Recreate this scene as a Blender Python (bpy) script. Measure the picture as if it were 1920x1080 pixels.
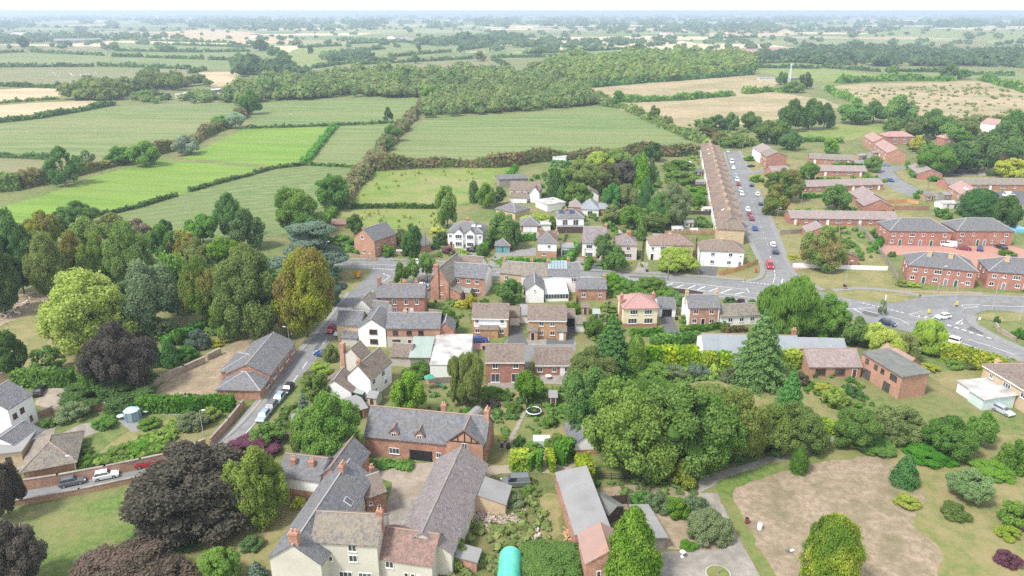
import bpy, bmesh, math, random
import numpy as np
from mathutils import Vector, Matrix
random.seed(7); rng = np.random.default_rng(7)
R = math.radians
for o in list(bpy.data.objects): bpy.data.objects.remove(o)
S = bpy.context.scene
COL = S.collection
# ------------------------------------------------------------ camera, sky, sun, exposure
HC, FPX, PITCH = 75.0, 1370.0, R(20.75)          # drone height (m), focal length for a 1920 px wide frame, tilt
cam = bpy.data.cameras.new('camera'); cam.sensor_width = 36.0; cam.lens = 36.0*FPX/1920.0
cam.clip_start = 1.0; cam.clip_end = 90000.0
co = bpy.data.objects.new('camera', cam); COL.objects.link(co)
co.location = (0, 0, HC); co.rotation_euler = (math.pi/2-PITCH, 0, 0); S.camera = co
SUN_EL, SUN_AZ = 55.0, 235.0                      # degrees; azimuth clockwise from +Y (view direction)
w = bpy.data.worlds.new('World'); S.world = w; w.use_nodes = True
nt = w.node_tree; bg = nt.nodes['Background']
sky = nt.nodes.new('ShaderNodeTexSky'); sky.sky_type = 'NISHITA'; sky.sun_disc = False
sky.sun_elevation = R(SUN_EL); sky.sun_rotation = R(SUN_AZ); sky.altitude = 100
sky.air_density = 1.0; sky.dust_density = 0.6; sky.ozone_density = 1.0
hs = nt.nodes.new('ShaderNodeHueSaturation'); hs.inputs['Saturation'].default_value = 0.22; hs.inputs['Value'].default_value = 1.0
nt.links.new(sky.outputs[0], hs.inputs['Color']); nt.links.new(hs.outputs[0], bg.inputs[0])
bg.inputs[1].default_value = 0.15
sl = bpy.data.lights.new('sun', 'SUN'); sl.energy = 2.0; sl.angle = R(11); sl.color = (1.0, 0.96, 0.9)
so = bpy.data.objects.new('sun', sl); COL.objects.link(so)
az = R(SUN_AZ); sd = Vector((math.sin(az)*math.cos(R(SUN_EL)), math.cos(az)*math.cos(R(SUN_EL)), math.sin(R(SUN_EL))))
so.rotation_euler = sd.to_track_quat('Z', 'Y').to_euler(); so.location = (-120, -80, 200)
S.view_settings.view_transform = 'Standard'; S.view_settings.look = 'None'
S.view_settings.exposure = 1.25; S.view_settings.gamma = 1.0
S.render.engine = 'CYCLES'; c = S.cycles
c.use_denoising = False; c.max_bounces = 6; c.diffuse_bounces = 3; c.glossy_bounces = 2; c.transmission_bounces = 4
c.transparent_max_bounces = 4; c.volume_bounces = 0; c.use_adaptive_sampling = True; c.adaptive_threshold = 0.02
c.caustics_reflective = False; c.caustics_refractive = False
# ------------------------------------------------------------ surveying: photograph pixel -> point on the ground (or at height z)
CP, SP = math.cos(PITCH), math.sin(PITCH)
def ray(px, py):
    u, v = (px-960)/FPX, (540-py)/FPX
    return Vector((u, CP+v*SP, -SP+v*CP))
def G(px, py, z=0.0):
    d = ray(px, py); t = (z-HC)/d.z
    return Vector((d.x*t, d.y*t, z))
def depth(p): return p.y*CP+(HC-p.z)*SP
def PL(pts, z=0.0): return [G(x, y, z) for x, y in pts]
def smooth(pts, n=5):
    if len(pts) < 3: return pts
    P = [np.array(p, float) for p in pts]; P = [2*P[0]-P[1]]+P+[2*P[-1]-P[-2]]; out = []
    for i in range(1, len(P)-2):
        for k in range(n):
            t = k/n; a, b, c_, d = P[i-1:i+3]
            out.append(tuple(.5*((2*b)+(-a+c_)*t+(2*a-5*b+4*c_-d)*t*t+(-a+3*b-3*c_+d)*t**3)))
    return out+[tuple(P[-2])]
# ------------------------------------------------------------ materials
MAT = {}
def nmat(name, c1, c2=None, scale=1.0, rough=.85, c3=None, scale3=.05, bump=0, bscale=20, spec=.25, detail=4, rnd=0, metal=0, stretch=None, lo=.35, hi=.65, tram=None):
    m = bpy.data.materials.new(name); m.use_nodes = True; t = m.node_tree; N = t.nodes; L = t.links
    b = N['Principled BSDF']; b.inputs['Roughness'].default_value = rough; b.inputs['Specular IOR Level'].default_value = spec; b.inputs['Metallic'].default_value = metal
    if c2 is None and c3 is None and not rnd:
        b.inputs['Base Color'].default_value = (*c1, 1)
    else:
        geo = N.new('ShaderNodeNewGeometry'); src = geo.outputs['Position']
        if stretch:
            mp = N.new('ShaderNodeMapping'); mp.inputs['Rotation'].default_value = (0, 0, stretch[3] if len(stretch) > 3 else 0); mp.inputs['Scale'].default_value = stretch[:3]
            L.new(src, mp.inputs[0]); src = mp.outputs[0]
        def noise(sc, dt, a=lo, e=hi):
            n = N.new('ShaderNodeTexNoise'); n.inputs['Scale'].default_value = sc; n.inputs['Detail'].default_value = dt; n.inputs['Roughness'].default_value = .65; L.new(src, n.inputs['Vector'])
            r = N.new('ShaderNodeMapRange'); r.inputs[1].default_value = a; r.inputs[2].default_value = e; L.new(n.outputs[0], r.inputs[0]); return r.outputs[0]
        def mix(f, a, bb):
            x = N.new('ShaderNodeMix'); x.data_type = 'RGBA'
            if f is None: pass
            else: L.new(f, x.inputs[0])
            for v, i in ((a, 6), (bb, 7)):
                if isinstance(v, tuple): x.inputs[i].default_value = (*v, 1)
                else: L.new(v, x.inputs[i])
            return x.outputs[2]
        col = mix(noise(scale, detail), c1, c2 or c1)
        if c3: col = mix(noise(scale3, 3, .42, .7), col, c3)
        if tram:                                         # the sprayer's wheel tracks: spacing (m), direction, colour
            rt = N.new('ShaderNodeVectorRotate'); rt.rotation_type = 'Z_AXIS'; rt.inputs['Angle'].default_value = tram[1]; L.new(geo.outputs['Position'], rt.inputs['Vector']); sx = N.new('ShaderNodeSeparateXYZ'); L.new(rt.outputs[0], sx.inputs[0])
            dv = N.new('ShaderNodeMath'); dv.operation = 'MULTIPLY'; dv.inputs[1].default_value = 1/tram[0]; L.new(sx.outputs[1], dv.inputs[0]); fr = N.new('ShaderNodeMath'); fr.operation = 'FRACT'; L.new(dv.outputs[0], fr.inputs[0])
            lt = N.new('ShaderNodeMath'); lt.operation = 'LESS_THAN'; lt.inputs[1].default_value = 1.6/tram[0]; L.new(fr.outputs[0], lt.inputs[0]); ml = N.new('ShaderNodeMath'); ml.operation = 'MULTIPLY'; ml.inputs[1].default_value = .55; L.new(lt.outputs[0], ml.inputs[0]); col = mix(ml.outputs[0], col, tram[2])
        if rnd:
            oi = N.new('ShaderNodeObjectInfo'); h = N.new('ShaderNodeHueSaturation'); r = N.new('ShaderNodeMapRange'); r.inputs[3].default_value = 1-rnd; r.inputs[4].default_value = 1+rnd
            L.new(oi.outputs['Random'], r.inputs[0]); L.new(r.outputs[0], h.inputs['Value']); L.new(col, h.inputs['Color']); col = h.outputs[0]
        L.new(col, b.inputs['Base Color'])
        if bump:
            n = N.new('ShaderNodeTexNoise'); n.inputs['Scale'].default_value = bscale; n.inputs['Detail'].default_value = 3; L.new(src, n.inputs['Vector'])
            bp = N.new('ShaderNodeBump'); bp.inputs['Strength'].default_value = bump; bp.inputs['Distance'].default_value = .3; L.new(n.outputs[0], bp.inputs['Height']); L.new(bp.outputs[0], b.inputs['Normal'])
    MAT[name] = m; return m
def leafmat(name, c1, c2, c3=None, trans=.45):
    """leaf: two greens mixed clump by clump (attribute tint), a shift from plant to plant, a little light let through"""
    m = bpy.data.materials.new(name); m.use_nodes = True; t = m.node_tree; N = t.nodes; L = t.links
    N.remove(N['Principled BSDF']); out = N['Material Output']
    a = N.new('ShaderNodeAttribute'); a.attribute_name = 'tint'
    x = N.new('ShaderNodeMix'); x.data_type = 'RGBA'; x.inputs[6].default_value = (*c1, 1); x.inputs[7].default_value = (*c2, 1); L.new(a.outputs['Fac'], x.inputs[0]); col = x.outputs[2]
    if c3:
        geo = N.new('ShaderNodeNewGeometry'); n = N.new('ShaderNodeTexNoise'); n.inputs['Scale'].default_value = .16; n.inputs['Detail'].default_value = 3; L.new(geo.outputs['Position'], n.inputs['Vector'])
        r = N.new('ShaderNodeMapRange'); r.inputs[1].default_value = .45; r.inputs[2].default_value = .62; L.new(n.outputs[0], r.inputs[0])
        x2 = N.new('ShaderNodeMix'); x2.data_type = 'RGBA'; L.new(r.outputs[0], x2.inputs[0]); L.new(col, x2.inputs[6]); x2.inputs[7].default_value = (*c3, 1); col = x2.outputs[2]
    oi = N.new('ShaderNodeObjectInfo'); h = N.new('ShaderNodeHueSaturation')
    for k, sp, mul in (('Hue', .018, 1), ('Value', .2, 7.3), ('Saturation', .08, 3.1)):
        mm = N.new('ShaderNodeMath'); mm.operation = 'MULTIPLY'; mm.inputs[1].default_value = mul; L.new(oi.outputs['Random'], mm.inputs[0])
        fr = N.new('ShaderNodeMath'); fr.operation = 'FRACT'; L.new(mm.outputs[0], fr.inputs[0])
        r = N.new('ShaderNodeMapRange'); base = .5 if k == 'Hue' else 1.0; r.inputs[3].default_value = base-sp; r.inputs[4].default_value = base+sp; L.new(fr.outputs[0], r.inputs[0]); L.new(r.outputs[0], h.inputs[k])
    L.new(col, h.inputs['Color'])
    d = N.new('ShaderNodeBsdfDiffuse'); tr = N.new('ShaderNodeBsdfTranslucent'); ms = N.new('ShaderNodeMixShader'); ms.inputs[0].default_value = trans
    L.new(h.outputs[0], d.inputs[0]); L.new(h.outputs[0], tr.inputs[0]); L.new(d.outputs[0], ms.inputs[1]); L.new(tr.outputs[0], ms.inputs[2]); L.new(ms.outputs[0], out.inputs[0])
    MAT[name] = m; return m
# ------------------------------------------------------------ mesh builder
class MB:
    def __init__(s): s.v = []; s.f = []
    def add(s, vs, fs): n = len(s.v); s.v += [tuple(v) for v in vs]; s.f += [tuple(i+n for i in f) for f in fs]; return s
    def box(s, x0, x1, y0, y1, z0, z1):
        return s.add([(x0,y0,z0),(x1,y0,z0),(x1,y1,z0),(x0,y1,z0),(x0,y0,z1),(x1,y0,z1),(x1,y1,z1),(x0,y1,z1)],
                     [(0,3,2,1),(4,5,6,7),(0,1,5,4),(1,2,6,5),(2,3,7,6),(3,0,4,7)])
    def prism(s, poly, z0, z1):                      # vertical prism over a polygon of (x, y)
        n = len(poly); return s.add([(p[0],p[1],z0) for p in poly]+[(p[0],p[1],z1) for p in poly],
                     [tuple(range(n-1,-1,-1)), tuple(range(n,2*n))]+[(i,(i+1)%n,n+(i+1)%n,n+i) for i in range(n)])
    def tube(s, p, q, r0, r1=None, n=6):
        p, q = Vector(p), Vector(q); r1 = r0 if r1 is None else r1; d = (q-p).normalized(); a = d.orthogonal().normalized(); b = d.cross(a); k = len(s.v)
        for c_, r in ((p, r0), (q, r1)):
            for i in range(n): t = 2*math.pi*i/n; s.v.append(tuple(c_+a*math.cos(t)*r+b*math.sin(t)*r))
        s.f += [(k+i, k+(i+1)%n, k+n+(i+1)%n, k+n+i) for i in range(n)]+[tuple(k+i for i in range(n-1,-1,-1)), tuple(k+n+i for i in range(n))]; return s
    def ext(s, prof, y0, y1):                        # profile of (x, z) extruded along y
        n = len(prof); return s.add([(x,y0,z) for x,z in prof]+[(x,y1,z) for x,z in prof],
                     [tuple(range(n)), tuple(range(2*n-1,n-1,-1))]+[((i+1)%n,i,n+i,n+(i+1)%n) for i in range(n)])
    def mesh(s, name, mat, sm=False):
        me = bpy.data.meshes.new(name); me.from_pydata(s.v, [], s.f)
        me.materials.append(MAT[mat] if isinstance(mat, str) else mat); me.update()
        if sm: me.polygons.foreach_set('use_smooth', [True]*len(me.polygons))
        return me
    def build(s, name, mat, parent=None, sm=False): return link(name, s.mesh(name, mat, sm), parent)
def link(name, me, parent=None, mat=None):
    o = bpy.data.objects.new(name, me); COL.objects.link(o)
    if parent is not None: o.parent = parent
    if mat: o.material_slots[0].link = 'OBJECT'; o.material_slots[0].material = MAT[mat]
    return o
def tag(o, label=None, cat=None, group=None, kind=None):
    if label: o['label'] = label
    if cat: o['category'] = cat
    if group: o['group'] = group
    if kind: o['kind'] = kind
    return o
def empty(name, loc, rz=0):
    o = bpy.data.objects.new(name, None); COL.objects.link(o); o.location = loc; o.rotation_euler = (0, 0, rz); o.empty_display_size = .5; return o
def copy_tree(o, parent=None):
    c_ = o.copy(); COL.objects.link(c_); c_.parent = parent
    for ch in list(o.children): copy_tree(ch, c_)
    return c_
CACHE = {}
def cached(key, fn):
    if key not in CACHE: CACHE[key] = fn()
    return CACHE[key]
# ------------------------------------------------------------ the palette
nmat('grass', (.105,.135,.045), (.17,.175,.07), .35, c3=(.20,.165,.085), scale3=.03, bump=.5, bscale=3)
nmat('lawn', (.085,.15,.03), (.15,.20,.05), .9, c3=(.22,.20,.085), scale3=.11, bump=.5, bscale=5, lo=.4, hi=.6)
nmat('dry_lawn', (.235,.205,.085), (.15,.18,.055), .6, c3=(.29,.235,.12), scale3=.16, bump=.5, bscale=5, lo=.4, hi=.6)
nmat('dry_earth', (.29,.215,.15), (.37,.29,.205), .9, c3=(.19,.165,.095), scale3=.16, bump=.6, bscale=4, lo=.4, hi=.6)
nmat('gravel_yard', (.30,.25,.19), (.38,.33,.27), .8, c3=(.23,.185,.14), scale3=.15, bump=.3, bscale=8)
nmat('weeds', (.08,.125,.03), (.15,.17,.055), .9, c3=(.2,.16,.08), scale3=.25, bump=.8, bscale=4)
nmat('asphalt', (.185,.186,.19), (.235,.235,.235), .5, c3=(.17,.17,.173), scale3=.09, rough=.9, lo=.4, hi=.6)
nmat('tarmac_dark', (.10,.10,.105), (.125,.125,.13), .9, rough=.9)
nmat('footway', (.21,.205,.20), (.255,.25,.24), 1.2, rough=.9)
nmat('concrete', (.25,.228,.198), (.33,.30,.265), .9, c3=(.20,.18,.155), scale3=.25, rough=.9, lo=.4, hi=.6)
nmat('kerb_stone', (.36,.35,.32), (.42,.41,.38), 2)
nmat('red_paving', (.36,.19,.15), (.42,.24,.19), 1.5)
nmat('paint', (.72,.72,.70), (.62,.62,.60), 1.2, rough=.7)
nmat('yellow_paint', (.55,.43,.17), (.45,.37,.18), 1.2, rough=.7)
nmat('field_green', (.11,.165,.045), (.18,.215,.078), .10, c3=(.205,.21,.088), scale3=.011, stretch=(.2,1,1,.12), bump=.3, bscale=1, lo=.4, hi=.6, tram=(22, .16, (.095,.145,.04)))
nmat('field_corn', (.10,.16,.042), (.18,.225,.078), .28, c3=(.19,.21,.08), scale3=.016, stretch=(.05,1,1,.03), bump=.6, bscale=1.2, lo=.42, hi=.58, tram=(16, .06, (.085,.135,.035)))
nmat('field_maize', (.075,.135,.035), (.19,.225,.085), .45, c3=(.15,.185,.065), scale3=.02, stretch=(.22,1,1,-.75), bump=.8, bscale=1.2, lo=.42, hi=.58, tram=(7, -.62, (.09,.14,.04)))
nmat('field_lush', (.105,.205,.02), (.16,.26,.032), .09, c3=(.175,.235,.05), scale3=.02, stretch=(.15,1,1,.25), bump=.3, bscale=2, lo=.4, hi=.6, tram=(14, .3, (.12,.20,.028)))
nmat('field_pasture', (.13,.20,.035), (.19,.235,.06), .10, c3=(.235,.225,.09), scale3=.04, bump=.4, bscale=1, lo=.4, hi=.6)
nmat('field_straw', (.42,.33,.20), (.48,.385,.25), .06, c3=(.36,.28,.16), scale3=.012, stretch=(.2,1,1,.1))
nmat('field_scrub', (.31,.245,.14), (.40,.315,.195), .07, c3=(.21,.195,.09), scale3=.016, bump=.5, bscale=.6)
nmat('field_brown', (.225,.19,.105), (.17,.175,.075), .03, c3=(.15,.18,.07), scale3=.01)
nmat('field_plough', (.30,.20,.15), (.34,.24,.18), .05)
nmat('brick_red', (.36,.165,.125), (.44,.225,.17), 1.4, c3=(.31,.15,.115), scale3=.35, rough=.9, bump=.3, bscale=9, lo=.4, hi=.6)
nmat('brick_old', (.39,.195,.135), (.50,.29,.21), 1.2, c3=(.31,.165,.125), scale3=.4, rough=.9, bump=.4, bscale=9, lo=.4, hi=.6)
nmat('brick_orange', (.42,.225,.15), (.50,.29,.205), 1.4, c3=(.37,.21,.15), scale3=.35, rough=.9, bump=.3, bscale=9, lo=.4, hi=.6)
nmat('brick_tan', (.42,.245,.12), (.49,.31,.175), 1.2, c3=(.38,.22,.12), scale3=.4, rough=.9, bump=.2, bscale=9)
nmat('brick_buff', (.47,.345,.22), (.53,.41,.28), 1, rough=.9)
nmat('wall_brick', (.36,.20,.14), (.46,.29,.21), .8, c3=(.28,.17,.13), scale3=.3, rough=.9, bump=.4, bscale=7)
nmat('stone_wall', (.34,.28,.22), (.45,.39,.31), 1.4, c3=(.27,.22,.18), scale3=.4, rough=.95, bump=.6, bscale=5)
nmat('render_white', (.80,.79,.775), (.75,.74,.72), .6, c3=(.82,.81,.80), scale3=.2, rough=.85)
nmat('render_cream', (.52,.485,.42), (.58,.55,.48), .5, c3=(.45,.42,.365), scale3=.25, rough=.9)
nmat('render_yellow', (.66,.59,.40), (.70,.63,.44), .6, rough=.85)
nmat('render_pink', (.62,.52,.48), (.66,.56,.52), .6, rough=.85)
nmat('slate', (.112,.117,.132), (.19,.193,.205), 1.6, c3=(.165,.152,.145), scale3=.5, rough=.7, bump=.7, bscale=5, spec=.35, lo=.4, hi=.6)
nmat('slate_blue', (.215,.245,.27), (.27,.295,.315), .6, c3=(.25,.265,.275), scale3=.3, rough=.7, bump=.3, bscale=5)
nmat('slate_dark', (.105,.11,.12), (.16,.162,.17), 1.5, c3=(.15,.14,.138), scale3=.4, rough=.7, bump=.4, bscale=5, lo=.4, hi=.6)
nmat('slate_purple', (.165,.142,.15), (.265,.235,.235), 1.5, c3=(.22,.185,.175), scale3=.4, rough=.8, bump=.7, bscale=5, lo=.4, hi=.6)
nmat('tile_brown', (.15,.113,.095), (.24,.188,.157), 1.7, c3=(.205,.172,.142), scale3=.4, rough=.85, bump=.7, bscale=6, lo=.4, hi=.6)
nmat('tile_mauve', (.235,.185,.18), (.325,.265,.25), 1.5, c3=(.25,.205,.185), scale3=.35, rough=.85, bump=.5, bscale=6, lo=.4, hi=.6)
nmat('tile_moss', (.185,.132,.112), (.27,.20,.17), 1.6, c3=(.245,.175,.125), scale3=.4, rough=.9, bump=.7, bscale=6, lo=.4, hi=.6)
nmat('tile_red', (.20,.125,.11), (.32,.205,.17), 2.0, c3=(.19,.14,.12), scale3=.8, rough=.85, bump=.8, bscale=6, lo=.4, hi=.6)
nmat('tile_grey', (.15,.135,.122), (.255,.23,.205), 2.0, c3=(.28,.235,.17), scale3=.9, rough=.9, bump=.8, bscale=6, lo=.4, hi=.6)
nmat('tile_pink', (.37,.205,.19), (.42,.25,.23), 1.4, c3=(.34,.2,.185), scale3=.4, rough=.85, bump=.4, bscale=6)
nmat('tile_salmon', (.33,.205,.18), (.40,.265,.235), 1.4, c3=(.31,.21,.19), scale3=.4, rough=.85, bump=.4, bscale=6)
nmat('ridge_red', (.33,.20,.15), (.39,.25,.19), 2); nmat('ridge_grey', (.34,.33,.33), (.39,.38,.37), 2); nmat('ridge_brown', (.28,.2,.16), (.33,.25,.2), 2)
nmat('felt_grey', (.24,.235,.235), (.29,.285,.28), .6, c3=(.21,.205,.205), scale3=.3, rough=.9)
nmat('felt_green', (.115,.125,.115), (.165,.17,.16), .5, c3=(.2,.195,.18), scale3=.3, rough=.9)
nmat('felt_white', (.42,.41,.395), (.60,.59,.575), .8, c3=(.25,.235,.22), scale3=.4, rough=.85, lo=.45, hi=.58)
nmat('sheet_green', (.27,.33,.29), (.31,.37,.33), .6, rough=.6)
nmat('sheet_rusty', (.30,.18,.15), (.23,.2,.195), .5, c3=(.35,.2,.15), scale3=.5, rough=.8)
nmat('upvc', (.78,.78,.77), rough=.4, spec=.4)
nmat('glass', (.035,.04,.048), (.09,.10,.11), .7, rough=.12, spec=.6, rnd=.6)
nmat('glass_roof', (.50,.60,.60), (.58,.66,.66), .8, rough=.15, spec=.6)
nmat('black', (.018,.018,.02), (.03,.03,.03), 2, rough=.6); nmat('dark_timber', (.07,.05,.04), (.1,.075,.06), 2); nmat('timber', (.32,.21,.12), (.40,.28,.17), 2, rnd=.12)
nmat('fence_orange', (.47,.26,.11), (.53,.31,.15), 2, rnd=.08); nmat('fence_grey', (.25,.22,.19), (.31,.275,.24), 2, rnd=.14)
nmat('teal_paint', (.13,.33,.33), (.16,.37,.37), 1); nmat('green_door', (.02,.12,.085)); nmat('grey_door', (.19,.21,.26)); nmat('brown_door', (.13,.05,.035)); nmat('maroon_frame', (.16,.03,.03)); nmat('red_paint', (.45,.05,.035), rough=.4)
nmat('pot', (.50,.27,.17), (.58,.36,.24), 3); nmat('lead', (.35,.36,.37)); nmat('solar', (.045,.06,.09), rough=.15, spec=.6); nmat('solar_pale', (.24,.31,.34), rough=.15, spec=.6)
nmat('steel', (.45,.46,.46), rough=.5, metal=.3); nmat('pole_wood', (.19,.15,.115), (.24,.19,.15), 3); nmat('bark', (.12,.095,.075), (.17,.14,.11), 3, bump=.5, bscale=5)
nmat('tyre', (.02,.02,.02)); nmat('rim', (.45,.45,.46), rough=.35, metal=.6); nmat('lamp_red', (.35,.02,.02), rough=.3); nmat('lamp_clear', (.7,.7,.7), rough=.15)
for n, col in dict(white=(.78,.78,.77), silver=(.42,.44,.46), grey=(.13,.14,.15), black=(.022,.023,.026), blue=(.025,.06,.22), red=(.42,.02,.03), crimson=(.25,.02,.04), navy=(.03,.045,.10), lightblue=(.27,.36,.42), maroon=(.2,.04,.05), skyblue=(.08,.30,.55)).items():
    nmat('car_'+n, col, rough=.25, spec=.6)
nmat('pvc_green', (.08,.46,.33), (.13,.54,.41), .7, rough=.4); nmat('pool_blue', (.13,.42,.62), (.16,.48,.68), 1, rough=.5); nmat('tarp', (.2,.45,.55)); nmat('rubble', (.45,.34,.28), (.58,.50,.45), 3, rnd=.3); nmat('plastic_green', (.07,.32,.24), rough=.4)
nmat('wool', (.62,.6,.54)); nmat('terracotta', (.5,.2,.11)); nmat('flower_orange', (.6,.28,.04), (.55,.4,.05), 3); nmat('yellow_sign', (.75,.55,.02)); nmat('white_sign', (.75,.75,.75)); nmat('sign_blue', (.05,.12,.4))
nmat('bare_lawn', (.25,.19,.13), (.35,.275,.20), .9, c3=(.17,.15,.08), scale3=.17, bump=.6, bscale=4, lo=.4, hi=.6)
# foliage
leafmat('leaf_mid', (0.114,0.236,0.048), (0.251,0.388,0.091)); leafmat('leaf_dark', (0.090,0.181,0.052), (0.181,0.291,0.086)); leafmat('leaf_fresh', (0.132,0.284,0.040), (0.264,0.422,0.079))
leafmat('leaf_lime', (0.290,0.409,0.066), (0.502,0.594,0.132)); leafmat('leaf_yellow', (0.462,0.488,0.046), (0.620,0.620,0.106)); leafmat('leaf_olive', (0.160,0.228,0.063), (0.312,0.371,0.118))
leafmat('leaf_autumn', (0.137,0.243,0.052), (0.251,0.333,0.079), (0.312,0.266,0.091)); leafmat('leaf_gold', (0.222,0.281,0.041), (0.362,0.399,0.066), (0.281,0.236,0.074)); leafmat('leaf_copper', (.10,.09,.068), (.205,.18,.14)); leafmat('leaf_brown', (0.132,0.116,0.073), (0.244,0.198,0.139), (0.264,0.198,0.145))
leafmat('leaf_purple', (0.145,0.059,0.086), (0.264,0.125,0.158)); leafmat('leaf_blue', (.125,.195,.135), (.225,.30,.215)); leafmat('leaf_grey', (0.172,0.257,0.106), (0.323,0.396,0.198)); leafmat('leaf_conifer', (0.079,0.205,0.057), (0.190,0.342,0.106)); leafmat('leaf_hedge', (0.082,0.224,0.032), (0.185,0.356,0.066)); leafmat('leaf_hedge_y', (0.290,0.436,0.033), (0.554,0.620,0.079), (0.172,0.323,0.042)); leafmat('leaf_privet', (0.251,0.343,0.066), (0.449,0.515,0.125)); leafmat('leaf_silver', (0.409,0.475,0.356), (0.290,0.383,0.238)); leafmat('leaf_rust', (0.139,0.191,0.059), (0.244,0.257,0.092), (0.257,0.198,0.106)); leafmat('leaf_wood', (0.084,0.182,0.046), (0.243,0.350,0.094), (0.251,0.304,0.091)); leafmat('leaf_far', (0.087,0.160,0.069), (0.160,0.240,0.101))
# ------------------------------------------------------------ foliage meshes
def qmesh(name, V, Q, tint, mat):
    me = bpy.data.meshes.new(name); nv, nq = len(V), len(Q)
    me.vertices.add(nv); me.vertices.foreach_set('co', np.asarray(V, np.float32).ravel())
    me.loops.add(nq*4); me.loops.foreach_set('vertex_index', np.asarray(Q, np.int32).ravel())
    me.polygons.add(nq); me.polygons.foreach_set('loop_start', np.arange(0, nq*4, 4, dtype=np.int32)); me.polygons.foreach_set('loop_total', np.full(nq, 4, np.int32))
    a = me.attributes.new('tint', 'FLOAT', 'POINT'); a.data.foreach_set('value', np.asarray(tint, np.float32))
    me.materials.append(MAT[mat]); me.update(calc_edges=True); return me
def unit(v): return v/np.maximum(np.linalg.norm(v, axis=1, keepdims=True), 1e-9)
def cards(P, N, s, tint, wob=.7, asp=1.0, hang=False):
    """one small leaf spray per point, facing roughly along N"""
    n = len(P); s = np.broadcast_to(s, (n,))[:, None]
    N = unit(N+rng.normal(0, wob, (n, 3)))
    A = unit(np.cross(N, rng.normal(0, 1, (n, 3)))); B = np.cross(N, A)
    if hang: B = np.tile([[0, 0, -1.]], (n, 1))+rng.normal(0, .12, (n, 3)); A = unit(np.cross(N, B))
    k = rng.uniform(.6, 1.3, (n, 1)); A = A*s*.5*k; B = B*s*.5*asp*k
    bend = N*s*rng.uniform(-.25, .25, (n, 1))
    V = np.stack([P-A*.8-B, P+A-B*.6+bend, P+A*.7+B, P-A+B*.7+bend], 1).reshape(-1, 3)
    return V, np.arange(n*4).reshape(-1, 4), np.repeat(tint, 4)
_c = []
for ax in range(3):
    for sgn in (-1, 1):
        g = np.linspace(-1, 1, 3)
        for i in range(2):
            for j in range(2):
                q = [(g[i], g[j]), (g[i+1], g[j]), (g[i+1], g[j+1]), (g[i], g[j+1])]
                if sgn < 0: q = q[::-1]
                _c.append([np.roll(np.array([sgn, a, b], float), ax) for a, b in q])
BALL = unit(np.array(_c).reshape(-1, 3))                # 24 quads
def balls(C, rad, tint, jit=.12):
    """rough dark cores inside the clumps so that a crown is not see-through everywhere"""
    n = len(C); rad = np.asarray(rad, float)
    if rad.ndim == 1: rad = np.repeat(rad[:, None], 3, 1)
    V = C[:, None, :]+BALL[None]*rad[:, None, :]
    return V.reshape(-1, 3), np.arange(n*96).reshape(-1, 4), np.repeat(tint, 96)
def join(*parts):
    V, Q, T, k = [], [], [], 0
    for v, q, t in parts: V.append(v); Q.append(q+k); T.append(t); k += len(v)
    return np.concatenate(V), np.concatenate(Q), np.concatenate(T)
def sph(n, zmin=-1.0):
    z = rng.uniform(zmin, 1, n); a = rng.uniform(0, 2*np.pi, n); r = np.sqrt(1-z*z); return np.stack([r*np.cos(a), r*np.sin(a), z], 1)
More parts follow.
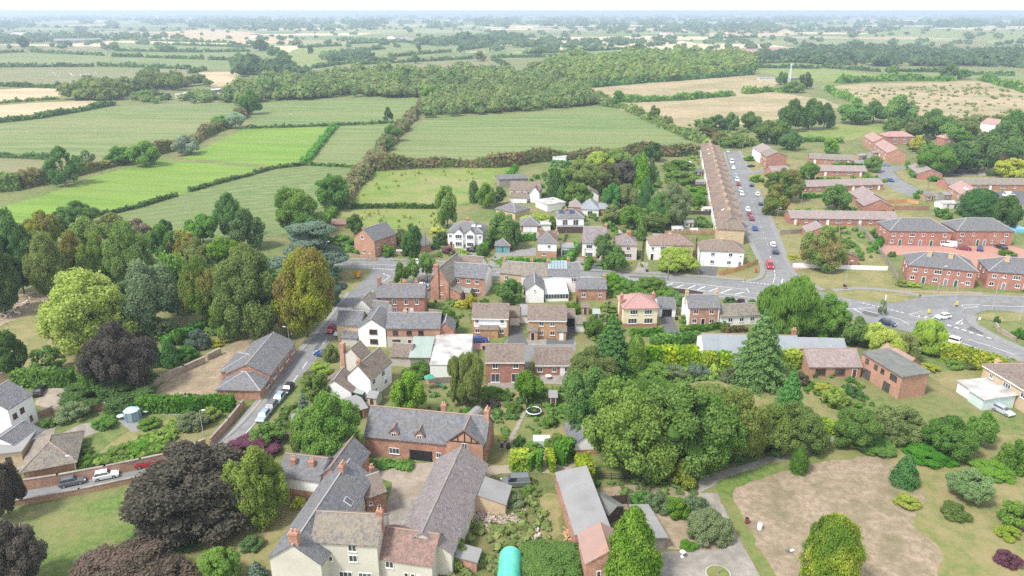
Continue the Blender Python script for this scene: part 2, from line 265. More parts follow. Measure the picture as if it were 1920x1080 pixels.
def crown(kind, lod, seed):
    global rng
    rng = np.random.default_rng(seed)
    nc, nk, s = {2: (19000, 190, .046), 1: (5600, 80, .076), 0: (1600, 36, .13)}[lod]
    def shell(prof, n, jitter=.06, size=1.0, wob=.6, up=.2):
        zg = np.linspace(-1, 1, 400); rg = prof(zg); wt = (rg+.01)*np.hypot(np.gradient(rg), np.gradient(zg)); z = np.clip(rng.choice(zg, n, p=wt/wt.sum())+rng.uniform(-.003, .003, n), -1, 1); r = prof(z)
        a = rng.uniform(0, 2*np.pi, len(z)); lump = 1+.10*np.sin(a*5+z*9+seed)+.07*np.sin(a*9-z*14)+rng.normal(0, jitter, len(z)); rr = r*lump
        P = np.stack([rr*np.cos(a), rr*np.sin(a), z+rng.normal(0, .02, len(z))], 1); N = np.stack([np.cos(a), np.sin(a), np.full(len(z), up)], 1)
        return cards(P, N, s*size, np.clip(.5+.35*np.sin(a*3+z*7)+rng.normal(0, .25, len(z)), 0, 1), wob)
    def core(prof, k=.8, m=9):
        z = np.linspace(-.95, .93-1.6/m, m); r = np.maximum(prof(z)*k, .02); return balls(np.stack([z*0, z*0, z], 1), np.stack([r, r, np.full(m, 1.6/m)], 1), np.full(m, .1))
    if kind in ('broad', 'tall', 'spread', 'sparse', 'shrub', 'willow'):
        zmin = {'shrub': -.25, 'spread': -.35, 'willow': -.5}.get(kind, -.75)
        nL = {2: 12, 1: 9, 0: 7}[lod]; LD = [np.array([.12, -.1, .95])]           # a few big boughs, each carrying leafy clumps
        while len(LD) < nL: q = sph(24, zmin); LD.append(q[np.argmax([min(np.linalg.norm(v-e) for e in LD)+rng.uniform(0, .25) for v in q])])
        LD = unit(np.array(LD)); LO = rng.uniform(.46, .74, nL); LC = LD*LO[:, None]; LR = rng.uniform(.27, .47, nL)
        li = rng.choice(nL, nk, p=LR**2/(LR**2).sum()); D = unit(sph(nk)+LD[li]*.55+[0, 0, .15]); C = LC[li]+D*LR[li][:, None]*rng.uniform(.72, 1.05, (nk, 1))
        rc = rng.uniform(.09, .22, nk)*{2: 1.0, 1: 1.25, 0: 1.6}[lod]
        if kind == 'tall': C[:, :2] *= (1-.30*np.abs(C[:, 2:]))
        if kind == 'sparse': rc *= .8; C *= 1.1
        tint = np.clip(rng.uniform(0, 1, nL)[li]*.5+rng.uniform(0, .5, nk), 0, 1); w_ = rc**2; w_ /= w_.sum()
        i = rng.choice(nk, nc*2, p=w_); d = sph(nc*2); P = C[i]+d*rc[i][:, None]*rng.uniform(.80, 1.12, (nc*2, 1))*np.where(rng.uniform(0, 1, (nc*2, 1)) < .07, 1.25, 1)
        bad = np.zeros(nc*2, bool)
        for j in range(nk): bad |= (((P-C[j])**2).sum(1) < (rc[j]*.80)**2) & (i != j)
        for j in range(nL): bad |= ((P-LC[j])**2).sum(1) < (LR[j]*.66)**2
        bad |= (P**2).sum(1) < .40**2
        ok = ~bad; P, d, i = P[ok][:nc], d[ok][:nc], i[ok][:nc]
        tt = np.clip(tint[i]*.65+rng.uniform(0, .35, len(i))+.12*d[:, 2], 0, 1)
        if kind == 'willow': lv = cards(P*[1,1,.9], d*[1,1,.2], s*.75, tt, .5, 3.2, True)
        else: lv = cards(P, d+[0, 0, .25], s, tt, .75)
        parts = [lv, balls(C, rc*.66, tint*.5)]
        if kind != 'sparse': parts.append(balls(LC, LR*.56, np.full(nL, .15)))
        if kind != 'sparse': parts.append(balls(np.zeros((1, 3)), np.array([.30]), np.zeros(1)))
        V, Q, T = join(*parts); V = V/np.array([np.percentile(np.abs(V[:, 0]), 98.5), np.percentile(np.abs(V[:, 1]), 98.5), 1]); z0, z1 = np.percentile(V[:, 2], .8), np.percentile(V[:, 2], 99.3)
        V[:, 2] = (V[:, 2]-z0)/(z1-z0)*2-1 if kind != 'shrub' else V[:, 2]/z1
    elif kind == 'conifer':                              # tiers of drooping branches round a cone
        tiers = {2: 15, 1: 10, 0: 7}[lod]; PP, NN, TT = [], [], []
        per = nc//tiers
        for t in range(tiers):
            f = t/(tiers-1); zc = -.92+1.85*f; rt = (1-f)**.85*.98+.05; m = int(per*(.35+1.3*(1-f)))
            a = rng.uniform(0, 2*np.pi, m); br = 1+.22*np.sin(a*7+t*2.1); q = np.sqrt(rng.uniform(.12, 1, m)); rr = rt*br*q
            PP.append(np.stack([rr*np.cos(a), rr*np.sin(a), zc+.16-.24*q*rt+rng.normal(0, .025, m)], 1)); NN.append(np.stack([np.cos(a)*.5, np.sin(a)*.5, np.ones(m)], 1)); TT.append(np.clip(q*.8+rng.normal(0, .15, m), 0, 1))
        V, Q, T = join(cards(np.concatenate(PP), np.concatenate(NN), s*1.05, np.concatenate(TT), .5, 1.3), core(lambda z: (1-z)/2*.62))
    elif kind == 'cedar':
        m = 26 if lod == 2 else 14; a = rng.uniform(0, 2*np.pi, m); z = rng.uniform(-.7, .9, m); r = rng.uniform(.2, .85, m)*(1-.45*np.maximum(z, 0)); C = np.stack([r*np.cos(a), r*np.sin(a), z], 1); rc = rng.uniform(.25, .42, m)
        i = rng.integers(0, m, nc); d = sph(nc); P = C[i]+d*rc[i][:, None]*[1, 1, .28]; V, Q, T = join(cards(P, d*.4+[0, 0, .8], s*1.05, np.clip(rng.uniform(0, 1, m)[i]*.6+rng.uniform(0, .4, nc), 0, 1), .5, 1.4), balls(C, np.stack([rc*.7, rc*.7, rc*.14], 1), np.zeros(m)), core(lambda z: .30*(1-z)))
    elif kind == 'column':
        pf = lambda z: np.where(z < .1, .92+.08*np.cos(z*2), np.sqrt(np.maximum(0, 1-((z-.1)/.9)**2))*.98); V, Q, T = join(shell(pf, nc), core(pf, .86))
    elif kind == 'cone':
        pf = lambda z: np.maximum(.02, ((1-z)/2)**.6*(1-.25*np.maximum(0, -z-.6)))*.98; V, Q, T = join(shell(pf, nc, .08), core(pf, .82))
    elif kind == 'dome':                                 # clipped bush
        pf = lambda z: np.where(z < -.3, .93, np.sqrt(np.maximum(0, 1-((z+.3)/1.3)**2))); V, Q, T = join(shell(pf, nc, .015, .8, .45, .4), core(pf, .93, 14))
    V = np.asarray(V)
    return qmesh('foliage_'+kind, V, Q, T, 'leaf_mid')
PROTO = {}
def proto(kind, lod, k=0): 
    n = {'broad': 4, 'shrub': 3, 'tall': 2}.get(kind, 1); key = (kind, lod, k % n)
    if key not in PROTO: PROTO[key] = crown(kind, lod, 100+17*len(PROTO))
    return PROTO[key]
def trunk_mesh(k):
    r_ = random.Random(k); m = MB(); z = 0; p = Vector((0, 0, -.01)); rad = .055
    for j in range(4):
        q = Vector((r_.uniform(-.03, .03), r_.uniform(-.03, .03), (j+1)*.21)); m.tube(p, q, rad, rad*.8, 7); p, rad = q, rad*.8
        if j:
            for b in range(2):
                a = r_.uniform(0, 6.28); e = p+Vector((math.cos(a)*.42, math.sin(a)*.42, r_.uniform(.1, .22))); m.tube(p, e, rad*.6, rad*.18, 5)
    return m.mesh('trunk', 'bark')
KINDNAME = {'broad': 'broadleaf_tree', 'tall': 'broadleaf_tree', 'spread': 'broadleaf_tree', 'sparse': 'young_tree', 'willow': 'willow_tree', 'conifer': 'conifer_tree', 'cedar': 'cedar_tree', 'column': 'columnar_conifer', 'cone': 'conical_conifer', 'dome': 'clipped_bush', 'shrub': 'shrub'}
TN = [0]
def T(cx, cy, W, H, kind, leaf, label, clear=None, group=None, name=None, lod=None):
    """a tree from the outline its crown has in the photograph; its size and its place on the ground follow from that outline"""
    TN[0] += 1; k = TN[0]
    low = kind in ('shrub', 'dome', 'column', 'cone', 'conifer')
    clear = (.0 if low else .13) if clear is None else clear            # bare trunk as a share of the crown's height
    hc = 3.0
    for _ in range(12):
        p = G(cx, cy, hc); d = depth(p); r = W/2*d/FPX; dl = math.atan2(HC-hc, math.hypot(p.x, p.y)); hh = H/2*d/FPX
        rz = math.sqrt(max(hh*hh-(r*math.sin(dl))**2, (.30*r*math.cos(dl))**2))/math.cos(dl); rz = min(rz, 2.6*r if kind in ('column', 'cone', 'conifer') else 1.7*r)
        hc = rz*(1+2*clear) if not (kind == 'shrub') else rz*.55
    loc = Vector((p.x, p.y, 0)); lod = lod if lod is not None else (2 if W > 62 else 1 if W > 26 else 0)
    me = proto(kind, lod, k); nm = name or KINDNAME[kind]; rot = random.uniform(0, 6.28); f = 1.03
    if kind in ('shrub', 'dome', 'column', 'cone'):
        o = link(nm, me, None, leaf); o.location = (loc.x, loc.y, hc-.05); o.rotation_euler = (0, 0, rot); o.scale = (r*f, r*f, rz*f)
        cat = 'shrub' if kind == 'shrub' else 'bush' if kind == 'dome' else 'tree'
        return tag(o, label, cat, group)
    e = empty(nm, loc, rot)
    cr = link('crown', me, e, leaf); cr.location = (0, 0, hc); cr.scale = (r*f, r*f*random.uniform(.92, 1.05), rz*f)
    tr = link('trunk', cached(('trunk', k % 4), lambda: trunk_mesh(k)), e); tr.scale = (r, r, (hc+rz*.55)/.84) if kind != 'conifer' else (r*.7, r*.7, hc*1.1)
    return tag(e, label, 'tree', group)
def inpoly(P, poly):
    x, y = P[:, 0], P[:, 1]; c_ = np.zeros(len(P), bool); n = len(poly)
    for i in range(n):
        a, b = poly[i], poly[(i+1) % n]
        cnd = ((a[1] > y) != (b[1] > y)); c_ ^= cnd & (x < (b[0]-a[0])*(y-a[1])/((b[1]-a[1])+1e-12)+a[0])
    return c_
def mass_mesh(P, r, h, ncard, tints=None, rough=.3):
    """many crowns as one mass: P are places on the ground"""
    n = len(P); rr = r*rng.uniform(.5, 1.4, n)**1.2; hh = h*rng.uniform(.6, 1.3, n)*np.sqrt(rr/r)
    C = np.stack([P[:, 0], P[:, 1], hh*.55], 1); rad = np.stack([rr, rr, hh*.5], 1); tint = rng.uniform(0, 1, n) if tints is None else tints
    i = np.repeat(np.arange(n), ncard); d = sph(n*ncard, -.35); lump = rng.uniform(.82, 1.08, (n*ncard, 1))
    Pc = C[i]+d*rad[i]*lump
    sz = (rr[i]*1.9/np.sqrt(ncard)*1.55)
    return join(cards(Pc, d+[0, 0, .3], sz, np.clip(tint[i]*.7+rng.uniform(0, .3, n*ncard), 0, 1), .6), balls(C, rad*.86, tint*.6))
def wood(name, polypx, spacing, r, h, leaf, label, ncard=34, cat='wood'):
    poly = [(p.x, p.y) for p in PL(polypx)]; xs, ys = zip(*poly); A = (max(xs)-min(xs))*(max(ys)-min(ys)); n = int(A/spacing**2)
    P = np.stack([rng.uniform(min(xs), max(xs), n), rng.uniform(min(ys), max(ys), n)], 1); P = P[inpoly(P, poly)]
    gap = np.sin(P[:, 0]*.031+2*np.sin(P[:, 1]*.017))+np.sin(P[:, 1]*.043+P[:, 0]*.011)+rng.uniform(-.8, .8, len(P)); P = P[gap > -1.45]; big = rng.uniform(0, 1, len(P)) < .13
    V, Q, t = join(mass_mesh(P[~big], r, h, ncard), mass_mesh(P[big], r*1.7, h*1.4, ncard*2)); o = link(name, qmesh(name, V, Q, t, leaf)); return tag(o, label, cat, None, 'stuff')
def hedge(px, w_, h, leaf, label, rough=.15, name='hedge', taper=.9, cs=None, group=None, cat='hedge', kind=None, sm=0):
    """a hedge along a line: leafy sides and top round a solid heart; rough>0.3 makes an unclipped hedgerow"""
    pts = [np.array(p) for p in PL(smooth(px, 4) if sm else px)]; o0 = pts[0].copy()
    d = depth(Vector(pts[len(pts)//2])); s = cs or max(.22, .0030*d); parts = []; VV = []
    L_ = [np.linalg.norm(b-a) for a, b in zip(pts, pts[1:])]; tot = sum(L_); ncar = int(min(26000, tot*(w_+2*h)/(s*s)*1.7))+40
    u = rng.uniform(0, tot, ncar); cum = np.concatenate([[0], np.cumsum(L_)]); seg = np.clip(np.searchsorted(cum, u)-1, 0, len(L_)-1)
    A = np.array(pts[:-1])[seg]; B = np.array(pts[1:])[seg]; f = ((u-cum[seg])/np.array(L_)[seg])[:, None]; D = unit(B-A); Nn = np.stack([-D[:, 1], D[:, 0], D[:, 2]*0], 1)
    hv = h*(1+rough*(np.sin(u*.9/h*1.1)*.5+np.sin(u*.37/h+1.3)*.8)); wv = w_*(1+rough*.8*np.sin(u*.5/h+.7))
    q = rng.uniform(0, w_+2*h, ncar); side = np.where(q < h, -1, np.where(q < 2*h, 1, 0)); zz = np.where(side == 0, hv, rng.uniform(.02, 1, ncar)*hv); lat = np.where(side == 0, rng.uniform(-.5, .5, ncar)*wv*taper, side*.5*wv*(1-(1-taper)*zz/np.maximum(hv, .1)))
    if rough > .3: rd = np.clip(zz/hv, 0, 1); lat *= np.sqrt(1-.6*rd**3); zz = np.where(side == 0, hv*(1-.35*(2*lat/np.maximum(wv, .1))**2), zz)
    P = A+(B-A)*f+Nn*lat[:, None]; P[:, 2] = zz; P += rng.normal(0, s*(.16+rough*.5), P.shape); P[:, 2] = np.maximum(P[:, 2], .05)
    N = Nn*side[:, None]+np.array([0, 0, 1.])*np.where(side == 0, 1, .15)[:, None]
    tt = np.clip(.5+.3*np.sin(u*1.3/h)+.25*np.sin(u*.41/h+2)+rng.normal(0, .2, ncar), 0, 1)
    parts.append(cards(P-o0, N, s*(1.15+rough*.4), tt, .55+rough*.6))
    for a, b, l in zip(pts, pts[1:], L_):                # heart
        m = max(1, int(l/max(2.2*h, 1.5))); dd = (b-a)/l; nn = np.array([-dd[1], dd[0], 0])
        for j in range(m):
            p0, p1 = a+dd*l*j/m-o0, a+dd*l*(j+1)/m-o0; um = (l*(j+.5)/m)+cum[L_.index(l)]; hh = h*.88*(1+rough*(np.sin(um*.9/h*1.1)*.5+np.sin(um*.37/h+1.3)*.8)); ww = w_*.42*(1-.25*rough)
            VV += [p0-nn*ww, p1-nn*ww, p1-nn*ww*taper+[0,0,hh], p0-nn*ww*taper+[0,0,hh],  p1+nn*ww, p0+nn*ww, p0+nn*ww*taper+[0,0,hh], p1+nn*ww*taper+[0,0,hh],
                   p0-nn*ww*taper+[0,0,hh], p1-nn*ww*taper+[0,0,hh], p1+nn*ww*taper+[0,0,hh], p0+nn*ww*taper+[0,0,hh], p0-nn*ww, p0-nn*ww*taper+[0,0,hh], p0+nn*ww*taper+[0,0,hh], p0+nn*ww, p1+nn*ww, p1+nn*ww*taper+[0,0,hh], p1-nn*ww*taper+[0,0,hh], p1-nn*ww]
    VV = np.array(VV); parts.append((VV, np.arange(len(VV)).reshape(-1, 4), np.full(len(VV), .25)))
    V, Q, t = join(*parts); o = link(name, qmesh(name, V, Q, t, leaf)); o.location = o0
    return tag(o, label, cat, group, kind)
# ------------------------------------------------------------ ground sheets
def ragged(pts, amp):
    out = []; r_ = random.Random(len(pts)*31+int(pts[0].x*10))
    for a, b in zip(pts, pts[1:]+pts[:1]):
        n = max(1, int((b-a).length/(amp*2.2))); d = (b-a).normalized(); q = Vector((-d.y, d.x, 0))
        for i in range(n): out.append(a+(b-a)*i/n+q*r_.uniform(-amp, amp)*(1 if i else .4))
    return out
SOFT = {'lawn', 'dry_lawn', 'dry_earth', 'weeds', 'gravel_yard', 'bare_lawn'}
def patch(name, px, mat, z, sm=0, kind='structure', h=None, label=None, parent=None, n=4):
    sm = sm or (mat in SOFT); pts = PL(smooth(px+[px[0]], n)[:-1] if sm else px)
    if mat in SOFT: pts = ragged(pts, .55)
    elif mat.startswith('field_'): pts = ragged(pts, min(2.5, max(.5, pts[0].y*.002)))
    pts = pts; a = sum(p.x*q.y-q.x*p.y for p, q in zip(pts, pts[1:]+pts[:1]))
    if a < 0: pts = pts[::-1]
    m = MB()
    if h: m.prism(pts, z-h, z)
    else: m.add([(p.x, p.y, z) for p in pts], [tuple(range(len(pts)))])
    o = m.build(name, mat, parent)
    if parent is None: tag(o, label, None, None, kind)
    return o
def ribbon(name, px, w_, mat, z, parent=None, h=None, sm=1, kind='structure', off=0):
    pts = PL(smooth(px, 6) if sm else px); m = MB(); Ls, Rs = [], []
    for i, p in enumerate(pts):
        d = (pts[min(i+1, len(pts)-1)]-pts[max(i-1, 0)]).normalized(); n = Vector((-d.y, d.x, 0)); Ls.append(p+n*(off+w_/2)); Rs.append(p+n*(off-w_/2))
    k = len(pts); m.add([(p.x,p.y,z) for p in Ls]+[(p.x,p.y,z) for p in Rs], [(k+i, k+i+1, i+1, i) for i in range(k-1)])
    if h:
        m.add([(p.x,p.y,z) for p in Ls]+[(p.x,p.y,z-h) for p in Ls], [(i, i+1, k+i+1, k+i) for i in range(k-1)]); m.add([(p.x,p.y,z) for p in Rs]+[(p.x,p.y,z-h) for p in Rs], [(k+i, k+i+1, i+1, i) for i in range(k-1)])
    o = m.build(name, mat, parent)
    if parent is None: tag(o, None, None, None, kind)
    return o
def dashes(parent, px, on, gap, w_, mat='paint', name='lane_dash', z=.03):
    """single painted strokes along a line, measured in metres"""
    pts = PL(px); pos = 0; 
    for a, b in zip(pts, pts[1:]):
        l = (b-a).length; d = (b-a)/l; n = Vector((-d.y, d.x, 0))*w_/2; t = 0
        while t < l-.2:
            e = min(t+on, l); p, q = a+d*t, a+d*e
            MB().add([(p.x-n.x,p.y-n.y,z),(q.x-n.x,q.y-n.y,z),(q.x+n.x,q.y+n.y,z),(p.x+n.x,p.y+n.y,z)], [(0,1,2,3)]).build(name, mat, parent); t = e+gap
def line(parent, px, w_=.12, mat='paint', name='painted_line', z=.03, sm=1):
    return ribbon(name, px, w_, mat, z, parent, sm=sm)
# ------------------------------------------------------------ houses
WT = {'w': (1.2,1.15,2), 'W': (1.9,1.2,3), 'n': (.62,1.1,1), 's': (.6,.6,1), 'm': (.95,1.05,2), 'P': (1.9,2.05,2), 'b': (2.2,1.45,3), 'l': (2.4,.8,4), 'i': (1.0,1.5,2)}
DT = {'d': 'upvc', 'k': 'black', 'e': 'green_door', 'y': 'grey_door', 'o': 'brown_door'}
GT = {'g': 'upvc', 'K': 'black', 't': 'teal_paint', 'G': 'grey_door'}
def win_meshes(c_, fm):
    ww, wh, nm = WT[c_]
    def f():
        m = MB(); t = .075; y0, y1 = -.075, .03
        m.box(-ww/2, ww/2, y0, y1, 0, t).box(-ww/2, ww/2, y0, y1, wh-t, wh).box(-ww/2, -ww/2+t, y0+.001, y1, t, wh-t).box(ww/2-t, ww/2, y0+.001, y1, t, wh-t)
        for i in range(1, nm): x = -ww/2+ww*i/nm; m.box(x-.035, x+.035, y0+.002, y1, t, wh-t)
        m.box(-ww/2-.06, ww/2+.06, -.14, .03, -.09, -.002); return m.mesh('window', fm)
    def g(): return MB().box(-ww/2+.05, ww/2-.05, -.03, .02, .05, wh-.05).mesh('pane', 'glass')
    return cached(('w', c_, fm), f), cached(('p', c_), g)
def door_mesh(col):
    def f():
        m = MB().box(-.42, .42, -.05, .02, 0, 2.0); m.box(-.3, -.05, -.07, -.05, .2, .85).box(.05, .3, -.07, -.05, .2, .85).box(-.3, -.05, -.07, -.05, 1.05, 1.8).box(.05, .3, -.07, -.05, 1.05, 1.8); return m.mesh('door', col)
    def fr(): return MB().box(-.52, -.42, -.08, .03, 0, 2.1).box(.42, .52, -.08, .03, 0, 2.1).box(-.42, .42, -.08, .03, 2.0, 2.1).mesh('door_frame', 'upvc')
    return cached(('d', col), f), cached('df', fr)
def garage_mesh(col, W=2.5):
    def f():
        m = MB().box(-W/2, W/2, -.04, .02, 0, 2.1)
        for i in range(6): m.box(-W/2+.03, W/2-.03, -.055, -.04, .06+i*.34, .06+i*.34+.3)
        return m.mesh('garage_door', col)
    return cached(('g', col, W), f)
class House:
    def __init__(s, label, name, fr, eav, rise, kind, wall, roof, ridge='ridge_grey', F='', L_='', R_='', B='', chim=(), cat='house', group=None, fm='upvc', oh=.3, fascia=None, plinth=None, det=1, ow=None):
        c_, rz, w_, d = fr; s.e = empty(name, (c_.x, c_.y, 0), rz); s.det = det; s.fm = fm
        tag(s.e, label, cat, group); s.w, s.d, s.eav, s.rise, s.kind = w_, d, eav, rise, kind
        s.main = (-w_/2, w_/2, -d/2, d/2); s.wallmat = wall
        s.roof = s.vol(*s.main, eav, rise, kind, wall, roof, ridge, oh)
        if fascia: MB().box(-w_/2-.1, w_/2+.1, -d/2-oh-.03, -d/2-oh+.02, eav-.34, eav-.08).build('fascia_board', fascia, s.e)
        if plinth: pm, ph = plinth; MB().box(-w_/2-.03, w_/2+.03, -d/2-.03, d/2+.03, 0, ph).build('lower_wall', pm, s.e)
        for f, spec in (('F', F), ('L', L_), ('R', R_), ('B', B)): s.openings(f, spec)
        for q in chim: s.chimney(*q)
    def vol(s, x0, x1, y0, y1, e, rise, kind, wall, roof, ridge='ridge_grey', oh=.3, z0=0, t=.13):
        P = s.e; w_, d = x1-x0, y1-y0; m = MB(); r = MB(); rl = []
        def sw(pts): return pts
        if kind in ('x', 'y'):
            ax = kind == 'x'; a0, a1, b0, b1 = (y0, y1, x0, x1) if ax else (x0, x1, y0, y1); mid = (a0+a1)/2; sl_ = rise/((a1-a0)/2)
            prof = [(a0, z0), (a1, z0), (a1, e), (mid, e+rise), (a0, e)]; k = .03
            top = [(a0-oh, e-oh*sl_+k), (mid, e+rise+k), (a1+oh, e-oh*sl_+k), (a1+oh, e-oh*sl_+k+t), (mid, e+rise+k+t*1.1), (a0-oh, e-oh*sl_+k+t)]; v = .18
            def ex(mb, pr, c0, c1):
                n = len(pr); V = [((c0, a, z) if ax else (a, c0, z)) for a, z in pr]+[((c1, a, z) if ax else (a, c1, z)) for a, z in pr]; F = [tuple(range(n)), tuple(range(2*n-1, n-1, -1))]+[((i+1) % n, i, n+i, n+(i+1) % n) for i in range(n)]
                mb.add(V, [f if not ax else f[::-1] for f in F])
            ex(m, prof, b0, b1); ex(r, top, b0-v, b1+v); zt = e+rise+k+t
            rl = [((b0-v-.02, mid, zt), (b1+v+.02, mid, zt))] if ax else [((mid, b0-v-.02, zt), (mid, b1+v+.02, zt))]
        elif kind in ('hip', 'pyr'):
            m.box(x0, x1, y0, y1, z0, e); sl_ = rise/(min(w_, d)/2); zb = e-oh*sl_*.6+.03; mx, my = (x0+x1)/2, (y0+y1)/2; hx, hy = max(0, (w_-d)/2), max(0, (d-w_)/2)
            X0, X1, Y0, Y1 = x0-oh, x1+oh, y0-oh, y1+oh; zt = e+rise; p, q = (mx-hx, my-hy, zt), (mx+hx, my+hy, zt)
            V = [(X0,Y0,zb),(X1,Y0,zb),(X1,Y1,zb),(X0,Y1,zb),(X0,Y0,zb+t),(X1,Y0,zb+t),(X1,Y1,zb+t),(X0,Y1,zb+t)]
            F = [(3,2,1,0),(0,1,5,4),(1,2,6,5),(2,3,7,6),(3,0,4,7)]
            if hx > .05: V += [p, q]; F += [(4,5,9,8),(5,6,9),(6,7,8,9),(7,4,8)]; rl = [(p,q),(V[4],p),(V[7],p),(V[5],q),(V[6],q)]
            elif hy > .05: V += [p, q]; F += [(4,5,8),(5,6,9,8),(6,7,9),(7,4,8,9)]; rl = [(p,q),(V[4],p),(V[5],p),(V[6],q),(V[7],q)]
            else: V += [p]; F += [(4,5,8),(5,6,8),(6,7,8),(7,4,8)]; rl = [(V[i],p) for i in (4,5,6,7)]
            r.add(V, F)
        elif kind == 'flat':
            m.box(x0, x1, y0, y1, z0, e); r.box(x0-oh, x1+oh, y0-oh, y1+oh, e+.01, e+.2)
        else:                                             # lean-to: mono_b is high at the back, and so on
            hb = {'mono_b': (e, e, e+rise, e+rise), 'mono_f': (e+rise, e+rise, e, e), 'mono_l': (e+rise, e, e, e+rise), 'mono_r': (e, e+rise, e+rise, e)}[kind]
            c4 = [(x0,y0),(x1,y0),(x1,y1),(x0,y1)]; m.add([(x,y,z0) for x,y in c4]+[(x,y,h) for (x,y),h in zip(c4,hb)], [(0,3,2,1),(4,5,6,7),(0,1,5,4),(1,2,6,5),(2,3,7,6),(3,0,4,7)])
            C4 = [(x0-oh,y0-oh),(x1+oh,y0-oh),(x1+oh,y1+oh),(x0-oh,y1+oh)]; r.add([(x,y,h+.02) for (x,y),h in zip(C4,hb)]+[(x,y,h+.13) for (x,y),h in zip(C4,hb)], [(0,3,2,1),(4,5,6,7),(0,1,5,4),(1,2,6,5),(2,3,7,6),(3,0,4,7)])
        m.build('wall', wall, P); ro = r.build('roof', roof, P)
        if rl and ridge:
            q = MB()
            for a, b in rl: q.tube(a, b, .12, .12, 6)
            q.build('ridge_tiles', ridge, ro)
        return ro
    def spot(s, face, u, vol=None):
        x0, x1, y0, y1 = vol or s.main
        return {'F': (x0+u*(x1-x0), y0, 0), 'B': (x1-u*(x1-x0), y1, math.pi), 'R': (x1, y0+u*(y1-y0), math.pi/2), 'L': (x0, y1-u*(y1-y0), -math.pi/2)}[face]
    def openings(s, face, spec, vol=None, z0=0):
        for tok in spec.split():
            c_ = tok[0]; u, _, z = tok[1:].partition('@'); x, y, rz = s.spot(face, float(u), vol); z = float(z or 0)+z0
            if c_ in WT:
                fm, pm = win_meshes(c_, s.fm); o = link('window', fm, s.e); link('pane', pm, o)
            elif c_ in DT:
                dm, fm = door_mesh(DT[c_]); o = link('door', dm, s.e); link('door_frame', fm, o)
            else: o = link('garage_door', garage_mesh(GT[c_]), s.e)
            o.location = (x, y, z); o.rotation_euler = (0, 0, rz)
    def chimney(s, u, v, top=1.3, w_=.9, d=.6, mat='brick_old', pots=2, base=None):
        x0, x1, y0, y1 = s.main; x, y = x0+u*(x1-x0), y0+v*(y1-y0); zt = s.eav+s.rise+top
        m = MB().box(x-w_/2, x+w_/2, y-d/2, y+d/2, (s.eav-.5 if base is None else base), zt-.28).box(x-w_/2-.07, x+w_/2+.07, y-d/2-.07, y+d/2+.07, zt-.278, zt-.1).box(x-w_/2, x+w_/2, y-d/2, y+d/2, zt-.098, zt); c_ = m.build('chimney', mat, s.e)
        for i in range(pots):
            px_ = x+(i-(pots-1)/2)*w_/max(pots, 1)*.9 if w_ >= d else x; py_ = y if w_ >= d else y+(i-(pots-1)/2)*d/max(pots, 1)*.9
            MB().tube((px_, py_, zt), (px_, py_, zt+.5), .14, .11, 7).build('chimney_pot', 'pot', c_)
    def onroof(s, side, u, v, w_, h, mat, name, frame=None, lift=.2):
        """a flat thing lying on a slope of an x-ridged or hipped roof; v from eaves (0) to ridge (1)"""
        x0, x1, y0, y1 = s.main; a = math.atan2(s.rise, s.d/2); sg = 1 if side == 'F' else -1; y = (y0 if sg > 0 else y1)+sg*v*s.d/2; z = s.eav+v*s.rise+lift
        o = MB().box(-w_/2, w_/2, -h/2, h/2, 0, .07).build(name, mat, s.e); o.location = (x0+u*s.w, y, z); o.rotation_euler = (sg*a, 0, 0)
        if frame: f = MB().box(-w_/2-.07, w_/2+.07, -h/2-.07, h/2+.07, -.03, .05).build('frame', frame, o)
        return o
def AB(a, b, d):                                         # front wall seen in the photo, then how deep the house is
    A, B = G(*a), G(*b); x = (B-A); w_ = x.length; x.normalize(); y = Vector((-x.y, x.x, 0)); d = d if not isinstance(d, tuple) else abs((G(*d)-B).dot(y)); return ((A+B)/2+y*d/2, math.atan2(x.y, x.x), w_, d)
def RR(a, b, zr, d, grow=0):                             # ridge seen in the photo, its height, and how wide the house is
    A, B = G(*a, zr), G(*b, zr); x = B-A; w_ = x.length+grow; return ((A+B)/2, math.atan2(x.y, x.x), w_, d)
def RC(a, b, c_, z):                                     # three roof corners at height z: front left, front right, back right
    A, B, C = G(*a, z), G(*b, z), G(*c_, z)
    if (C-B).length > (B-A).length: y = C-B; d = y.length; y.normalize(); x = Vector((y.y, -y.x, 0)); w_ = (B-A).dot(x); return ((B+C)/2-x*w_/2, math.atan2(x.y, x.x), w_, d)
    x = B-A; w_ = x.length; x.normalize(); y = Vector((-x.y, x.x, 0)); d = (C-B).dot(y); return ((A+B)/2+y*d/2, math.atan2(x.y, x.x), w_, abs(d))
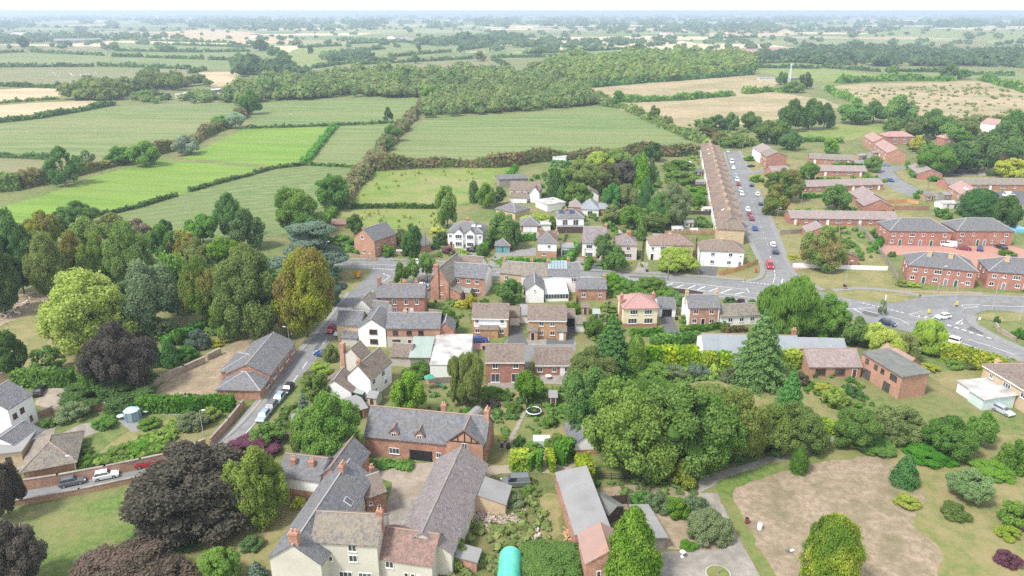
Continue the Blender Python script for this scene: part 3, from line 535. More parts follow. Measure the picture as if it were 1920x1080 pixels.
# ------------------------------------------------------------ walls and fences
def wallrun(px, h, th, mat, label, name='brick_wall', coping='concrete', cat='wall', group=None, z0=0):
    pts = PL(px); e = empty(name, pts[0]); m = MB(); cp = MB(); P0 = pts[0]
    for a, b in zip(pts, pts[1:]):
        d = (b-a).normalized(); n = Vector((-d.y, d.x, 0))*th/2; a2, b2 = a-P0-d*th*.45, b-P0+d*th*.45
        m.prism([(a2-n)[:2], (b2-n)[:2], (b2+n)[:2], (a2+n)[:2]], z0, h)
        if coping: n2 = n*1.25; cp.prism([(a2-n2)[:2], (b2-n2)[:2], (b2+n2)[:2], (a2+n2)[:2]], h+.002, h+.09)
    m.build('wall_face', mat, e)
    if coping: cp.build('coping', coping, e)
    return tag(e, label, cat, group)
def fence(px, h, mat, label, bay=1.83, name='panel_fence', rails=False, cat='fence', group=None):
    pts = PL(px); e = empty(name, pts[0]); P0 = pts[0]
    for a, b in zip(pts, pts[1:]):
        l = (b-a).length; n = max(1, round(l/bay)); d = (b-a)/l; rz = math.atan2(d.y, d.x); w_ = l/n
        for i in range(n):
            p = a+d*(i+.5)*w_-P0
            if rails:
                for zz in (.35, .8, 1.2): o = link('rail', cached(('rail', mat), lambda: MB().box(-.5, .5, -.03, .03, -.05, .05).mesh('rail', mat)), e); o.location = (p.x, p.y, zz*h/1.3); o.scale = (w_, 1, 1); o.rotation_euler = (0, 0, rz)
            else:
                def pm():
                    m = MB().box(-.5, .5, -.02, .02, .06, 1)
                    for k in range(6): m.box(-.5, .5, -.035, -.02, .08+k*.155, .08+k*.155+.12)
                    return m.mesh('panel', mat)
                o = link('panel', cached(('panel', mat), pm), e); o.location = p; o.scale = (w_-.1, 1, h*random.uniform(.96, 1.02)); o.rotation_euler = (0, 0, rz)
            q = a+d*i*w_-P0; po = link('post', cached(('post', mat), lambda: MB().box(-.05, .05, -.05, .05, 0, 1).mesh('post', mat)), e); po.location = q; po.scale = (1, 1, h*1.05); po.rotation_euler = (0, 0, rz)
    return tag(e, label, cat, group)
# ------------------------------------------------------------ cars
def car_proto(kind):
    L_, W, hb, ht = {'hatch': (4.0,1.74,.92,1.46), 'saloon': (4.5,1.8,.9,1.42), 'suv': (4.4,1.86,1.02,1.66), 'van': (5.0,1.95,1.15,1.98), 'estate': (4.6,1.82,.94,1.48)}[kind]
    a = L_/2; bon = {'hatch': .30, 'saloon': .29, 'suv': .28, 'van': .22, 'estate': .28}[kind]; bt = {'hatch': .02, 'saloon': .2, 'suv': .03, 'van': .01, 'estate': .02}[kind]
    xb, xr = a-L_*bon, -a+L_*bt; xt0, xt1 = xb-L_*(.13 if kind != 'van' else .10), xr+L_*(.09 if kind not in ('van', 'suv') else .04)
    prof = [(-a+.06,.28),(-a,.5),(-a+.03,hb-.18),(-a+.1,hb-.03),(xr,hb),(xb,hb),(a-.35,hb-.13),(a-.06,hb-.33),(a,.5),(a-.1,.26)]
    m = MB(); n = len(prof); V = []; ys = [(-W/2,.93),(-W/2+.1,1),(W/2-.1,1),(W/2,.93)]
    for y, k in ys: V += [(x*(1-(1-k)*.25), y, .26+(z-.26)*(k if z > .6 else 1)) for x, z in prof]
    F = [tuple(range(n)), tuple(range(4*n-1, 3*n-1, -1))]
    for j in range(3): F += [(j*n+(i+1)%n, j*n+i, (j+1)*n+i, (j+1)*n+(i+1)%n) for i in range(n)]
    m.add(V, F); k = W/2-.1; kt = W/2-.26
    base = [(xb,k),(xr,k),(xr,-k),(xb,-k)]; tp = [(xt0,kt),(xt1,kt),(xt1,-kt),(xt0,-kt)]
    m.add([(x*.985,y*.97,hb-.02) for x,y in base]+[(x*.985,y*.97,ht-.06) for x,y in tp]+[(x*.94+.0,y*.86,ht) for x,y in tp], [(0,1,5,4),(1,2,6,5),(2,3,7,6),(3,0,4,7),(4,5,9,8),(5,6,10,9),(6,7,11,10),(7,4,8,11),(8,9,10,11)])
    body = m.mesh('body', 'car_white', False); gl = []
    def lerp(p, q, t): return tuple(p[i]+(q[i]-p[i])*t for i in range(3))
    B3 = [(x,y*1.0,hb) for x,y in base]; T3 = [(x,y*1.0,ht-.07) for x,y in tp]
    for nm, i, j in (('windscreen',3,0),('rear_window',1,2),('side_window',0,1),('side_window',2,3)):
        if kind == 'van' and nm == 'side_window':         # only the cab has side glass
            f0 = .66 if i == 0 else 0; f1 = 1 if i == 0 else .34; f0, f1 = (0, .34) if i == 0 else (.66, 1)
        else: f0, f1 = .05, .95
        p, q = lerp(B3[i], B3[j], f0), lerp(B3[i], B3[j], f1); P, Q = lerp(T3[i], T3[j], f0), lerp(T3[i], T3[j], f1)
        q4 = [lerp(p, P, .1), lerp(q, Q, .1), lerp(q, Q, .96), lerp(p, P, .96)]; cx = Vector((sum(v[0] for v in q4)/4, sum(v[1] for v in q4)/4, 0)); nrm = (Vector(q4[1])-Vector(q4[0])).cross(Vector(q4[3])-Vector(q4[0])).normalized(); nrm *= (1 if nrm.dot(cx-Vector(((xt0+xt1)/2,0,0))) > 0 else -1)
        gl.append((nm, MB().add([Vector(v)+nrm*.012 for v in q4]+[Vector(v)-nrm*.05 for v in q4], [(0,1,2,3),(7,6,5,4),(0,4,5,1),(1,5,6,2),(2,6,7,3),(3,7,4,0)]).mesh(nm, 'glass')))
    wy = W/2-.1; wh = [(x, y) for x in (a-.78, -a+.75) for y in (wy, -wy)]
    tyre = cached('tyre', lambda: MB().tube((0,-.11,0), (0,.11,0), .32, .32, 14).mesh('wheel', 'tyre', False)); rim = cached('rim', lambda: MB().tube((0,-.125,0), (0,.125,0), .2, .2, 10).mesh('rim', 'rim'))
    lights = [('headlight', a-.07, y, hb-.3, 'lamp_clear') for y in (W/2-.28, -W/2+.28)]+[('tail_light', -a+.02, y, hb-.22, 'lamp_red') for y in (W/2-.22, -W/2+.22)]
    return body, gl, wh, tyre, rim, lights
def car(px, toward, kind, col, label, det=2, group=None, name=None):
    body, gl, wh, tyre, rim, lights = cached(('car', kind), lambda: car_proto(kind)); p = G(*px, .02); q = G(*toward, .02); d = q-p
    e = empty(name or ('parked_car' if det < 3 else 'car'), p, math.atan2(d.y, d.x)); link('body', body, e, 'car_'+col)
    for nm, me in gl: link(nm, me, e)
    for x, y in wh:
        o = link('wheel', tyre, e); o.location = (x, y, .32)
        if det > 1: link('rim', rim, o)
    if det > 1:
        for nm, x, y, z, mt in lights: o = link(nm, cached((nm,), lambda: MB().box(-.09, .09, -.17, .17, -.08, .08).mesh(nm, mt)), e); o.location = (x, y, z)
    return tag(e, label, 'van' if kind == 'van' else 'car', group)
def lamp_post(px, h, label, side=1, name='street_lamp', group=None, col='steel'):
    p = G(*px); e = empty(name, p); MB().tube((0,0,0), (0,0,1.2), .1, .1, 8).build('base', col, e); MB().tube((0,0,1.2), (0,0,h), .07, .045, 8).build('column', col, e)
    MB().tube((0,0,h), (side*.9,-.1,h+.18), .035, .03, 6).build('arm', col, e); MB().prism([(side*.8-.32,-.2),(side*.8+.32,-.2),(side*.8+.32,.02),(side*.8-.32,.02)], h+.12, h+.27).build('lantern', 'lamp_clear', e)
    return tag(e, label, 'street lamp', group)
def pole(px, h, label, arm=True, name='telegraph_pole'):
    p = G(*px); e = empty(name, p); MB().tube((0,0,0), (0,0,h), .16, .1, 8).build('post', 'pole_wood', e)
    if arm: MB().box(-.6, .6, -.06, .06, h-.5, h-.38).build('crossarm', 'pole_wood', e)
    return tag(e, label, 'utility pole')
# ------------------------------------------------------------ the land
def ground_material():
    m = nmat('ground', (.095,.145,.038), (.165,.19,.06), .5, c3=(.225,.19,.09), scale3=.07, bump=.5, bscale=3, lo=.4, hi=.6)
    t = m.node_tree; N, L = t.nodes, t.links; b = N['Principled BSDF']; near = b.inputs['Base Color'].links[0].from_socket
    geo = N.new('ShaderNodeNewGeometry'); mp = N.new('ShaderNodeMapping'); mp.inputs['Scale'].default_value = (1/620, 1/310, 1); L.new(geo.outputs['Position'], mp.inputs[0])
    v = N.new('ShaderNodeTexVoronoi'); v.distance = 'CHEBYCHEV'; v.inputs['Randomness'].default_value = .8; v.inputs['Scale'].default_value = 1; L.new(mp.outputs[0], v.inputs['Vector'])
    sp = N.new('ShaderNodeSeparateColor'); L.new(v.outputs['Color'], sp.inputs[0]); r = N.new('ShaderNodeValToRGB'); r.color_ramp.interpolation = 'CONSTANT'
    for i, (p, c_) in enumerate([(0,(.15,.19,.07)),(.2,(.20,.225,.095)),(.38,(.125,.165,.06)),(.52,(.25,.25,.12)),(.66,(.50,.42,.27)),(.82,(.18,.21,.085)),(.92,(.36,.29,.19))]):
        e = r.color_ramp.elements[i] if i < 2 else r.color_ramp.elements.new(p); e.position = p; e.color = (*c_, 1)
    L.new(sp.outputs[0], r.inputs[0]); sx = N.new('ShaderNodeSeparateXYZ'); L.new(geo.outputs['Position'], sx.inputs[0])
    mr = N.new('ShaderNodeMapRange'); mr.inputs[1].default_value = 1380; mr.inputs[2].default_value = 1400; L.new(sx.outputs[1], mr.inputs[0])
    x = N.new('ShaderNodeMix'); x.data_type = 'RGBA'; L.new(mr.outputs[0], x.inputs[0]); L.new(near, x.inputs[6]); L.new(r.outputs[0], x.inputs[7]); L.new(x.outputs[2], b.inputs['Base Color'])
ground_material()
tag(MB().add([(-42000,-400,0),(42000,-400,0),(42000,42000,0),(-42000,42000,0)], [(0,1,2,3)]).build('ground', 'ground'), kind='structure')
def hill_range():
    m = MB(); n = 90; V = []; 
    for j, (y, k) in enumerate(((15000,0),(17000,.55),(20000,1),(24000,.5),(27000,0))):
        for i in range(n+1):
            x = -26000+52000*i/n; s_ = x/26000; h = (30+22*math.sin(s_*9+1)+14*math.sin(s_*23)+8*math.sin(s_*51+j))*(1.15-.35*s_); V.append((x, y+400*math.sin(i*.7), max(0, h)*k*1.15-1.5))
    m.add(V, [(j*(n+1)+i, j*(n+1)+i+1, (j+1)*(n+1)+i+1, (j+1)*(n+1)+i) for j in range(4) for i in range(n)])
    nmat('hill_land', (.09,.12,.06), (.19,.195,.10), .0035, c3=(.33,.28,.17), scale3=.0012, stretch=(.4,1,1)); return tag(m.build('hills', 'hill_land', None, True), kind='structure')
hill_range()
FZ = [.03]
def field(px, mat, name='field'):
    FZ[0] += .004; return patch(name, px, mat, FZ[0])
# near and middle fields
field([(-60,290),(-60,228),(0,229),(120,211),(212,199),(330,195),(440,195),(474,203),(452,222),(400,244),(340,262),(262,283),(200,290),(100,292)], 'field_green')
field([(-40,295),(60,298),(100,301),(120,325),(70,352),(-40,360)], 'field_brown')
field([(-60,400),(0,388),(80,368),(180,330),(292,300),(340,303),(505,316),(400,346),(265,387),(190,405),(90,420),(-60,420)], 'field_lush')
field([(340,297),(400,270),(457,242),(540,240),(621,237),(600,268),(568,309),(515,311),(430,304)], 'field_lush')
field([(150,432),(200,405),(268,388),(400,347),(512,317),(580,311),(665,314),(700,305),(672,338),(640,368),(605,400),(560,440),(300,455)], 'field_maize')
field([(462,240),(474,215),(490,190),(640,184),(792,179),(801,192),(778,218),(740,231),(620,236)], 'field_corn')
field([(588,309),(610,270),(632,236),(736,230),(722,258),(690,297),(664,313)], 'field_corn')
field([(722,301),(750,270),(790,228),(806,221),(980,212),(1135,199),(1165,205),(1240,236),(1322,268),(1310,290),(1180,292),(1000,296),(860,302)], 'field_corn')
field([(640,392),(668,360),(702,322),(830,318),(956,314),(925,350),(885,382),(820,388)], 'field_pasture', 'meadow')
field([(600,432),(640,393),(820,392),(826,428),(700,432)], 'field_pasture', 'meadow')
field([(1108,166),(1200,156),(1300,149),(1410,141),(1462,152),(1440,172),(1545,186),(1585,203),(1490,199),(1470,212),(1380,216),(1240,222),(1176,196)], 'field_scrub')
field([(1160,205),(1250,190),(1330,185),(1450,200),(1500,218),(1380,235),(1280,240)], 'field_scrub')
field([(1538,163),(1620,157),(1860,151),(1960,180),(1990,232),(1850,232),(1770,230),(1690,205),(1590,190)], 'field_scrub')
field([(1405,130),(1480,128),(1545,128),(1700,146),(1640,152),(1560,154),(1490,152)], 'field_pasture')
field([(1420,124),(1500,119),(1700,128),(1960,140),(1960,152),(1800,146),(1560,127)], 'field_green')
field([(1470,242),(1540,236),(1664,226),(1660,250),(1580,266),(1490,262)], 'field_pasture')
field([(-40,170),(60,165),(114,167),(112,186),(40,191),(-40,196)], 'field_straw')
field([(-40,201),(60,193),(170,189),(212,193),(120,206),(0,224),(-40,230)], 'field_straw')
# far fields
for px, mt in [([(-40,134),(90,126),(200,127),(356,131),(388,143),(270,158),(160,166),(80,163),(-40,160)],'field_brown'), ([(372,136),(452,134),(430,162),(398,163)],'field_straw'), ([(-40,104),(200,101),(356,112),(446,111),(440,131),(356,128),(180,125),(-40,126)],'field_green'),
    ([(205,79),(470,88),(510,95),(524,108),(440,109),(215,99)],'field_green'), ([(-40,84),(196,88),(204,102),(-40,101)],'field_brown'), ([(530,128),(548,95),(570,88),(640,85),(660,100),(690,116),(600,128)],'field_pasture'), ([(600,128),(700,112),(920,112),(950,131),(780,133)],'field_brown'), ([(640,84),(760,79),(930,80),(900,96),(720,104),(660,100)],'field_green'),
    ([(250,68),(372,54),(470,60),(560,74),(560,83),(440,80),(300,74)],'field_straw'), ([(660,73),(900,69),(905,81),(800,82)],'field_plough'), ([(930,100),(1080,94),(1250,96),(1180,106),(1010,110),(940,112)],'field_green'), ([(1060,94),(1040,80),(1120,80),(1180,92)],'field_pasture'), ([(860,94),(1000,80),(1040,82),(1050,94),(930,99)],'field_green'),
    ([(1330,62),(1490,52),(1490,66),(1420,70),(1330,72)],'field_straw'), ([(1540,50),(1660,52),(1660,58),(1560,58)],'field_plough'), ([(1375,90),(1490,88),(1480,99),(1400,97)],'field_plough'), ([(1560,70),(1700,55),(1900,58),(1960,70),(1960,80),(1700,68)],'field_pasture'), ([(1740,78),(1850,76),(1850,88),(1750,87)],'field_brown'), ([(1830,50),(1960,48),(1960,54),(1840,55)],'field_straw'),
    ([(1280,30),(1500,22.9),(1700,27),(1500,33)],'field_straw'), ([(330,40),(520,36),(560,40),(420,44)],'field_straw'), ([(80,34),(190,31),(240,38),(130,42)],'field_straw'), ([(1160,52),(1300,54),(1290,58),(1200,58)],'field_straw'), ([(120,38),(200,37),(196,41),(120,43)],'field_straw'), ([(1360,58),(1460,57),(1450,62),(1370,63)],'field_plough')]:
    field(px, mt)
# roads
road = patch('road', smooth([(560,489),(640,489),(720,489.5),(800,493),(880,499),(960,504),(1100,509),(1200,514),(1300,520),(1390,527),(1440,532)],3)+[(1500,540)]+smooth([(1545,549),(1600,559),(1660,568),(1703,563),(1725,558),(1784,555.5),(1850,556),(1925,560),(1990,566)],3)
   +smooth([(1990,598),(1925,588),(1870,582),(1841,584),(1826,592),(1832,606),(1856,620),(1887,637),(1930,655),(2000,690)],3)+smooth([(2000,738),(1930,705),(1900,692),(1840,668),(1760,640),(1690,619),(1600,600),(1530,589),(1480,582),(1420,572),(1330,556),(1260,545),(1200,537),(1100,530),(960,522),(830,513),(740,506.5),(640,503),(560,503)],3), 'asphalt', .020)
side = patch('side_road', [(1362,284),(1384,283)]+smooth([(1392,300),(1404,323),(1418,355),(1440,407),(1462,465),(1475,500),(1490,520),(1520,546)],3)+smooth([(1400,531),(1432,522),(1436,505),(1424,480),(1412,455),(1395,417),(1377,350)],3), 'asphalt', .024)
patch('side_road', [(1403,322),(1425,318),(1470,312),(1470,316),(1440,323),(1412,331)], 'asphalt', .028)
estate = patch('estate_road', smooth([(1640,316),(1650,310),(1680,311),(1705,310),(1760,306),(1840,312),(1850,318),(1770,314),(1706,316),(1680,320),(1676,324),(1690,337),(1720,353),(1770,367),(1760,374),(1700,366),(1668,350),(1650,334)],2), 'asphalt', .020)
street = patch('village_street', smooth([(700,503),(664,540),(640,565),(613,602),(580,640),(530,695),(490,752),(443,803),(403,841),(330,868),(262,881.5),(112,909),(20,926),(-60,938)],4)+smooth([(-60,958),(32,941),(150,921),(262,897),(350,885),(428,852),(463,812),(500,770),(548,722),(585,684),(628,630),(664,588),(690,558),(712,538),(755,522),(830,512)],4), 'asphalt', .026)
patch('car_park', [(735,540),(800,512),(825,520),(806,560),(740,548)], 'tarmac_dark', .029)
patch('driveway', [(700,497),(722,470),(745,470),(728,496)], 'asphalt', .022)
for nm, px, mt, z in [('cul_de_sac', [(935,655),(955,632),(990,636),(1060,637),(1080,640),(1080,658),(1000,668),(985,700),(984,660),(895,652),(882,676),(870,660),(884,648)], 'asphalt', .02), ('driveway', [(888,628),(862,652),(905,656),(922,640)], 'red_paving', .04), ('driveway', [(958,612),(975,610),(990,646),(950,648)], 'tarmac_dark', .044), ('driveway', [(1062,612),(1078,612),(1076,645),(1024,645),(1026,632),(1060,630)], 'tarmac_dark', .048), ('forecourt', [(990,638),(1024,636),(1024,648),(990,648)], 'concrete', .052),
    ('driveway', [(1238,594),(1260,594),(1276,627),(1246,629)], 'tarmac_dark', .04), ('driveway', [(1310,500),(1345,500),(1342,520),(1308,518)], 'tarmac_dark', .04), ('driveway', [(1083,482),(1095,482),(1094,505),(1066,502)], 'concrete', .04), ('driveway', [(1105,492),(1130,490),(1128,510),(1096,508)], 'tarmac_dark', .044), ('driveway', [(1198,492),(1216,492),(1212,512),(1190,510)], 'concrete', .045), ('driveway', [(870,462),(905,466),(900,492),(880,490)], 'footway', .04), ('driveway', [(930,474),(1005,464),(1005,480),(945,480),(925,500),(915,494)], 'footway', .043),
    ('driveway', [(975,428),(1012,430),(1008,446),(980,448)], 'concrete', .043), ('parking_court', [(1648,460),(1900,462),(1960,480),(1900,496),(1840,500),(1830,505),(1740,480),(1660,478)], 'red_paving', .03), ('driveway', [(1484,494),(1520,490),(1530,502),(1490,506)], 'red_paving', .04), ('parking_area', [(1765,318),(1820,316),(1836,328),(1780,330)], 'tarmac_dark', .034), ('forecourt', [(1825,322),(1860,320),(1866,330),(1838,330)], 'concrete', .034), ('parking_area', [(1860,360),(1930,358),(1930,385),(1868,382)], 'tarmac_dark', .034),
    ('forecourt', [(1560,300),(1630,290),(1640,310),(1600,308)], 'footway', .03), ('yard', [(272,744),(380,668),(497,625),(520,640),(432,700),(402,742)], 'dry_earth', .03), ('forecourt', [(66,760),(84,725),(150,722),(152,742),(100,764)], 'gravel_yard', .03), ('lane', [(28,880),(60,840),(150,796),(185,790),(200,805),(140,826),(110,850),(60,890)], 'concrete', .03), ('patio', [(68,800),(105,798),(100,822),(50,850)], 'concrete', .034), ('patio', [(208,780),(260,775),(280,800),(250,812)], 'footway', .034), ('path', [(300,773),(345,772),(345,778),(300,778)], 'concrete', .04),
    ('yard', [(690,872),(770,868),(850,868),(905,870),(960,872),(1100,868),(1100,884),(935,900),(860,905),(810,905),(790,935),(800,985),(730,985),(728,940),(735,905),(690,892)], 'gravel_yard', .03), ('concrete_yard', [(728,934),(800,938),(795,990),(725,985)], 'concrete', .036), ('garden_path', [(985,765),(990,768),(958,830),(950,830)], 'concrete', .05), ('patio', [(915,718),(985,718),(990,728),(915,728)], 'concrete', .05), ('patio', [(1012,704),(1075,704),(1075,722),(1015,720)], 'concrete', .05),
    ('drive', [(1310,895),(1420,865),(1500,835),(1545,815),(1580,818),(1520,850),(1430,880),(1350,905),(1310,925)], 'concrete', .04), ('drive', [(1310,924),(1345,925),(1380,1000),(1430,1090),(1370,1090),(1350,1010)], 'concrete', .044), ('bare_lawn', [(1366,928),(1378,908),(1440,886),(1520,864),(1600,846),(1668,860),(1688,900),(1735,930),(1712,985),(1762,1035),(1728,1115),(1560,1115),(1462,1110),(1440,1070),(1400,990)], 'bare_lawn', .034), ('grass_strip', [(1342,915),(1352,900),(1400,882),(1500,856),(1600,838),(1640,850),(1520,872),(1440,893),(1386,914),(1372,930),(1404,992),(1448,1072),(1466,1110),(1440,1110),(1420,1060),(1380,990)], 'lawn', .05), ('bare_ground', [(1110,920),(1250,905),(1320,930),(1365,1030),(1240,1025),(1160,965)], 'dry_earth', .03), ('terrace', [(1240,1035),(1360,1030),(1375,1100),(1230,1100)], 'concrete', .04),
    ('rough_grass', [(850,905),(1040,890),(1090,1040),(1050,1100),(820,1100),(870,990)], 'weeds', .034), ('mown_strip', [(1014,930),(1044,930),(1050,1000),(1016,1005)], 'dry_lawn', .05), ('bare_ground', [(870,958),(980,965),(975,985),(900,1000),(880,985)], 'dry_earth', .05), ('lawn', [(20,985),(100,960),(250,925),(330,960),(240,1100),(60,1100)], 'lawn', .03), ('lawn', [(455,990),(560,935),(580,960),(520,1090),(400,1100)], 'dry_lawn', .03), ('lawn', [(160,870),(240,810),(345,785),(360,795),(300,850),(220,868)], 'dry_lawn', .03), ('lawn', [(0,625),(80,560),(200,620),(360,600),(330,630),(250,660),(140,690),(0,690)], 'dry_lawn', .03), ('churchyard', [(-40,570),(70,545),(85,570),(0,612),(-40,620)], 'dry_earth', .034),
    ('garden', [(1175,722),(1480,715),(1560,760),(1560,790),(1420,800),(1250,770)], 'dry_lawn', .03), ('garden', [(1735,700),(1830,690),(1840,720),(1790,735)], 'dry_lawn', .03), ('garden', [(1660,850),(1960,830),(1990,1100),(1640,1100)], 'dry_lawn', .026), ('garden', [(880,590),(955,585),(950,605),(895,605)], 'lawn', .03), ('garden', [(640,510),(690,508),(688,520),(655,548),(640,540)], 'dry_lawn', .034), ('lawn', [(920,640),(942,640),(940,646),(920,646)], 'lawn', .056), ('garden', [(840,720),(980,735),(960,830),(930,840),(860,760)], 'dry_lawn', .03), ('garden', [(1000,810),(1070,800),(1060,830),(1000,835)], 'dry_lawn', .03),
    ('verge', [(1500,512),(1670,508),(1690,540),(1960,552),(1960,556),(1760,553),(1690,556),(1570,543),(1520,535)], 'dry_lawn', .03), ('traffic_island_grass', smooth([(1562,547),(1600,545),(1660,551),(1706,562),(1665,568),(1610,563),(1568,555)],3), 'dry_lawn', .05), ('verge', smooth([(1835,590),(1870,586),(1960,590),(1960,606),(1850,600)],2), 'dry_lawn', .05), ('verge', [(1180,508),(1300,512),(1395,520),(1405,526),(1300,519),(1180,513)], 'dry_lawn', .034), ('verge', [(1465,470),(1520,462),(1540,488),(1500,490),(1482,488)], 'dry_lawn', .034), ('green', [(1440,380),(1490,372),(1690,376),(1690,386),(1480,392),(1450,392)], 'dry_lawn', .03), ('green', [(1400,330),(1445,320),(1470,345),(1455,365),(1425,360)], 'dry_lawn', .03), ('green', [(1678,322),(1710,320),(1790,352),(1780,364),(1720,350),(1690,335)], 'dry_lawn', .03), ('green', [(1820,308),(1900,310),(1910,330),(1870,328)], 'dry_lawn', .03)]:
    patch(nm, px, mt, z)
for px in ([(1392,292),(1500,300),(1640,322),(1700,372),(1690,424),(1490,432),(1448,412),(1408,335)], [(1448,430),(1560,436),(1640,470),(1662,500),(1500,500),(1470,470)], [(1690,305),(1780,318),(1900,312),(1940,345),(1780,366),(1700,340)]): patch('estate_grass', px, 'dry_lawn', .012)
# footways with kerbs
for px, w_ in [([(653,549),(613,600),(578,640),(526,698),(486,752),(440,803),(398,838)], 1.5), ([(560,485),(700,486),(800,489),(900,497),(1000,503),(1100,506)], 1.6), ([(1100,506),(1200,511),(1300,517),(1395,525)], 1.6), ([(1386,283),(1408,325)], 1.6), ([(1420,355),(1443,407),(1466,465),(1480,500),(1500,522),(1545,545)], 1.8), ([(1358,285),(1391,417),(1408,455),(1420,480),(1430,505),(1424,520),(1400,528)], 1.6), ([(735,512),(830,516),(960,526),(1095,534)], 1.3), ([(1725,556),(1784,553.5),(1850,554),(1960,560)], 1.6), ([(1560,545),(1620,541),(1700,549),(1725,556)], 1.8), ([(1825,592),(1822,604),(1850,624),(1890,644),(1960,672)], 2.2)]:
    ribbon('footway', px, w_, 'footway', .115, h=.12)
for px in ([(652,550.5),(612,602),(579,641),(527,699),(488,752.5),(441.5,803.5),(400,839.5)], [(1240,540),(1330,553),(1420,569),(1480,579),(1560,591)]):
    ribbon('kerb', px, .18, 'kerb_stone', .13, h=.13)
# painted markings
dashes(road, [(565,496),(720,496.5),(800,500)], 4, 2, .15); dashes(road, [(700,503.5),(745,506)], .6, .35, .35, name='give_way_dash'); dashes(road, [(815,503),(960,512.5),(1100,519),(1210,524)], 4, 2, .15)
dashes(street, [(700,545),(660,583),(613,636),(575,680),(545,722)], 3, 3.2, .14); line(street, [(560,664),(530,700),(494,752),(446,803),(407,840)], .14, 'yellow_paint'); line(street, [(485,785),(465,808),(436,842)], .1)
line(street, [(732,517),(722,525),(708,533)], .15); dashes(street, [(718,513),(728,517)], 1.2, .6, .3, name='give_way_dash')
line(street, [(60,936.5),(150,920),(258,897.5)], .12)
HX = [((1205,527),(1255,527)),]
line(road, [(1105,520),(1200,526),(1300,532),(1400,543)], .15); line(road, [(1105,525),(1200,532),(1300,543),(1400,557),(1455,565)], .15); line(road, [(1400,540.5),(1405,549)], .15, sm=0)
for a, b in (((1262,531),(1248,536)), ((1282,534),(1268,539)), ((1304,535),(1290,541)), ((1322,537),(1308,543.5)), ((1346,540),(1330,546)), ((1372,542),(1352,549)), ((1395,548),(1378,552))): line(road, [a, b], .3, name='hatching_stroke', sm=0)
dashes(road, [(1392,528),(1480,537)], .6, .4, .3, name='give_way_dash'); dashes(road, [(1410,549),(1470,556),(1540,568)], 4, 2.5, .15); dashes(road, [(1425,560),(1480,568)], 4, 3, .15)
dashes(road, [(1616,568),(1660,578),(1700,588)], .8, .5, .3, name='give_way_dash'); dashes(road, [(1776,609),(1835,628),(1890,644)], 1.0, .8, .45, name='give_way_dash')
line(road, [(1640,577),(1602,578.5),(1624,593),(1600,579)], .16, sm=0); line(road, [(1580,580),(1602,578.5)], .16, sm=0); dashes(road, [(1608,578),(1660,592)], 6, 3, .15); dashes(road, [(1655,590),(1690,600),(1705,609)], 5, 2, .15); dashes(road, [(1770,622),(1802,633)], 6, 2, .15); dashes(road, [(1815,636),(1860,650),(1915,670)], 5, 3, .15); dashes(road, [(1770,650),(1830,668),(1900,690)], 4, 3, .15); dashes(road, [(1800,642),(1840,656)], 6, 1, .22); 
line(road, [(1704,590),(1730,583),(1745,601),(1704,590)], .18, sm=0); line(road, [(1745,598),(1754,593)], .18, sm=0); line(road, [(1722,594),(1728,588)], .25, name='hatching_stroke', sm=0); line(road, [(1734,597),(1738,590)], .25, name='hatching_stroke', sm=0)
line(road, [(1803,572),(1838,571.5),(1832,575),(1806,578),(1803,572)], .18, sm=0); dashes(road, [(1842,573),(1880,574),(1920,575)], 8, 3, .18); line(road, [(1792,607),(1806,599),(1803,608),(1792,607)], .3, name='give_way_triangle', sm=0)
line(side, [(1464,534),(1468,522),(1471,532),(1464,534)], .3, name='give_way_triangle', sm=0); dashes(side, [(1444,480),(1452,505),(1453,520)], 2.5, 1.5, .15); line(side, [(1453,520),(1448,535)], .15, sm=0); dashes(side, [(1400,350),(1420,405),(1440,460)], 1.5, 6, .1)
patch('traffic_island', [(1715,591),(1735,583),(1775,578),(1780,584),(1748,594)], 'footway', .14, h=.14)

for px in ([(1180,517),(1250,521),(1249,524),(1180,520)], [(1500,566),(1540,572),(1536,578),(1496,572)], [(1620,583),(1650,590),(1644,595),(1614,588)], [(1820,612),(1850,622),(1842,628),(1812,617)], [(900,506),(930,508),(929,512),(899,510)], [(590,492),(640,492),(640,494),(590,494)]): patch('road_repair', px, 'tarmac_dark', .0275, parent=road)
for px in ([(588,655),(600,640),(606,643),(594,658)], [(500,752),(516,734),(522,737),(506,756)], [(180,908),(215,902),(216,907),(182,913)]): patch('road_repair', px, 'tarmac_dark', .0285, parent=street)
# ------------------------------------------------------------ the farm at the bottom
h = House('cream rendered farmhouse with slate roofs round a yard, nearest house to the camera', 'farmhouse', RR((596,961),(716,968),9.0,6.6), 6.8, 2.3, 'x', 'render_cream', 'tile_grey', 'ridge_brown', F='l.17@3.6 w.62@5.5 w.62@3.7 m.13@.6 W.48@.7 W.78@.7', chim=[(.97,.5,.9,.9,.7)], oh=.25)
fx = RR((549,1022),(655,863),8.0,7.4); 
def local(hh, w):                                        # a point of the place in a house's own axes
    v = Matrix.Rotation(-hh.e.rotation_euler.z, 3, 'Z') @ (w-hh.e.location); return v
h2 = House('long slate roofed farmhouse wing running back beside the lawn', 'farmhouse_wing', fx, 5.3, 2.7, 'x', 'render_cream', 'slate', 'ridge_grey', F='s.62@3 s.78@3', L_='', chim=[(.03,.5,1.7,.9,1.3,'brick_old',2),(.86,.5,1.2,1.3,.8,'brick_old',3)])
h2.onroof('F', .62, .25, 1.0, 1.3, 'glass', 'skylight', 'upvc')
h2b = House('brick rear wing with small tiled roof facing the farm yard', 'rear_wing', AB((690,975),(726,962),6), 4.2, 1.6, 'x', 'brick_old', 'tile_brown', 'ridge_grey', F='s.2@2.6 n.6@1', R_='n.3@1.5 n.7@1.2', chim=[(.9,.8,.3,.6,.6)])
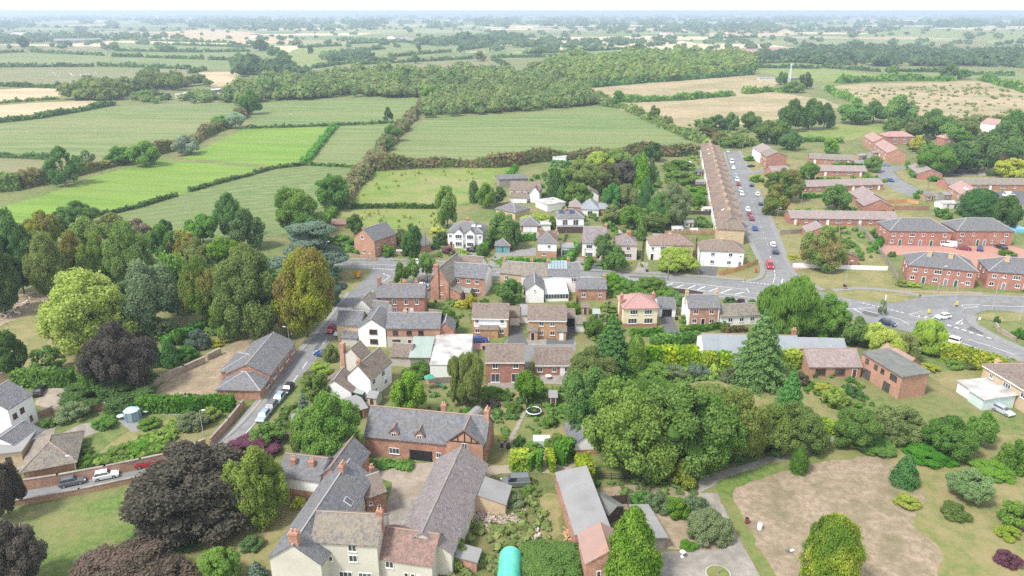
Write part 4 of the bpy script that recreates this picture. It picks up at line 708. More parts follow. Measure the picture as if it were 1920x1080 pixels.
h3 = House('low cream cottage range under a weathered red tile roof', 'cottage', RR((722,989),(822,1003),6.3,6.8), 4.0, 2.3, 'x', 'render_cream', 'tile_red', 'ridge_brown', F='w.22@2.4 n.75@.8 n.52@.9 s.64@1.4', cat='house')
h4 = House('long plum slate barn with pale ridge running back from the cream cottage', 'barn', RR((791,1000),(866,838),6.8,8.4), 3.9, 2.9, 'x', 'render_cream', 'slate_purple', 'concrete', F='s.4@1.5', cat='barn')
b4 = h4.vol(h4.w*.14, h4.w*.36, -h4.d/2-4.8, -h4.d/2-.02, 2.3, 1.4, 'mono_b', 'brick_buff', 'felt_grey', None, .15)
h4.vol(-h4.w*.44, -h4.w*.33, -h4.d/2-3.2, -h4.d/2-.02, 1.9, .6, 'mono_b', 'brick_old', 'felt_grey', None, .25)
h5 = House('slate roofed house with twin chimneys, white upper wall and brick base', 'outbuilding', AB((527,936),(604,946),6.5), 4.6, 2.0, 'x', 'render_white', 'slate', 'ridge_red', chim=[(.28,.3,.3,.75,.75,'brick_orange',2),(.72,.3,.3,.75,.75,'brick_orange',2)], plinth=('brick_old', 2.3))
h5.vol(h5.w*.36, h5.w*.36+5.5, -2.6, 6.5, 4.2, 2.6, 'y', 'brick_old', 'slate', 'ridge_red')
# the long brick house behind the yard
h6 = House('long red brick house with slate roof, two dormers and a timbered gable', 'long_house', AB((687,853),(909,876),8.2), 4.1, 3.6, 'x', 'brick_old', 'slate', 'ridge_red', F='W.245@.9 m.62@1', chim=[(.61,.62,1.2,.9,.8),(.985,.5,1.6,.8,1.4,'brick_old',3)])
for u in (.245, .46):
    x = -h6.w/2+u*h6.w; h6.vol(x-.8, x+.8, -h6.d/2+.25, -h6.d/2+2.2, 5.1, .9, 'y', 'brick_old', 'slate', 'ridge_red', .15, 3.6); h6.openings('F', 'm.5@4.0', (x-.8, x+.8, -h6.d/2+.25, 0))
x = h6.w*.345; h6.vol(x-3.2, x+3.2, -h6.d/2-.6, 0, 4.9, 2.7, 'y', 'brick_orange', 'slate', 'ridge_red', .25); h6.openings('F', 'i.5@3.4 W.5@.8', (x-3.2, x+3.2, -h6.d/2-.6, 0))
for a, b in (((x-2.6,5.1),(x,7.2)), ((x+2.6,5.1),(x,7.2)), ((x-2.5,5.15),(x+2.5,5.15)), ((x,5.2),(x,7.2)), ((x-1.2,5.2),(x-1.2,6.2)), ((x+1.2,5.2),(x+1.2,6.2))): MB().tube((a[0],-h6.d/2-.64,a[1]), (b[0],-h6.d/2-.64,b[1]), .09, .09, 4).build('timber_beam', 'black', h6.e)
gd = link('garage_door', garage_mesh('black', 4.2), h6.e); gd.location = (h6.w*(.47-.5), -h6.d/2, 0)
gx = -h6.w*.5+h6.w*.165
# barns and sheds on the right of the farm
hb = House('long grey sheet roofed barn with timber stacked along its wall', 'sheet_roof_barn', RC((1089,1032),(1143,993),(1099,878),3.6), 3.1, .9, 'mono_r', 'brick_old', 'felt_grey', None, cat='barn', oh=.1)
House('small brick barn end under a rusty red roof', 'brick_barn', RR((1141,1034),(1125,982),5.8,6.0), 4.0, 1.8, 'x', 'brick_old', 'sheet_rusty', 'ridge_red', L_='n.3@1.5', cat='barn')
House('black slate garden building with a white boarded gable', 'garden_building', RR((1083,777),(1098,817),4.0,4.6), 2.0, 2.0, 'x', 'render_white', 'slate_dark', 'ridge_grey', cat='shed', plinth=('brick_old', 1.1))
hs_ = House('open sided carport with corrugated grey roof behind the clipped yew', 'carport', AB((1214,1035),(1247,1030),(1232,968)), 2.2, .5, 'mono_l', 'fence_grey', 'felt_grey', None, cat='carport')
House('small dark greenhouse roofed shed inside black boarding', 'shed', AB((1140,985),(1168,968),4.2), 1.9, .8, 'y', 'dark_timber', 'felt_green', None, cat='shed', oh=.15)
fence([(1130,951),(1176,945),(1184,972)], 2.0, 'dark_timber', 'black boarded fence round the dark shed', 2.4)
# white cottages by the village street
h = House('white double gabled cottage with brown tiled roof and brick chimney', 'cottage', AB((655,744),(697,752),(733,716)), 5.0, 2.7, 'y', 'render_white', 'tile_brown', 'ridge_grey', R_='w.15@3.2 w.6@3.2 w.2@.9 w.7@.9', chim=[(.5,.06,.9,.8,.7)])
h.vol(-h.w/2-5.8, -h.w/2-.02, 2.0, h.d/2+1.5, 4.9, 2.9, 'y', 'render_cream', 'tile_brown', 'ridge_grey'); x = -h.w/2-5; MB().box(x-.5, x+.5, 1.7, 2.7, 0, 8.7).build('chimney', 'brick_old', h.e)
h = House('low white cottage wing with brown roof and glazed lean-to', 'cottage_wing', AB((600,752),(660,756),5.5), 2.6, 2.4, 'y', 'render_white', 'tile_brown', 'ridge_grey', F='w.3@.9')
h.vol(h.w/2+.02, h.w/2+2.2, -2.4, 2.6, 1.9, .5, 'mono_l', 'glass', 'sheet_green', None, .1)
h = House('orange brick and cream house with wide slate roof and dark windows', 'house', AB((727,651),(826,651),7.5), 5.0, 2.3, 'x', 'brick_orange', 'slate', 'ridge_grey', F='w.16@3.2 w.42@3.2 w.64@3.2 W.17@.8 W.72@.8 o.42', chim=[(.32,.5,.7,.8,.7,'brick_buff')], plinth=('render_cream', 2.7), fm='brown_door')
h = House('white gabled house with dark windows between two slate roofs', 'house', AB((674,649),(725,651),8), 4.8, 2.3, 'y', 'render_white', 'slate', 'ridge_grey', F='W.55@3.3 W.55@.8', fm='brown_door')
h.vol(-h.w/2-6, -h.w/2-.02, -1.5, h.d/2, 4.4, 2.4, 'x', 'brick_buff', 'slate', 'ridge_grey'); h.vol(-h.w/2-4.2, -h.w/2-.5, -4.2, -1.52, 2.1, .5, 'mono_b', 'render_cream', 'slate', None)
h = House('white cottage with its gable end to the village street', 'cottage', AB((663,604),(700,607),(712,590)), 3.9, 2.6, 'y', 'render_white', 'tile_grey', 'ridge_grey', R_='w.3@2.6')
h.vol(h.w/2-.5, h.w/2+3.6, -2.8, 1.5, 3.7, 1.6, 'x', 'render_white', 'slate', 'ridge_grey')
h = House('dark red brick terrace of sash windows with slate roof and tall chimney', 'brick_terrace', AB((708,591),(797,591),7), 5.1, 2.3, 'x', 'brick_red', 'slate', 'ridge_red', F='i.14@3.1 i.37@3.1 i.62@3.1 i.84@3.1 i.37@.7 i.62@.7 d.72 i.14@.7', chim=[(.03,.5,2.0,.9,.9,'brick_red',2),(.55,.6,.5,.9,.7,'brick_red',3),(.8,.6,.5,.9,.7,'brick_red',2)])
# the red brick farmhouse on the corner
h = House('big brick corner cottage with steep brown roof and tall chimney stack', 'corner_cottage', AB((808,559),(842,563),(862,531)), 5.2, 4.0, 'y', 'brick_old', 'tile_grey', 'ridge_grey', F='s.6@4.2 s.62@1.4', chim=[(.36,.0,.9,1.3,.9,'brick_old',2,0)])
h.vol(h.w/2-.4, h.w/2+3.2, -h.d/2+.3, 0, 2.3, 1.6, 'mono_l', 'brick_old', 'tile_grey', None)
h = House('brick house with slate roof and a tall white end gable', 'house', AB((846,551),(909,556),8.6), 5.4, 2.5, 'x', 'brick_old', 'slate', 'ridge_grey', F='w.2@3.6 w.52@3.6 w.78@3.6 d.45 W.75@1', R_='')
MB().ext([(-.02,0),(.02,0),(.02,1),(-.02,1)], -1, 1); MB().add([(h.w/2+.03,-h.d/2,0),(h.w/2+.03,h.d/2,0),(h.w/2+.03,h.d/2,h.eav),(h.w/2+.03,0,h.eav+h.rise),(h.w/2+.03,-h.d/2,h.eav)], [(0,1,2,3,4)]).build('white_gable', 'render_white', h.e)
House('brown tiled rear range standing behind the corner cottage', 'rear_range', RR((858,477),(906,481),8.2,7), 5.4, 2.6, 'x', 'render_white', 'tile_brown', 'ridge_grey')
# the cluster with solar panels
House('cream end cottage with brown tiled roof beside the main road', 'cottage', AB((938,541),(980,545),7.5), 4.9, 2.3, 'x', 'brick_buff', 'tile_grey', 'ridge_grey', F='w.3@3', chim=[(.05,.5,1,.8,.7)])
h = House('grey gabled middle cottage with mossy brown roof and two chimneys', 'cottage', AB((978,546),(1034,548),8), 4.8, 2.4, 'x', 'render_white', 'tile_grey', 'ridge_grey', F='w.5@3 w.3@.8', chim=[(.3,.55,.9,.9,.7),(.85,.45,1.1,.9,.7)])
h.vol(-h.w*.4, -h.w*.2, -h.d/2-3, -h.d/2-.02, 2.6, 1, 'mono_b', 'black', 'slate', None)
h = House('white house with long slate roof carrying a row of solar panels', 'house', AB((1028,548),(1086,548),8), 5.0, 2.5, 'x', 'render_white', 'slate', 'ridge_grey', F='w.8@3.2', chim=[(.66,.6,1.1,.8,.7,'brick_red')], R_='')
for i in range(6):
    for j in range(2): h.onroof('F', .06+i*.095, .62+j*.3, 1.0, 1.35, 'solar_pale', 'solar_panel', 'upvc', .35)
h.vol(-h.w/2-6.6, -h.w/2-1.6, -h.d/2-8, -h.d/2+.5, 3.7, 2.0, 'y', 'render_white', 'slate', 'ridge_grey'); h.openings('F', 's.5@3.2', (-h.w/2-6.6, -h.w/2-1.6, -h.d/2-8, 0))
# its conservatory: every pane of the roof stands alone
ce = empty('conservatory', G(1044,565), .05); tag(ce, 'glass roofed white conservatory against the house with solar panels', 'conservatory')
MB().box(-3.2, 3.2, 0, 7, 0, .8).build('base_wall', 'render_white', ce)
for i in range(9):
    xx = -3.2+i*.8; MB().tube((xx,0,2.1), (xx,7,3.4), .05, .05, 4).build('rafter', 'upvc', ce); MB().tube((xx,0,.8), (xx,0,2.1), .05, .05, 4).build('mullion', 'upvc', ce)
    if i < 8:
        for j in range(3): p = MB().add([(xx+.06,7*j/3+.05,2.1+1.3*j/3),(xx+.74,7*j/3+.05,2.1+1.3*j/3),(xx+.74,7*(j+1)/3-.05,2.1+1.3*(j+1)/3),(xx+.06,7*(j+1)/3-.05,2.1+1.3*(j+1)/3)], [(0,1,2,3)]).build('roof_pane', 'glass_roof', ce)
        MB().box(xx+.06, xx+.74, .0, .03, .82, 2.08).build('pane', 'glass', ce)
House('brick cottage with slate roof and white end by the garden hedge', 'cottage', AB((1082,563),(1136,563),6), 3.4, 2.1, 'x', 'brick_old', 'slate', 'ridge_grey', F='w.22@1 m.8@1', chim=[(.96,.5,.8,.7,.6)])
# semis of the cul-de-sac
h = House('white tile hung semi with brown roof and joined tiled porch', 'semi_detached_house', AB((886,630),(953,631),8), 4.9, 2.1, 'x', 'brick_tan', 'tile_brown', 'ridge_brown', F='m.13@3.5 m.83@3.5 w.14@.9 w.82@.9 d.34 d.6', fascia='upvc')
MB().box(-h.w/2+.4, h.w/2-.4, -h.d/2-.025, -h.d/2+.01, 2.4, 4.75).build('tile_hanging', 'upvc', h.e); h.vol(-h.w*.28, h.w*.22, -h.d/2-1.1, -h.d/2-.03, 2.2, .8, 'mono_b', 'brick_tan', 'tile_brown', None, .2)
h = House('tan brick semi with brown roof and a tiled porch at each end', 'semi_detached_house', AB((990,634),(1061,635),8), 4.9, 2.1, 'x', 'brick_tan', 'tile_brown', 'ridge_brown', F='w.35@3.3 w.64@3.3 w.35@.9 w.64@.9', fascia='upvc')
for a, b, dr in ((-.5, -.25, 'k'), (.25, .5, 'd')): v_ = (a*h.w, b*h.w, -h.d/2-1.2, -h.d/2-.03); h.vol(*v_, 2.3, 1.0, 'mono_b', 'brick_tan', 'tile_brown', None, .2); h.openings('F', dr+'.5', v_)
for a, b, l in (((956,610),(974,610),'brown roofed garage with white door beside the white tile hung semi'), ((976,606),(990,606),'pale roofed garage with white door left of the tan brick semi')): House(l, 'garage', AB(a, b, 7), 2.3, 1.4, 'x', 'brick_tan', 'tile_brown' if a[0] < 970 else 'felt_grey', 'ridge_brown', F='g.5', cat='garage')
House('open carport with brown roof right of the tan brick semi', 'carport', AB((1062,612),(1078,612),6), 2.3, 1.2, 'x', 'dark_timber', 'tile_brown', 'ridge_brown', F='K.5', cat='carport')
House('low grey roofed garage among the shrubs right of the carport', 'garage', AB((1079,622),(1098,622),5), 2.2, 1, 'x', 'render_white', 'tile_grey', None, cat='garage')
House('red brick house with wide brown roof and white patio doors', 'house', AB((911,717),(983,717),7.6), 5.0, 2.2, 'x', 'brick_red', 'tile_brown', 'ridge_brown', F='w.25@3.4 w.78@3.4 P.25@.1 P.78@.1', fascia='upvc')
House('red brick bungalow with brown roof facing a small patio', 'bungalow', AB((1004,704),(1074,704),7.6), 2.7, 2.2, 'x', 'brick_red', 'tile_brown', 'ridge_brown', F='w.12@.9 m.5@.9 d.72 W.88@.9', fascia='upvc')
h = House('pale patched flat roofed garage workshop with a slate end gable', 'workshop', AB((807,708),(880,708),16), 3.0, .2, 'flat', 'render_white', 'felt_white', None, cat='workshop', oh=.1)
h.vol(-h.w/2, -h.w/2+4, 8.05, 14, 4.2, 1.9, 'y', 'brick_red', 'slate', 'ridge_grey', z0=0)
House('long shed with green ribbed sheet roof beside the pale workshop', 'shed', AB((770,693),(806,693),9), 3.0, .8, 'mono_b', 'fence_grey', 'sheet_green', None, cat='shed')
House('small garage with brown tiled roof and cream lean-to', 'garage', AB((733,686),(770,688),6), 2.5, 1.7, 'x', 'render_cream', 'tile_brown', 'ridge_grey', cat='garage')
# houses along the lower right
h = House('pale yellow house with pink hipped roof and white bay windows', 'house', AB((1168,613),(1231,612),8), 5.2, 2.4, 'hip', 'render_yellow', 'tile_pink', 'tile_pink', F='W.3@3.4 W.72@3.4 b.27@.9 b.74@.9', chim=[(-.02,.35,.2,.7,.9,'brick_old',2,0),(.98,.6,-.3,.7,.9,'brick_old',2)], oh=.45, plinth=('brick_red', .9))
House('grey roofed garage with black door beside the pale yellow house', 'garage', AB((1234,594),(1266,594),6.5), 2.5, 1.7, 'x', 'render_white', 'slate', None, F='K.5', cat='garage')
h = House('brick fronted cottage with white ends, slate roof and arched black door', 'cottage', AB((1288,611),(1346,611),7), 5.0, 2.1, 'x', 'render_white', 'slate', 'ridge_grey', F='w.25@3.3 w.75@3.3 w.22@.8 w.78@.8 k.5', chim=[(.02,.5,1.1,.8,.7,'brick_buff'),(.98,.5,1.1,.8,.7,'brick_buff')])
MB().box(-h.w/2+.5, h.w/2-.3, -h.d/2-.03, -h.d/2+.01, 0, 4.9).build('brick_front', 'brick_old', h.e)
House('low white cottage wing with grey tiled roof and three windows', 'cottage_wing', AB((1349,611),(1426,607),6), 2.6, 1.9, 'x', 'render_white', 'tile_grey', 'ridge_grey', F='w.25@.9 w.52@.9 w.78@.9')
h = House('long bungalow with pale blue slate roof behind the clipped conifer hedge', 'bungalow', RR((1316,626),(1493,630),5.2,9), 2.7, 2.5, 'x', 'render_white', 'slate_blue', 'ridge_red', F='w.1@1 w.3@1', chim=[(.985,.6,1.3,.9,.8,'brick_red')])
h.vol(h.w/2+.02, h.w/2+10.5, -h.d/2, h.d/2-.6, 2.6, 2.2, 'x', 'render_white', 'slate_blue', 'ridge_grey'); h.vol(h.w/2+4.5, h.w/2+9.5, -h.d/2-1.2, 0, 2.4, 1.6, 'y', 'render_white', 'slate_blue', 'ridge_grey')
h = House('orange brick bungalow with red tiled roof and two arched windows', 'bungalow', AB((1514,708),(1612,708),8), 2.7, 2.3, 'x', 'brick_orange', 'tile_mauve', 'ridge_red', F='b.23@.7 b.6@.7 o.88', fm='brown_door')
h = House('two storey orange brick block with flat dark roof beside the bungalow', 'flat_roofed_house', RC((1618,660),(1692,705),(1738,695),5.4), 5.2, .2, 'flat', 'brick_orange', 'felt_green', None, F='m.15@3.5 m.38@3.4 m.55@3.4 W.82@3.4 P.2@.1 P.7@.1', fm='dark_timber', oh=.35)
h.vol(-h.w/2-3, -h.w/2+5, h.d/2+.3, h.d/2+4.5, 3.4, 1.5, 'x', 'brick_orange', 'tile_salmon', 'ridge_red')
h = House('peach brick house with brown hipped roof at the right edge', 'house', AB((1836,722),(1920,775),9), 4.8, 2.2, 'hip', 'brick_buff', 'tile_brown', 'ridge_brown', F='m.2@2.9 W.55@2.7 w.9@2.8', chim=[(.1,.2,-.5,.8,.7,'brick_buff')], oh=.4, fascia='upvc')
h.vol(-h.w*.35, -h.w*.05, -h.d/2-7, -h.d/2-.4, 2.4, .2, 'flat', 'render_white', 'felt_white', None); h.vol(-h.w*.02, h.w*.3, -h.d/2-7.5, -h.d/2-.4, 2.4, .5, 'mono_b', 'glass_roof', 'felt_white', None)
# ------------------------------------------------------------ far side of the main road
House('tall red brick house with dark roof, gable towards the camera', 'house', AB((666,475),(704,484),(731,466)), 5.8, 3.2, 'y', 'brick_orange', 'slate_dark', 'ridge_grey', F='w.42@5.6 w.45@.8', R_='m.15@3.2 m.45@3.2 m.8@3.2 m.15@.8 m.8@.8', chim=[(.1,.4,-.6,.7,.6)])
h = House('white and brick semi with twin bay gables and rooflights', 'semi_detached_house', AB((840,463),(905,466),9), 5.3, 2.7, 'hip', 'render_white', 'slate', 'ridge_grey', F='m.08@3.4 m.93@3.4 o.1 d.93', chim=[(.5,.55,.9,1.1,.8,'brick_red',3)], plinth=('brick_red', 1.2))
for u in (.33, .66): x = (u-.5)*h.w; v_ = (x-1.5, x+1.5, -h.d/2-.9, -.5); h.vol(*v_, 5.3, 1.5, 'y', 'render_white', 'slate', 'ridge_grey', .2); h.openings('F', 'b.5@3.4 b.5@.8', v_)
for u in (.68, .73, .85, .9): h.onroof('F', u, .55, .6, .9, 'upvc', 'rooflight', None, .3)
House('hipped slate double garage with a teal door', 'garage', AB((929,474),(956,474),7.5), 2.4, 1.9, 'hip', 'brick_orange', 'slate', 'ridge_grey', F='t.3 t.7', cat='garage')
House('grey hipped double garage with a wide white door', 'garage', AB((977,435),(1012,435),8), 2.4, 2.2, 'hip', 'brick_red', 'slate', 'ridge_grey', F='g.3 g.68', cat='garage')
House('small white flat topped garage beside the hipped double garage', 'garage', AB((1014,433),(1032,433),7), 2.3, .2, 'flat', 'render_white', 'felt_white', None, cat='garage')
House('hipped brick house with white upper storey inside a square hedge', 'house', AB((1008,484),(1043,485),8.5), 5.3, 2.6, 'hip', 'render_white', 'slate', 'ridge_red', F='m.6@3.5 w.35@.9', R_='m.4@3.4', chim=[(.95,.6,0,.8,.7,'brick_red'),(.1,.7,.1,.7,.7,'brick_red')], plinth=('brick_orange', 2.5))
House('flat grey roofed glazed extension beside the hipped brick house', 'extension', AB((1052,480),(1075,480),5), 2.8, .2, 'flat', 'render_white', 'felt_grey', None, F='P.3@.1 P.7@.1', cat='extension')
h = House('tall pale house with large plum slate roof and white end gable', 'house', AB((1091,485),(1134,487),9), 5.5, 4.0, 'x', 'render_white', 'slate_purple', 'ridge_grey', F='W.3@3.6 b.3@.8 d.75', chim=[(.97,.5,.9,.8,.7)], plinth=('brick_orange', 1.0))
House('small pink washed house with hipped slate roof', 'house', AB((1155,487),(1193,488),8), 5.0, 2.5, 'hip', 'render_pink', 'slate_purple', 'ridge_red', F='m.18@3.3 w.58@3.3 b.58@.8', chim=[(.6,.6,.6,1.4,.7,'brick_red',4)])
h = House('white and tan hipped semi half hidden by a yellow-green tree', 'semi_detached_house', AB((1217,487),(1297,488),8), 5.0, 2.5, 'hip', 'render_white', 'tile_moss', 'ridge_brown', F='m.07@3.3 W.32@3.3 m.68@3.3 m.92@3.3 k.06 W.35@.8', chim=[(.5,.5,.4,.9,.7,'brick_buff')]); MB().box(.1, h.w/2+.03, -h.d/2-.03, -h.d/2+.01, 0, 4.95).build('tan_front', 'brick_buff', h.e)
h = House('white and pale blue hipped semi with brown roof at the street corner', 'semi_detached_house', AB((1310,498),(1392,502),8), 5.1, 2.6, 'hip', 'render_white', 'tile_brown', 'ridge_brown', F='w.3@3.4 w.7@3.4 s.93@3.4 w.3@.9 w.68@.9 d.06 y.93', chim=[(.5,.5,.5,.9,.7,'brick_buff')])
House('small gabled slate outbuilding behind the telegraph pole', 'outbuilding', AB((790,476),(808,470),7), 2.6, 2.2, 'x', 'brick_orange', 'slate', 'ridge_grey', cat='outbuilding')
House('red tiled shed among shrubs left of the tall brick house', 'shed', AB((622,430),(648,430),5), 2, 1.2, 'x', 'timber', 'tile_red', None, cat='shed')
# back land behind the main road
h = House('slate house with a pair of dark solar panels and a balcony', 'house', AB((1044,434),(1094,434),8), 5.0, 2.5, 'hip', 'render_white', 'slate', 'ridge_grey', F='P.3@2.4 P.7@2.4 K.6', chim=[(.35,.4,.3,.9,.7,'brick_red')])
for u in (.13, .52): 
    for k in (0, .09): h.onroof('F', u+k, .62, 1.0, 1.7, 'solar', 'solar_panel', None, .25)
h.vol(-h.w/2, h.w/2, -h.d/2-2.2, -h.d/2-.02, 2.3, .1, 'flat', 'dark_timber', 'felt_grey', None, .1)
h = House('blue grey slate bungalow with white gables behind the solar panel house', 'bungalow', AB((1090,405),(1122,406),10), 2.8, 2.6, 'hip', 'render_white', 'slate_blue', 'ridge_grey', F='P.5@.1'); h.vol(h.w/2+.02, h.w/2+6, -3, 3, 2.6, 1.4, 'x', 'brick_orange', 'slate_blue', 'ridge_grey'); h.vol(-h.w/2-5, -h.w/2-.02, -2, 5, 2.8, 2.4, 'hip', 'brick_orange', 'tile_mauve', 'ridge_grey')
House('long white flat roof of a low building beside the tall hedge', 'flat_roofed_building', AB((1026,397),(1060,392),9), 2.8, .2, 'flat', 'render_white', 'felt_white', None, cat='building')
h = House('white timbered farmhouse with brown roof in the paddock corner', 'farmhouse', AB((956,376),(1012,378),8), 4.6, 2.7, 'x', 'render_white', 'tile_brown', 'ridge_brown', F='w.15@3 w.4@3 w.62@3 w.85@3 w.5@.8'); h.vol(h.w*.2, h.w*.5, -h.d/2-2, 0, 4.2, 2.3, 'y', 'render_white', 'tile_brown', 'ridge_brown'); h.vol(-h.w*.45, h.w*.1, -h.d/2-3.5, -h.d/2-.02, 2.2, 1.5, 'mono_b', 'render_white', 'tile_brown', None)
House('low dark grey barn roof beside the paddock', 'barn', AB((936,352),(990,350),14), 2.8, 1.0, 'mono_f', 'fence_grey', 'slate_dark', None, cat='barn')
House('grey hipped bungalow hidden among trees below the farmhouse', 'bungalow', AB((930,404),(966,412),9), 2.7, 2.3, 'hip', 'brick_buff', 'slate', 'ridge_grey', F='w.4@.9 w.8@.9')
House('brown roofed bungalow sunk between the dark conifers', 'bungalow', AB((1088,378),(1122,378),(1128,358)), 2.8, 2.4, 'y', 'render_white', 'tile_brown', 'ridge_brown', F='w.5@.9')
for i, (a, b, w_, l) in enumerate((((1036,303),(1060,304),'render_white','white static caravan behind the clipped hedge'), ((1290,288),(1312,286),'render_white','cream flat topped garden building beyond the terrace'), ((1312,292),(1328,291),'felt_grey','grey garden workshop beside the terrace end'))): House(l, 'garden_building', AB(a, b, 5), 2.4, .2, 'flat', w_, 'felt_white', None, cat='shed', oh=.1)
# ------------------------------------------------------------ the brick terrace climbing the side street
ORD = 'first second third fourth fifth sixth seventh eighth ninth tenth eleventh twelfth thirteenth last'.split()
t0, t1 = G(1371,409,8.0), G(1331,266,8.0); tv = (t1-t0); NT = 14; step = tv.length/NT
for i in range(NT):
    c_ = t0+tv*((i+.5)/NT); fr = (c_, math.atan2(tv.y, tv.x), step-.02, 9.0)
    lab = ['terraced house nearest the main road with a hipped end', 'terraced house next after the hipped end'][i] if i < 2 else ('terraced house at the far end of the long row' if i == NT-1 else ORD[i]+' terraced house counted from the main road end of the long row')
    hh = House(lab, 'terraced_house', fr, 5.2, 2.7, 'x', 'render_white' if i % 3 else 'brick_buff', 'tile_moss' if i % 2 else 'tile_brown', 'ridge_brown', F='w.25@3.2 w.75@3.2 W.3@.9 k.8', B='w.3@3.2 w.7@3.2', chim=[(.97,.5,.9,.8,1.1,'brick_buff',2)], group='brown roofed houses of the long terrace')
    if i == 0: hh.vol(-step/2-4.2, -step/2-.02, -4.5, 4.5, 5.2, 2.6, 'hip', 'brick_buff', 'tile_brown', 'ridge_brown'); hh.openings('L', 's.5@3.4', (-step/2-4.2, 0, -4.5, 4.5))
    hh.vol(-1.6, 1.6, -4.9, -1.5, 5.5, 1.3, 'y', 'brick_buff', 'tile_moss', 'ridge_brown', .15, 4.6); 
    hh.vol(-2.3, 2.3, .6, 4.75, 5.3, 2.35, 'y', 'render_white', 'tile_brown' if i % 2 else 'tile_moss', 'ridge_red', .2, 4.9)
    if i in (1, 11, 12): hh.onroof('B', .3, .6, 1.4, 1.0, 'upvc', 'rooflight', None, .3)
# ------------------------------------------------------------ the estate on the right
for a, b, d, l, F, nm in (((1664,460),(1779,462),10.5,'red brick block of homes with hipped slate roof, back left of four','w.07@3.3 n.2@3.4 W.37@3.3 n.55@3.4 n.7@3.4 w.9@3.3 w.06@.9 e.19 w.36@.9 y.52 e.7 w.88@.9','flats'), ((1789,460),(1895,461),10.5,'red brick block of homes with hipped slate roof, back right of four','w.1@3.3 n.3@3.4 n.68@3.4 w.88@3.3 w.08@.9 e.4 y.52 w.84@.9 n.65@.9','flats'),
    ((1699,528),(1825,541),10.5,'red brick block of homes with hipped slate roof, facing the junction','w.1@3.3 n.26@3.4 W.44@3.3 n.6@3.4 n.74@3.4 w.9@3.3 w.08@.9 e.25 w.42@.9 y.58 e.73 w.9@.9','flats'), ((1847,540),(1970,551),10.5,'red brick block of homes with hipped slate roof, at the right edge','w.1@3.3 n.26@3.4 W.44@3.3 w.08@.9 y.27 w.48@.9 e.6','flats')):
    h = House(l, 'apartment_block', AB(a, b, d), 5.2, 3.2, 'hip', 'brick_red', 'slate_dark', 'ridge_grey', F=F, L_='n.3@3.4 n.6@3.4 n.3@.9', chim=([(.3,.35,.5,1.2,.7,'brick_buff',3),(.62,.35,.5,1.2,.7,'brick_buff',3)] if a[1] > 500 else []), cat='apartment block')
def bungalows(a, b, d, n, l, name='bungalow_row', wall='brick_red', roof='tile_mauve', e=2.5, r=1.8):
    h = House(l, name, AB(a, b, d), e, r, 'x', wall, roof, 'ridge_grey', F=' '.join(f'{"W" if i%2==0 else "m"}{(i+.5)/(2*n):.3f}@.9' if i % 3 else f'd{(i+.5)/(2*n):.3f}' for i in range(2*n)), cat='bungalow', det=0)
    for i in range(1, n): x = -h.w/2+h.w*i/n; MB().box(x-.13, x+.13, -h.d/2-.2, h.d/2+.2, e-.3, e+.02).build('party_wall', 'ridge_grey', h.e)
    return h
bungalows((1481,421),(1682,424), 8, 5, 'row of brick bungalows with mauve roof just behind the brick blocks')
bungalows((1494,361),(1655,356), 8, 5, 'row of brick bungalows with mauve roof beyond the round green tree')
bungalows((1517,306),(1600,310), 8, 2, 'brick bungalow pair with grey roof near the parked blue car', roof='tile_grey')
bungalows((1536,330),(1624,331), 8, 2, 'brick bungalow pair between two young trees in the estate', roof='tile_mauve')
bungalows((1775,356),(1960,357), 9, 4, 'row of brick bungalows with grey roof at the right edge', roof='tile_grey')
House('small mauve roofed bungalow beside the side street bend', 'bungalow', AB((1447,334),(1482,333),9), 2.6, 2.1, 'x', 'brick_red', 'tile_mauve', 'ridge_grey', F='w.3@.9 w.7@.9', L_='w.5@.9')
House('bungalow half hidden behind the big roadside tree', 'bungalow', AB((1512,450),(1560,452),8), 2.6, 2.1, 'y', 'brick_red', 'tile_mauve', 'ridge_grey')
House('brick bungalow gable at the white garden wall', 'bungalow', AB((1552,499),(1608,498),(1590,470)), 2.5, 2.3, 'y', 'brick_red', 'slate_purple', 'ridge_grey')
h = House('pair of staggered pink-mauve roofed bungalows with brick gables', 'bungalow', RR((1634,364),(1650,375),5.2,11), 2.6, 2.6, 'x', 'brick_red', 'tile_mauve', 'ridge_grey'); h.vol(-h.w/2-14, -h.w/2-.02, -4.0, 6.0, 2.7, 2.5, 'x', 'brick_red', 'tile_mauve', 'ridge_grey')
h = House('two storey brick block with grey gabled roofs at the street head', 'house', AB((1436,313),(1473,313),10), 5.3, 2.2, 'y', 'brick_red', 'tile_grey', 'ridge_grey', L_='w.2@3.2 w.5@3.2 w.8@3.2 w.2@.9 w.8@.9'); h.vol(-h.w*.5, h.w*.45, h.d/2+.02, h.d/2+14, 5.6, 2.4, 'y', 'render_white', 'tile_mauve', 'ridge_grey')
h = House('salmon roofed brick houses with a plain brick end wall', 'house', RR((1657,262),(1684,279),7.6,9), 5.2, 2.4, 'x', 'brick_orange', 'tile_salmon', 'tile_salmon', F='w.1@3.2 w.35@3.2 w.6@3.2 w.85@3.2 w.2@.9 d.5 w.8@.9')
House('salmon roofed brick house behind the plain end wall', 'house', RR((1636,248),(1655,259),7.6,9), 5.2, 2.4, 'x', 'brick_orange', 'tile_salmon', 'tile_salmon', F='w.3@3.2 w.7@3.2')
House('brick semi with pink hipped roof at the field edge', 'semi_detached_house', AB((1660,272),(1711,272),9), 5, 2.5, 'hip', 'brick_red', 'tile_pink', 'tile_pink', F='W.35@3.2 W.7@3.2 W.35@.9 W.7@.9')
House('brown roofed bungalow on the grass by the estate road', 'bungalow', RR((1726,304),(1746,318),4.8,10.5), 2.6, 2.2, 'x', 'brick_red', 'tile_mauve', 'ridge_grey', F='w.2@.9 w.5@.9 d.8')
